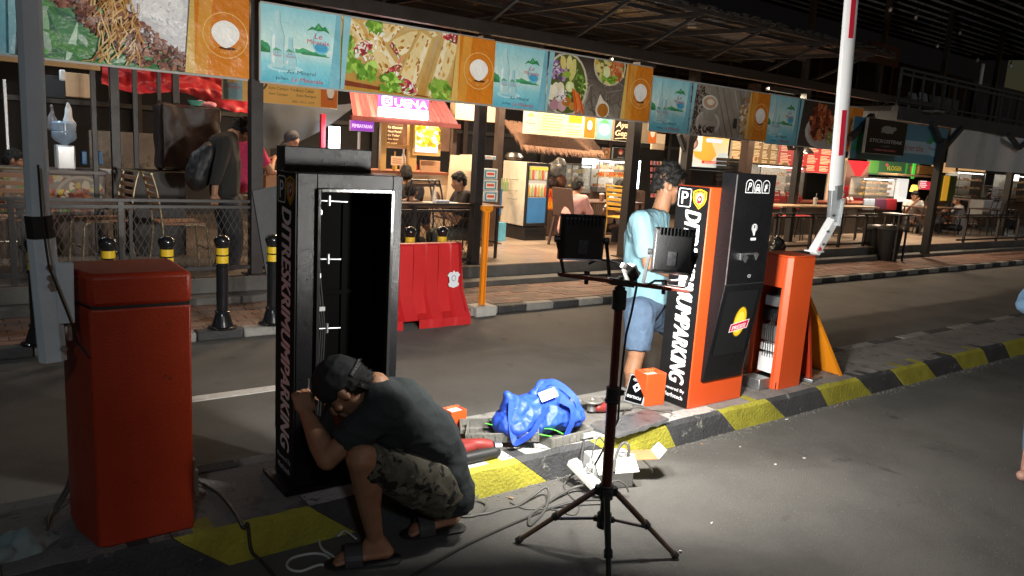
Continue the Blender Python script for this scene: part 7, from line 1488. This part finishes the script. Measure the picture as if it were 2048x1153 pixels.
for k in range(5):
    b = MB(); c_ = AY(991+k*5.5,383,9.6); bottle(b, c_, .03, .2); solid('bottle', 'green capped bottle in the row left of the fridge, number %s from the left' % ('one','two','three','four','five')[k], 'bottle', b, mat('green_bottle', (.28,.36,.16), .3), 'bottles left of the fridge')
# glass cases
def case(label, r, Y, d, lit, es, draw=None, base=alum, goods=(), frame_=alum, basem=None):
    X0,X1,Z0,Z1 = RC(*r, Y); t = thing('display_case', label, 'display case', (X0,Y,Z0)); q = .014
    for x in (X0, X1-q):
        for y in (Y, Y+d-q): b = MB(); b.box(x,x+q,y,y+q,Z0,Z1); part(t, 'frame_post', b, frame_)
    b = MB(); b.box(X0-.01,X1+.01,Y-.01,Y+d+.01,Z1,Z1+.025); part(t, 'roof', b, frame_); b = MB(); b.box(X0,X1,Y-.005,Y+d,Z0,Z0+(Z1-Z0)*.14); part(t, 'base', b, basem or base)
    b = MB(); b.box(X0+q,X1-q,Y+.002,Y+.005,Z0+(Z1-Z0)*.15,Z1-.005); part(t, 'glass', b, clear)
    b = MB(); b.box(X0+q,X1-q,Y+d-.02,Y+d-.015,Z0+(Z1-Z0)*.15,Z1); part(t, 'back_panel', b, mat('case_back', (.7,.68,.62), .5))
    for k in (1,2): b = MB(); zz = Z0+(Z1-Z0)*(.15+.28*k); b.box(X0+q,X1-q,Y+.02,Y+d-.03,zz,zz+.006); part(t, 'shelf', b, clear)
    if lit: b = MB(); b.box(X0+.03,X1-.03,Y+.05,Y+.07,Z1-.03,Z1-.012); part(t, 'light_tube', b, mat('case_tube_%d' % int(es), (1,1,1), .4, emit=(1,.93,.8), es=es, var=0))
    rr = random.Random(int(r[0]))
    for j in range(3):
        zz = Z0+(Z1-Z0)*(.15+.28*j)+.007; x = X0+.04
        while x < X1-.05:
            s_ = rr.uniform(.025,.05); b = MB()
            if goods and rr.random() < .5: b.box(x, x+s_*1.6, Y+.08, Y+.16, zz, zz+s_*1.5)
            else: b.ell((x+s_, Y+.12, zz+s_*.7), (s_,s_,s_*.7), n=8)
            part(t, 'goods', b, rr.choice(goods)); x += s_*2.2
    if draw: P = Print((X0,Y-.001,Z0), (1,0,0), (0,0,1)); draw(P, X1-X0, Z1-Z0); part(t, 'lettering', P.mb, PRINT, angle=0)
    return t
gd = [mat('goods_%d' % i, c, .5, var=.2, vs=20) for i, c in enumerate(((.55,.30,.10),(.60,.42,.20),(.45,.16,.06),(.62,.50,.14),(.62,.60,.55),(.5,.08,.07)))]
def nasi(P, w, h):
    P.text('BEBEK', w*.12, h*.86, h*.10, '#3a1c1c', w=w*.2, bold=.03); P.text('& AYAM', w*.62, h*.86, h*.10, '#3a1c1c', w=w*.25, bold=.03)
    P.text('NASI GORENG SEAFOOD', w*.5, h*.50, h*.15, '#f2c41c', w=w*1.02, center=True, bold=.09); P.k += .001; P.text('NASI GORENG SEAFOOD', w*.5, h*.505, h*.14, '#b3161a', w=w*1.0, center=True, bold=.05)
case('brightly lit glass food case lettered in red and yellow for fried rice', (1196,1258,322,385), 9.5, .4, True, 9, nasi, goods=gd[:4])
case('small plain glass case left of the lit food case, above the pink shirted man', (1143,1182,332,386), 9.55, .35, False, 1, None, goods=gd[3:5])
boxthing('lamp_box', 'bright white lit corner box between the two glass cases', 'lamp', (1172,1192,318,336), 9.6, .1, mat('lit_box', (1,1,1), .4, emit=(.9,1,1), es=1.6, var=0))
board('picture_sign', 'small pale wood sign with a round emblem above the lit food case, left', 'sign', rc(1205,1220,296,318,9.6), lambda P, w, h: (P.disc(w*.5,h*.6,w*.3,h*.25,'#6b3f22'), P.disc(w*.5,h*.6,w*.2,h*.17,'#e0b48a')), face='#c98a5c')
board('picture_sign', 'small black sign with a red emblem above the lit food case, right', 'sign', rc(1226,1256,296,319,9.6), lambda P, w, h: (P.disc(w*.5,h*.62,w*.18,h*.26,'#b3261c'), P.disc(w*.5,h*.55,w*.1,h*.14,'#e8c8a0'), P.text('AYAM', w*.5, h*.08, h*.12, '#e8e0d0', w=w*.4, center=True)), face='#17130f')
boxthing('tube_lamp', 'upright white light tube just left of the standing man', 'lamp', (1274,1279,322,378), 9.5, .03, mat('tube_lit', (1,1,1), .4, emit=(.85,.97,1), es=10, var=0), 0)
t = thing('snack_rack', 'rack of hanging colourful snack packets behind the head of the standing man', 'rack', (9.5,9.9,1.2)); rr = random.Random(6)
for j in range(6):
    b = MB(); a = AY(1300,322+j*13,9.9); c_ = AY(1332,322+j*13,9.9); b.box(a.x,c_.x,9.9,9.91,a.z,a.z+.008); part(t, 'rod', b, steel)
    for k in range(5): x = a.x+(c_.x-a.x)*(k+.1)/5; b = MB(); b.box(x,x+.055,9.87,9.89,a.z-.075,a.z); part(t, 'packet', b, mat('packet_%d' % rr.randrange(5), ((.6,.2,.2),(.65,.6,.5),(.5,.35,.4),(.3,.35,.5),(.6,.5,.3))[rr.randrange(5)], .4))
boxthing('white_board', 'tall dark framed white panel above the snack rack', 'panel', (1304,1330,268,300), 9.8, .03, cream)
# table things
tz = TZ+.66
for k, (px, w_, lb) in enumerate(((862,.20,'plate of food on the table of the man drinking, left one'),(900,.18,'plate of food on the table right beside the drinking man'))):
    c_ = AY(px,405,7.9); b = MB(); b.lathe((c_.x,7.9,tz), [(w_*.3,0),(w_*.55,.02),(w_*.5,.018),(.01,.012)], 18); solid('plate', lb, 'plate', b, whitepl)
c_ = AY(882,405,7.85); b = MB(); b.box(c_.x-.09,c_.x+.09,7.8,7.9,tz,tz+.05); solid('tissue_box', 'pale blue tissue box on the drinking man\'s table', 'tissue box', b, mat('pale_blue_card', (.45,.5,.6), .6), bevel=.003)
c_ = AY(869,390,7.95); b = MB(); bottle(b, (c_.x,7.95,tz), .035, .22); solid('bottle', 'clear water bottle on the table in front of the drinking man', 'bottle', b, clear)
c_ = AY(1203,405,8.7); cup('glass of iced drink on the table between the pink shirt and the white shirt', 1203, 8.7, TZ+.66, mat('tea', (.25,.12,.08), .2), False, .10)
c_ = AY(1235,408,8.65); b = MB(); b.hull([(c_+Vector((-.12,0,0)), .07), (c_+Vector((.1,0,.02)), .09), (c_+Vector((0,0,.06)), .05)]); solid('handbag', 'slouchy black leather bag on the table left of the thick post', 'bag', organic('x', b, .012, 2, (.015,12,(1,1,1))), mat('black_leather', (.02,.02,.021), .35, bump=.2, bs=60), angle=180)
tz = TZ+.70
cup('white cup with straw at the left of the bar table behind the right barrier', 1631, 8.0, tz); cup('white cup with straw on the bar table just right of the boom elbow', 1684, 8.0, tz)
# ---- right section boards
def coffee_b(P, w, h):
    P.grad(0,0,w,h,'#b9c9cc','#e8b068'); P.poly([(w*.05,h),(w*.55,h),(w*.75,h*.4),(w*.6,h*.1),(w*.3,h*.3)], '#e69a3c'); P.rect(w*.04,h*.48,w*.42,h*.95,'#e8dccb'); P.disc(w*.22,h*.72,w*.12,h*.2,'#7a5a55'); P.disc(w*.22,h*.7,w*.08,h*.14,'#a2867c'); P.rrect(w*.5,h*.78,w*.85,h*.9,.02,'#e4c8e0'); P.disc(w*.9,h*.35,w*.12,h*.14,'#a9b9bd')
    P.rect(w*.45,h*.12,w*.92,h*.2,'#c02c2c'); P.text('RICEBOWL', w*.22, h*.49, h*.05, '#5c4a44', w=w*.26, center=True); P.poly([(w*.14,h*.22),(w*.26,h*.22),(w*.24,h*.08),(w*.16,h*.08)], '#6f7f85'); P.text('FOLLOW US', w*.68, h*.135, h*.05, '#f4e8dc', w=w*.34, center=True)
board('menu_board', 'pale orange and blue coffee board with a glowing print, above the standing man', 'menu board', rc(1362,1456,270,335,9.5), coffee_b, face='#e8c088', es=.3)
def list_b(c, n, cols, seed):
    def d(P, w, h):
        rr = random.Random(seed)
        for u in range(cols):
            for k in range(n):
                if k % 7 == 6: continue
                P.rect(w*(.04+u/cols), h*(.92-.9*k/n), w*(.04+(u+rr.uniform(.45,.8))/cols), h*(.92-.9*k/n)+h*.45/n, c)
        P.disc(w*.12,h*.2,w*.1,h*.14,'#caa27a'); P.disc(w*.14,h*.2,w*.06,h*.09,'#8a5a34')
    return d
board('menu_board', 'brown menu board with cream lists of dishes, left of the brown post', 'menu board', rc(1462,1492,282,325,10.0), list_b('#e8cfa0',14,1,1), face='#8f6a3c', es=.25)
board('menu_board', 'brown menu board with three columns of cream text, right of the brown post', 'menu board', rc(1506,1556,280,330,10.0), list_b('#e8cfa0',16,3,2), face='#85602f', es=.25)
board('menu_board', 'red menu board with cream lists behind the hanging black lamp', 'menu board', rc(1556,1662,286,345,10.0), list_b('#f0c8a0',18,4,3), face='#b52a2c', es=.22)
L0 = AY(1612,307,8.3); t = thing('pendant_lamp', 'black dome pendant lamp hanging in front of the red menu board', 'lamp', L0); b = MB(); b.lathe(L0, [(.001,.12),(.03,.12),(.035,.10),(.07,.085),(.125,.03),(.15,0),(.145,.0),(.10,.05),(.03,.08),(.001,.085)], 22); part(t, 'shade', b, mat('black_enamel', (.015,.015,.016), .35)); b = MB(); b.cyl(L0+Vector((0,0,.11)), L0+Vector((0,0,.9)), .005); part(t, 'cord', b, rubber); b = MB(); b.ell(L0+Vector((0,0,.03)), .035); part(t, 'bulb', b, mat('warm_bulb', (1,.8,.5), .4, emit=(1,.75,.45), es=14, var=0))
t = thing('louvre_stack', 'stack of black trays left of the brown post behind the dispenser', 'tray stack', (9,9.6,1.2))
for k in range(6): X0,X1,Z0,Z1 = RC(1458,1490,318+k*8,324+k*8,9.2); b = MB(); b.box(X0,X1,9.2,9.5,Z0,Z1); part(t, 'tray', b, blackpl, bevel=.004)
case('black framed glass display case on a red base, full of white boxes', (1518,1608,333,402), 9.0, .45, True, 5, None, goods=[gd[4],gd[4],gd[0],gd[5]], frame_=steel, basem=mat('red_base', (.42,.03,.035), .4))
t = thing('counter', 'long dark counter under the display cases right of the ticket dispenser', 'counter', (12,9.2,TZ)); X0 = AY(1460,410,9.0).x; X1 = AY(1790,410,9.0).x; zc = AY(1620,404,9.0).z; b = MB(); b.box(X0,X1,9.02,9.6,TZ,zc-.03); part(t, 'counter_body', b, mat('near_black_wood', (.025,.02,.018), .5, var=.3)); b = MB(); b.box(X0-.02,X1+.02,8.98,9.62,zc-.029,zc); part(t, 'counter_top', b, mat('red_brown_top', (.28,.08,.05), .35))
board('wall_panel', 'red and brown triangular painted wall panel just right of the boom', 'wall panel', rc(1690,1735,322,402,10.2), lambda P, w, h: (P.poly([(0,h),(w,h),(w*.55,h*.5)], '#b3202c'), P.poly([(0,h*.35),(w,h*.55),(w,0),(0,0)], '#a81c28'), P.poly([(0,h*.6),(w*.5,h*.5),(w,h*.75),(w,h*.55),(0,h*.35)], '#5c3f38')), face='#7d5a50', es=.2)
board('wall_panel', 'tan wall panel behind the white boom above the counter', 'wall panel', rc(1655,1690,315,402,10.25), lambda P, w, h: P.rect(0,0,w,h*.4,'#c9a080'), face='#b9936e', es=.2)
board('menu_board', 'green menu board with yellow lettering at the right', 'menu board', rc(1735,1838,322,352,10.4), lambda P, w, h: (P.rect(w*.02,h*.1,w*.2,h*.9,'#5c9c4c'), P.text('VLOGER', w*.5, h*.35, h*.3, '#e8d43c', w=w*.3, center=True, bold=.03), P.disc(w*.35,h*.7,w*.03,h*.1,'#e06a6a'), P.rect(w*.72,h*.15,w*.76,h*.9,'#3fd04c')), face='#3f6f4c', es=.16)
boxthing('roof_sheet', 'thin brown board above the right display case', 'board', (1795,1870,350,354), 9.7, .5, wood); boxthing('brown_box', 'pile of brown bread loaves on the shelf right of the green board', 'bread', (1838,1868,332,350), 9.9, .25, gd[0], .03); boxthing('green_strip', 'bright green upright strip beside the green menu board', 'lamp strip', (1826,1831,322,358), 9.9, .03, mat('green_lit', (.1,.8,.1), .4, emit=(.1,.8,.1), es=.25, var=0))
case('glass food case with shelves in front of the green menu board', (1730,1790,358,398), 9.6, .4, True, 4, None, goods=gd[:4])
boxthing('white_fridge', 'white glowing fridge behind the man holding the phone', 'fridge', (1797,1815,358,404), 9.9, .3, mat('fridge_glow', (.9,.9,.9), .4, emit=(1,1,.95), es=.35, var=0)); b = MB(); b.lathe(AY(1827,384,9.9), [(.10,0),(.07,.16),(.05,.18)], 16); solid('stall_lamp', 'yellow conical shade above the head of the man holding the phone', 'lamp', b, mat('yellow_glow', (.9,.6,.1), .4, emit=(1,.65,.1), es=.9, var=0))
board('notice', 'small red notice with white lines right of the yellow shade', 'sign', rc(1838,1863,363,380,9.8), list_b('#f0d0d0',4,1,4), face='#c02c3c', es=.6)
boxthing('column', 'yellow column face between green ones at the right stalls', 'column', (1886,1897,352,402), 9.7, .2, mat('glowing_column_yellow', (.75,.42,.04), .5, emit=(.8,.4,.03), es=.25)); boxthing('column', 'green column at the left of the yellow one', 'column', (1876,1885,350,404), 9.72, .2, mat('column_green', (.10,.20,.05), .5)); boxthing('column', 'green column at the right of the yellow one', 'column', (1898,1911,352,404), 9.72, .2, MC['column_green'])  # yellow face has a faint glow put into its material, no lamp
case('shelved case of bread and boxes right of the green column', (1916,1968,346,404), 9.8, .4, True, 5, None, goods=gd, frame_=alum)
case('white wire rack of boxes under the shiny vinyl at the right', (1984,2008,374,402), 10.1, .3, False, 1, None, goods=[gd[4],gd[5]], frame_=whitepl)
case('cluttered shelf of colourful goods at the far right edge', (2012,2060,352,404), 9.9, .4, True, 4, None, goods=gd, frame_=steel)
boxthing('signboard', 'yellow brown framed sign row above the bread case', 'sign', (1866,1912,326,346), 10.0, .05, mat('tan_sign_lit', (.6,.4,.2), .5, emit=(.9,.5,.2), es=.3)); boxthing('signboard', 'tan sign right of the bread case under the vinyl sheet', 'sign', (1920,1972,330,343), 10.0, .05, MC['tan_sign_lit']); boxthing('lamp_box', 'glowing white box lamp at the far right under the vinyl', 'lamp', (2020,2038,350,362), 9.6, .06, mat('lit_box2', (1,1,1), .4, emit=(1,.95,.9), es=2, var=0))
boxthing('cooler_box', 'big white cooler box behind the child at the right tables', 'cooler', (1966,2002,402,434), 9.1, .4, whitepl, .015)
boxthing('counter', 'pale counter base under the far right cases', 'counter', (1860,2080,405,440), 9.75, .5, woodd, z0=TZ)
for k, (xl, c__, lb) in enumerate(((1728,'#9fb0c8','pale blue folded cloth on the counter edge right of the boom'),(1752,'#5c2c4c','purple folded cloth on the counter edge'),(1772,'#a01c2c','red folded cloth on the counter edge'))):
    X0,X1,Z0,Z1 = RC(xl,xl+20,400,418,8.92); b = MB(); b.hull([((X0,8.93,Z1), .02), ((X1,8.93,Z1), .02), ((X0,8.93,Z0), .02), ((X1,8.93,Z0), .03)]); solid('folded_cloth', lb, 'cloth', b, mat('cloth_%d' % k, lin(c__), .8, bump=.3, bs=60))
for px, yt in ((1672,388),(1698,386),(1706,390)): c_ = AY(px, 400, 9.1); b = MB(); b.lathe((c_.x,9.15,zc), [(.04,0),(.055,.05),(.03,.10),(.02,.11)], 14); solid('jar', 'pale pink lidded jar on the red brown counter near the boom, %s' % {1672:'left of it',1698:'just right of it',1706:'further right of it'}[px], 'jar', b, mat('pink_jar', (.65,.45,.42), .3))
# bins
for k, (px, lb) in enumerate(((1748,'tall black dustbin on the pavement, the left and farther one'),(1764,'tall black dustbin on the pavement, the right and nearer one'))):
    p = G(px+(-4 if k == 0 else 8), 521-(8 if k == 0 else 0), SWZ); zt_ = AY(px, 455, p.y).z; t = thing('dustbin', lb, 'dustbin', (p.x, p.y, SWZ)); b = MB(); h_ = zt_-SWZ; b.hull([((p.x,p.y,SWZ+.01), .17, Vector((0,0,1))), ((p.x,p.y,SWZ+h_*.9), .21, Vector((0,0,1)))]); part(t, 'bin_body', b, mat('bin_black', (.006,.006,.006), .5)); b = MB(); b.lathe((p.x,p.y,SWZ+h_*.9), [(.22,0),(.225,.03),(.15,.09),(.02,.11)], 20); part(t, 'bin_lid', b, blackpl)
# kettle-like dark helmet behind right barrier
c_ = AY(1553,487,7.1); b = MB(); b.hull([(c_, .12), (c_+Vector((.08,0,-.05)), .10), (c_+Vector((-.05,0,-.18)), .12)]); solid('rubbish_bag', 'shiny black rubbish bag on the pavement behind the right barrier', 'rubbish bag', organic('x', b, .015, 2, (.02,9,(1,1,1))), mat('black_film', (.015,.015,.015), .2), angle=180)
# grey side board in front of the fence right of post 1
X0,X1,Z0,Z1 = RC(512,552,380,560,7.25)
b = MB(); b.prism([AY(505,382,7.28), AY(556,372,7.28), AY(556,600,7.28), AY(541,600,7.28)], (0,.03,0)); solid('grey_panel', 'slanted grey blue panel between the thick post and the left dispenser', 'panel', b, mat('slate_panel', (.085,.095,.10), .6, var=.2))
boxthing('tabletop_sign', 'cardboard carton with dark lettering behind the left dispenser, beside the woman in magenta', 'carton', (532,556,352,388), 8.9, .2, mat('cardboard', (.36,.21,.11), .7)); boxthing('white_counter', 'white counter edge left of the left dispenser', 'counter', (506,556,396,407), 8.6, .4, whitepl)
# ---- added tube lamps under the canopy, placed to light the stalls
def tube(x, y, z, en, col, L_, label, w=.9):
    t = thing('added_ceiling_lamp', label, 'lamp', (x, y, z), 'added tube lamps under the canopy'); b = MB(); b.box(x-w/2, x+w/2, y-.03, y+.03, z, z+.03); b.box(x-w/2,x+w/2,y-.045,y-.035,z-.05,z+.03); b.box(x-w/2,x+w/2,y+.035,y+.045,z-.05,z+.03); part(t, 'fitting', b, steel); b = MB(); b.cyl((x-w/2+.02,y,z-.015), (x+w/2-.02,y,z-.015), .013); part(t, 'tube', b, mat('tube_glow_%d' % int(col[2]*100), (1,1,1), .4, emit=col, es=5, var=0))
    ld = bpy.data.lights.new('added_tube_light', 'AREA'); ld.shape = 'RECTANGLE'; ld.size = w; ld.size_y = .06; ld.energy = en; ld.color = col; lo = bpy.data.objects.new('added_tube_light', ld); COL.objects.link(lo); lo.parent = t; lo.location = (0,0,-.052)
warm = (1,.66,.38); warm2 = (1,.78,.55); cool = (.8,.92,1)
for (x, y, z, en, col, lb) in ((4.2,8.9,3.05,30,warm,'added tube lamp over the drinking man'),(6.2,8.5,3.05,42,warm2,'added tube lamp over the drinks fridge'),(6.4,10.3,3.1,26,warm,'added tube lamp behind the fridge'),(8.4,8.5,3.05,42,warm2,'added tube lamp over the pink shirted man'),(9.6,9.9,3.0,22,warm2,'added tube lamp over the snack rack'),(12.2,8.5,3.0,36,warm2,'added tube lamp over the bar table'),(13.5,10.0,3.0,22,warm,'added tube lamp over the long counter'),(16.5,8.5,2.5,40,warm2,'added tube lamp over the far right tables'),(18.5,9.4,2.5,20,warm2,'added tube lamp at the far right stalls'),(.4,9.2,2.9,7,cool,'added dim tube lamp over the left counter'),(2.2,8.6,3.0,3,warm,'added dim tube lamp over the walking man')):
    tube(x, y, z, en*1.45, col, 0, lb)
ld = bpy.data.lights.new('added_stall_light', 'AREA'); ld.size = .8; ld.energy = 22; ld.color = (1,.72,.42); lo = bpy.data.objects.new('added_stall_light', ld); COL.objects.link(lo); a = AY(810,245,YS+.3); lo.location = (a.x, YS+.35, a.z+.05); lo.parent = bpy.data.objects['food_stall']; lo.location = Vector(lo.location) - ORG['food_stall']  # unseen warm area light added inside the stall
# ---- dark upper storey at the right
Yd = 7.08; A0 = AY(1795,228,Yd); X0 = A0.x; zb0 = A0.z; zt0 = AY(1805,135,Yd).z; X1 = 30
t = thing('upper_deck', 'dark upper terrace with railing above the blue banner at the right', 'deck', (X0, Yd, zb0)); navy = mat('navy_steel', (.03,.038,.046), .5, var=.3, vs=6)
b = MB(); b.box(X0, X1, Yd, Yd+.12, zb0-.10, zb0+.14); part(t, 'edge_beam', b, navy); b = MB(); b.box(X0, X1, Yd+.12, 13, zb0+.05, zb0+.14); part(t, 'deck_floor', b, dk); b = MB(); b.box(X0, X0+.1, Yd+.12, 13, zb0-.10, zb0+.05); part(t, 'side_beam', b, navy)
for z_ in (zt0, zt0-.09): b = MB(); b.box(X0, X1, Yd+.02, Yd+.07, z_-.025, z_+.015); part(t, 'hand_rail', b, navy)
b = MB(); b.box(X0, X1, Yd+.03, Yd+.06, zb0+.22, zb0+.25); part(t, 'foot_rail', b, navy)
x = X0+.02; k = 0
while x < 24:
    b = MB(); w_ = .05 if k % 5 == 0 else .015; b.box(x-w_/2, x+w_/2, Yd+.03, Yd+.06, zb0+.14, zt0-.03); part(t, 'baluster', b, navy); x += .42; k += 1
for px in (1888, 2038):
    c_ = AY(px, 292, Yd-.11)
    for s_ in (-1,1): b = MB(); b.beam((c_.x, Yd-.11, c_.z-.05), (c_.x+s_*.62, Yd-.11, zb0-.08), .08); part(t, 'forked_brace', b, navy)
b = MB(); b.beam((AY(1700,278,7.0).x, 7.0, AY(1700,278,7.0).z), (AY(1745,232,7.0).x, 7.0, AY(1745,232,7.0).z), .09); solid('diagonal_brace', 'dark diagonal brace left of the black steak sign', 'brace', b, steel)
t = thing('upper_roof', 'dark corrugated roof with pale battens high over the upper terrace', 'roof', (X0, Yd, 4.9)); zr_ = AY(1900,10,8.5).z
b = corr(X0-3, 30, 5.9, 13, zr_+.1, zr_+.5, .16, .02); part(t, 'roof_sheet', b, mroof, angle=60)
for k in range(16):
    y = 6.1+k*.42; b = MB(); b.box(X0-2.5, 28, y-.02, y+.02, zr_+.02+(y-5.9)*.056, zr_+.055+(y-5.9)*.056); part(t, 'batten', b, mat('grey_batten', (.6,.6,.62), .6, var=.3))
for x in (X0-.1, X0+2.6, X0+5.4, X0+8.2):
    b = MB(); b.box(x-.05, x+.05, 8.9, 9.0, zb0+.14, zr_+.1); part(t, 'roof_post', b, steel)
rr = random.Random(2); bulbm = mat('unlit_bulb', (.5,.5,.5), .15)
for k, (px, py, Y) in enumerate(((1781,20,8),(1832,36,8.2),(1875,93,8.5),(1955,121,8),(2021,133,7.8),(1920,67,8.6))):
    p = AY(px, py, Y); t = thing('hanging_bulb', 'unlit bulb hanging in the dark upper storey, %s' % ('leftmost and highest','second from the left','in a rope cluster below the battens','above the hand rail','rightmost one','small one in the middle')[k], 'bulb', p, 'bulbs hanging in the upper storey'); b = MB(); b.ell(p, (.035,.035,.045), n=10); part(t, 'bulb', b, bulbm); b = MB(); b.cyl(p+Vector((0,0,.04)), (p.x, p.y, zr_+.05), .007, n=6); b.cyl(p+Vector((0,0,.03)), p+Vector((0,0,.09)), .018, n=8); part(t, 'cord', b, rubber)
boxthing('wall_panel', 'dull green panel in the dark upper storey beside the boom', 'panel', (1715,1735,92,122), 8.5, .05, mat('dull_green', (.07,.09,.085), .6)); boxthing('wall_panel', 'rust brown panel in the upper storey right of the green one', 'panel', (1738,1800,88,130), 8.6, .05, mat('rust_brown', (.06,.028,.022), .7, var=.3))
boxthing('tube_lamp', 'slim grey tube hanging upright above the hand rail', 'tube', (1963,1967,127,170), 8, .03, mat('pale_tube', (.5,.52,.55), .4), 0)
for k, px in enumerate((1824,1845)): X0_,X1_,Z0_,Z1_ = RC(px,px+16,185,222,7.3); b = MB(); b.prism([(X0_,7.3,Z0_),(X1_,7.3,Z0_),(X1_-.01,7.38,Z1_),(X0_+.02,7.38,Z1_)], (0,.03,0)); b.box(X0_,X1_,7.0,7.3,Z0_-.04,Z0_); solid('upper_chair', 'pale chair back behind the upper railing, %s' % ('left one','right one')[k], 'chair', b, mat('chair_grey', (.13,.135,.14), .6), bevel=.01)  # white chairs given a plain dark grey base colour
boxthing('upper_table', 'covered grey table behind the upper railing', 'table', (1868,1918,194,228), 7.4, .6, mat('grey_cover', (.05,.052,.055), .7, var=.3), .02)
# night backdrop behind everything (trees and buildings lost in the dark)
b = MB(); b.box(-14, 60, 24, 24.3, 0, 12); t = thing('far_building', 'unlit building lost in the dark behind the food court', 'building', (10,24,0)); part(t, 'facade', b, mat('night_facade', (.01,.01,.012), .9, var=.3, vs=.5))
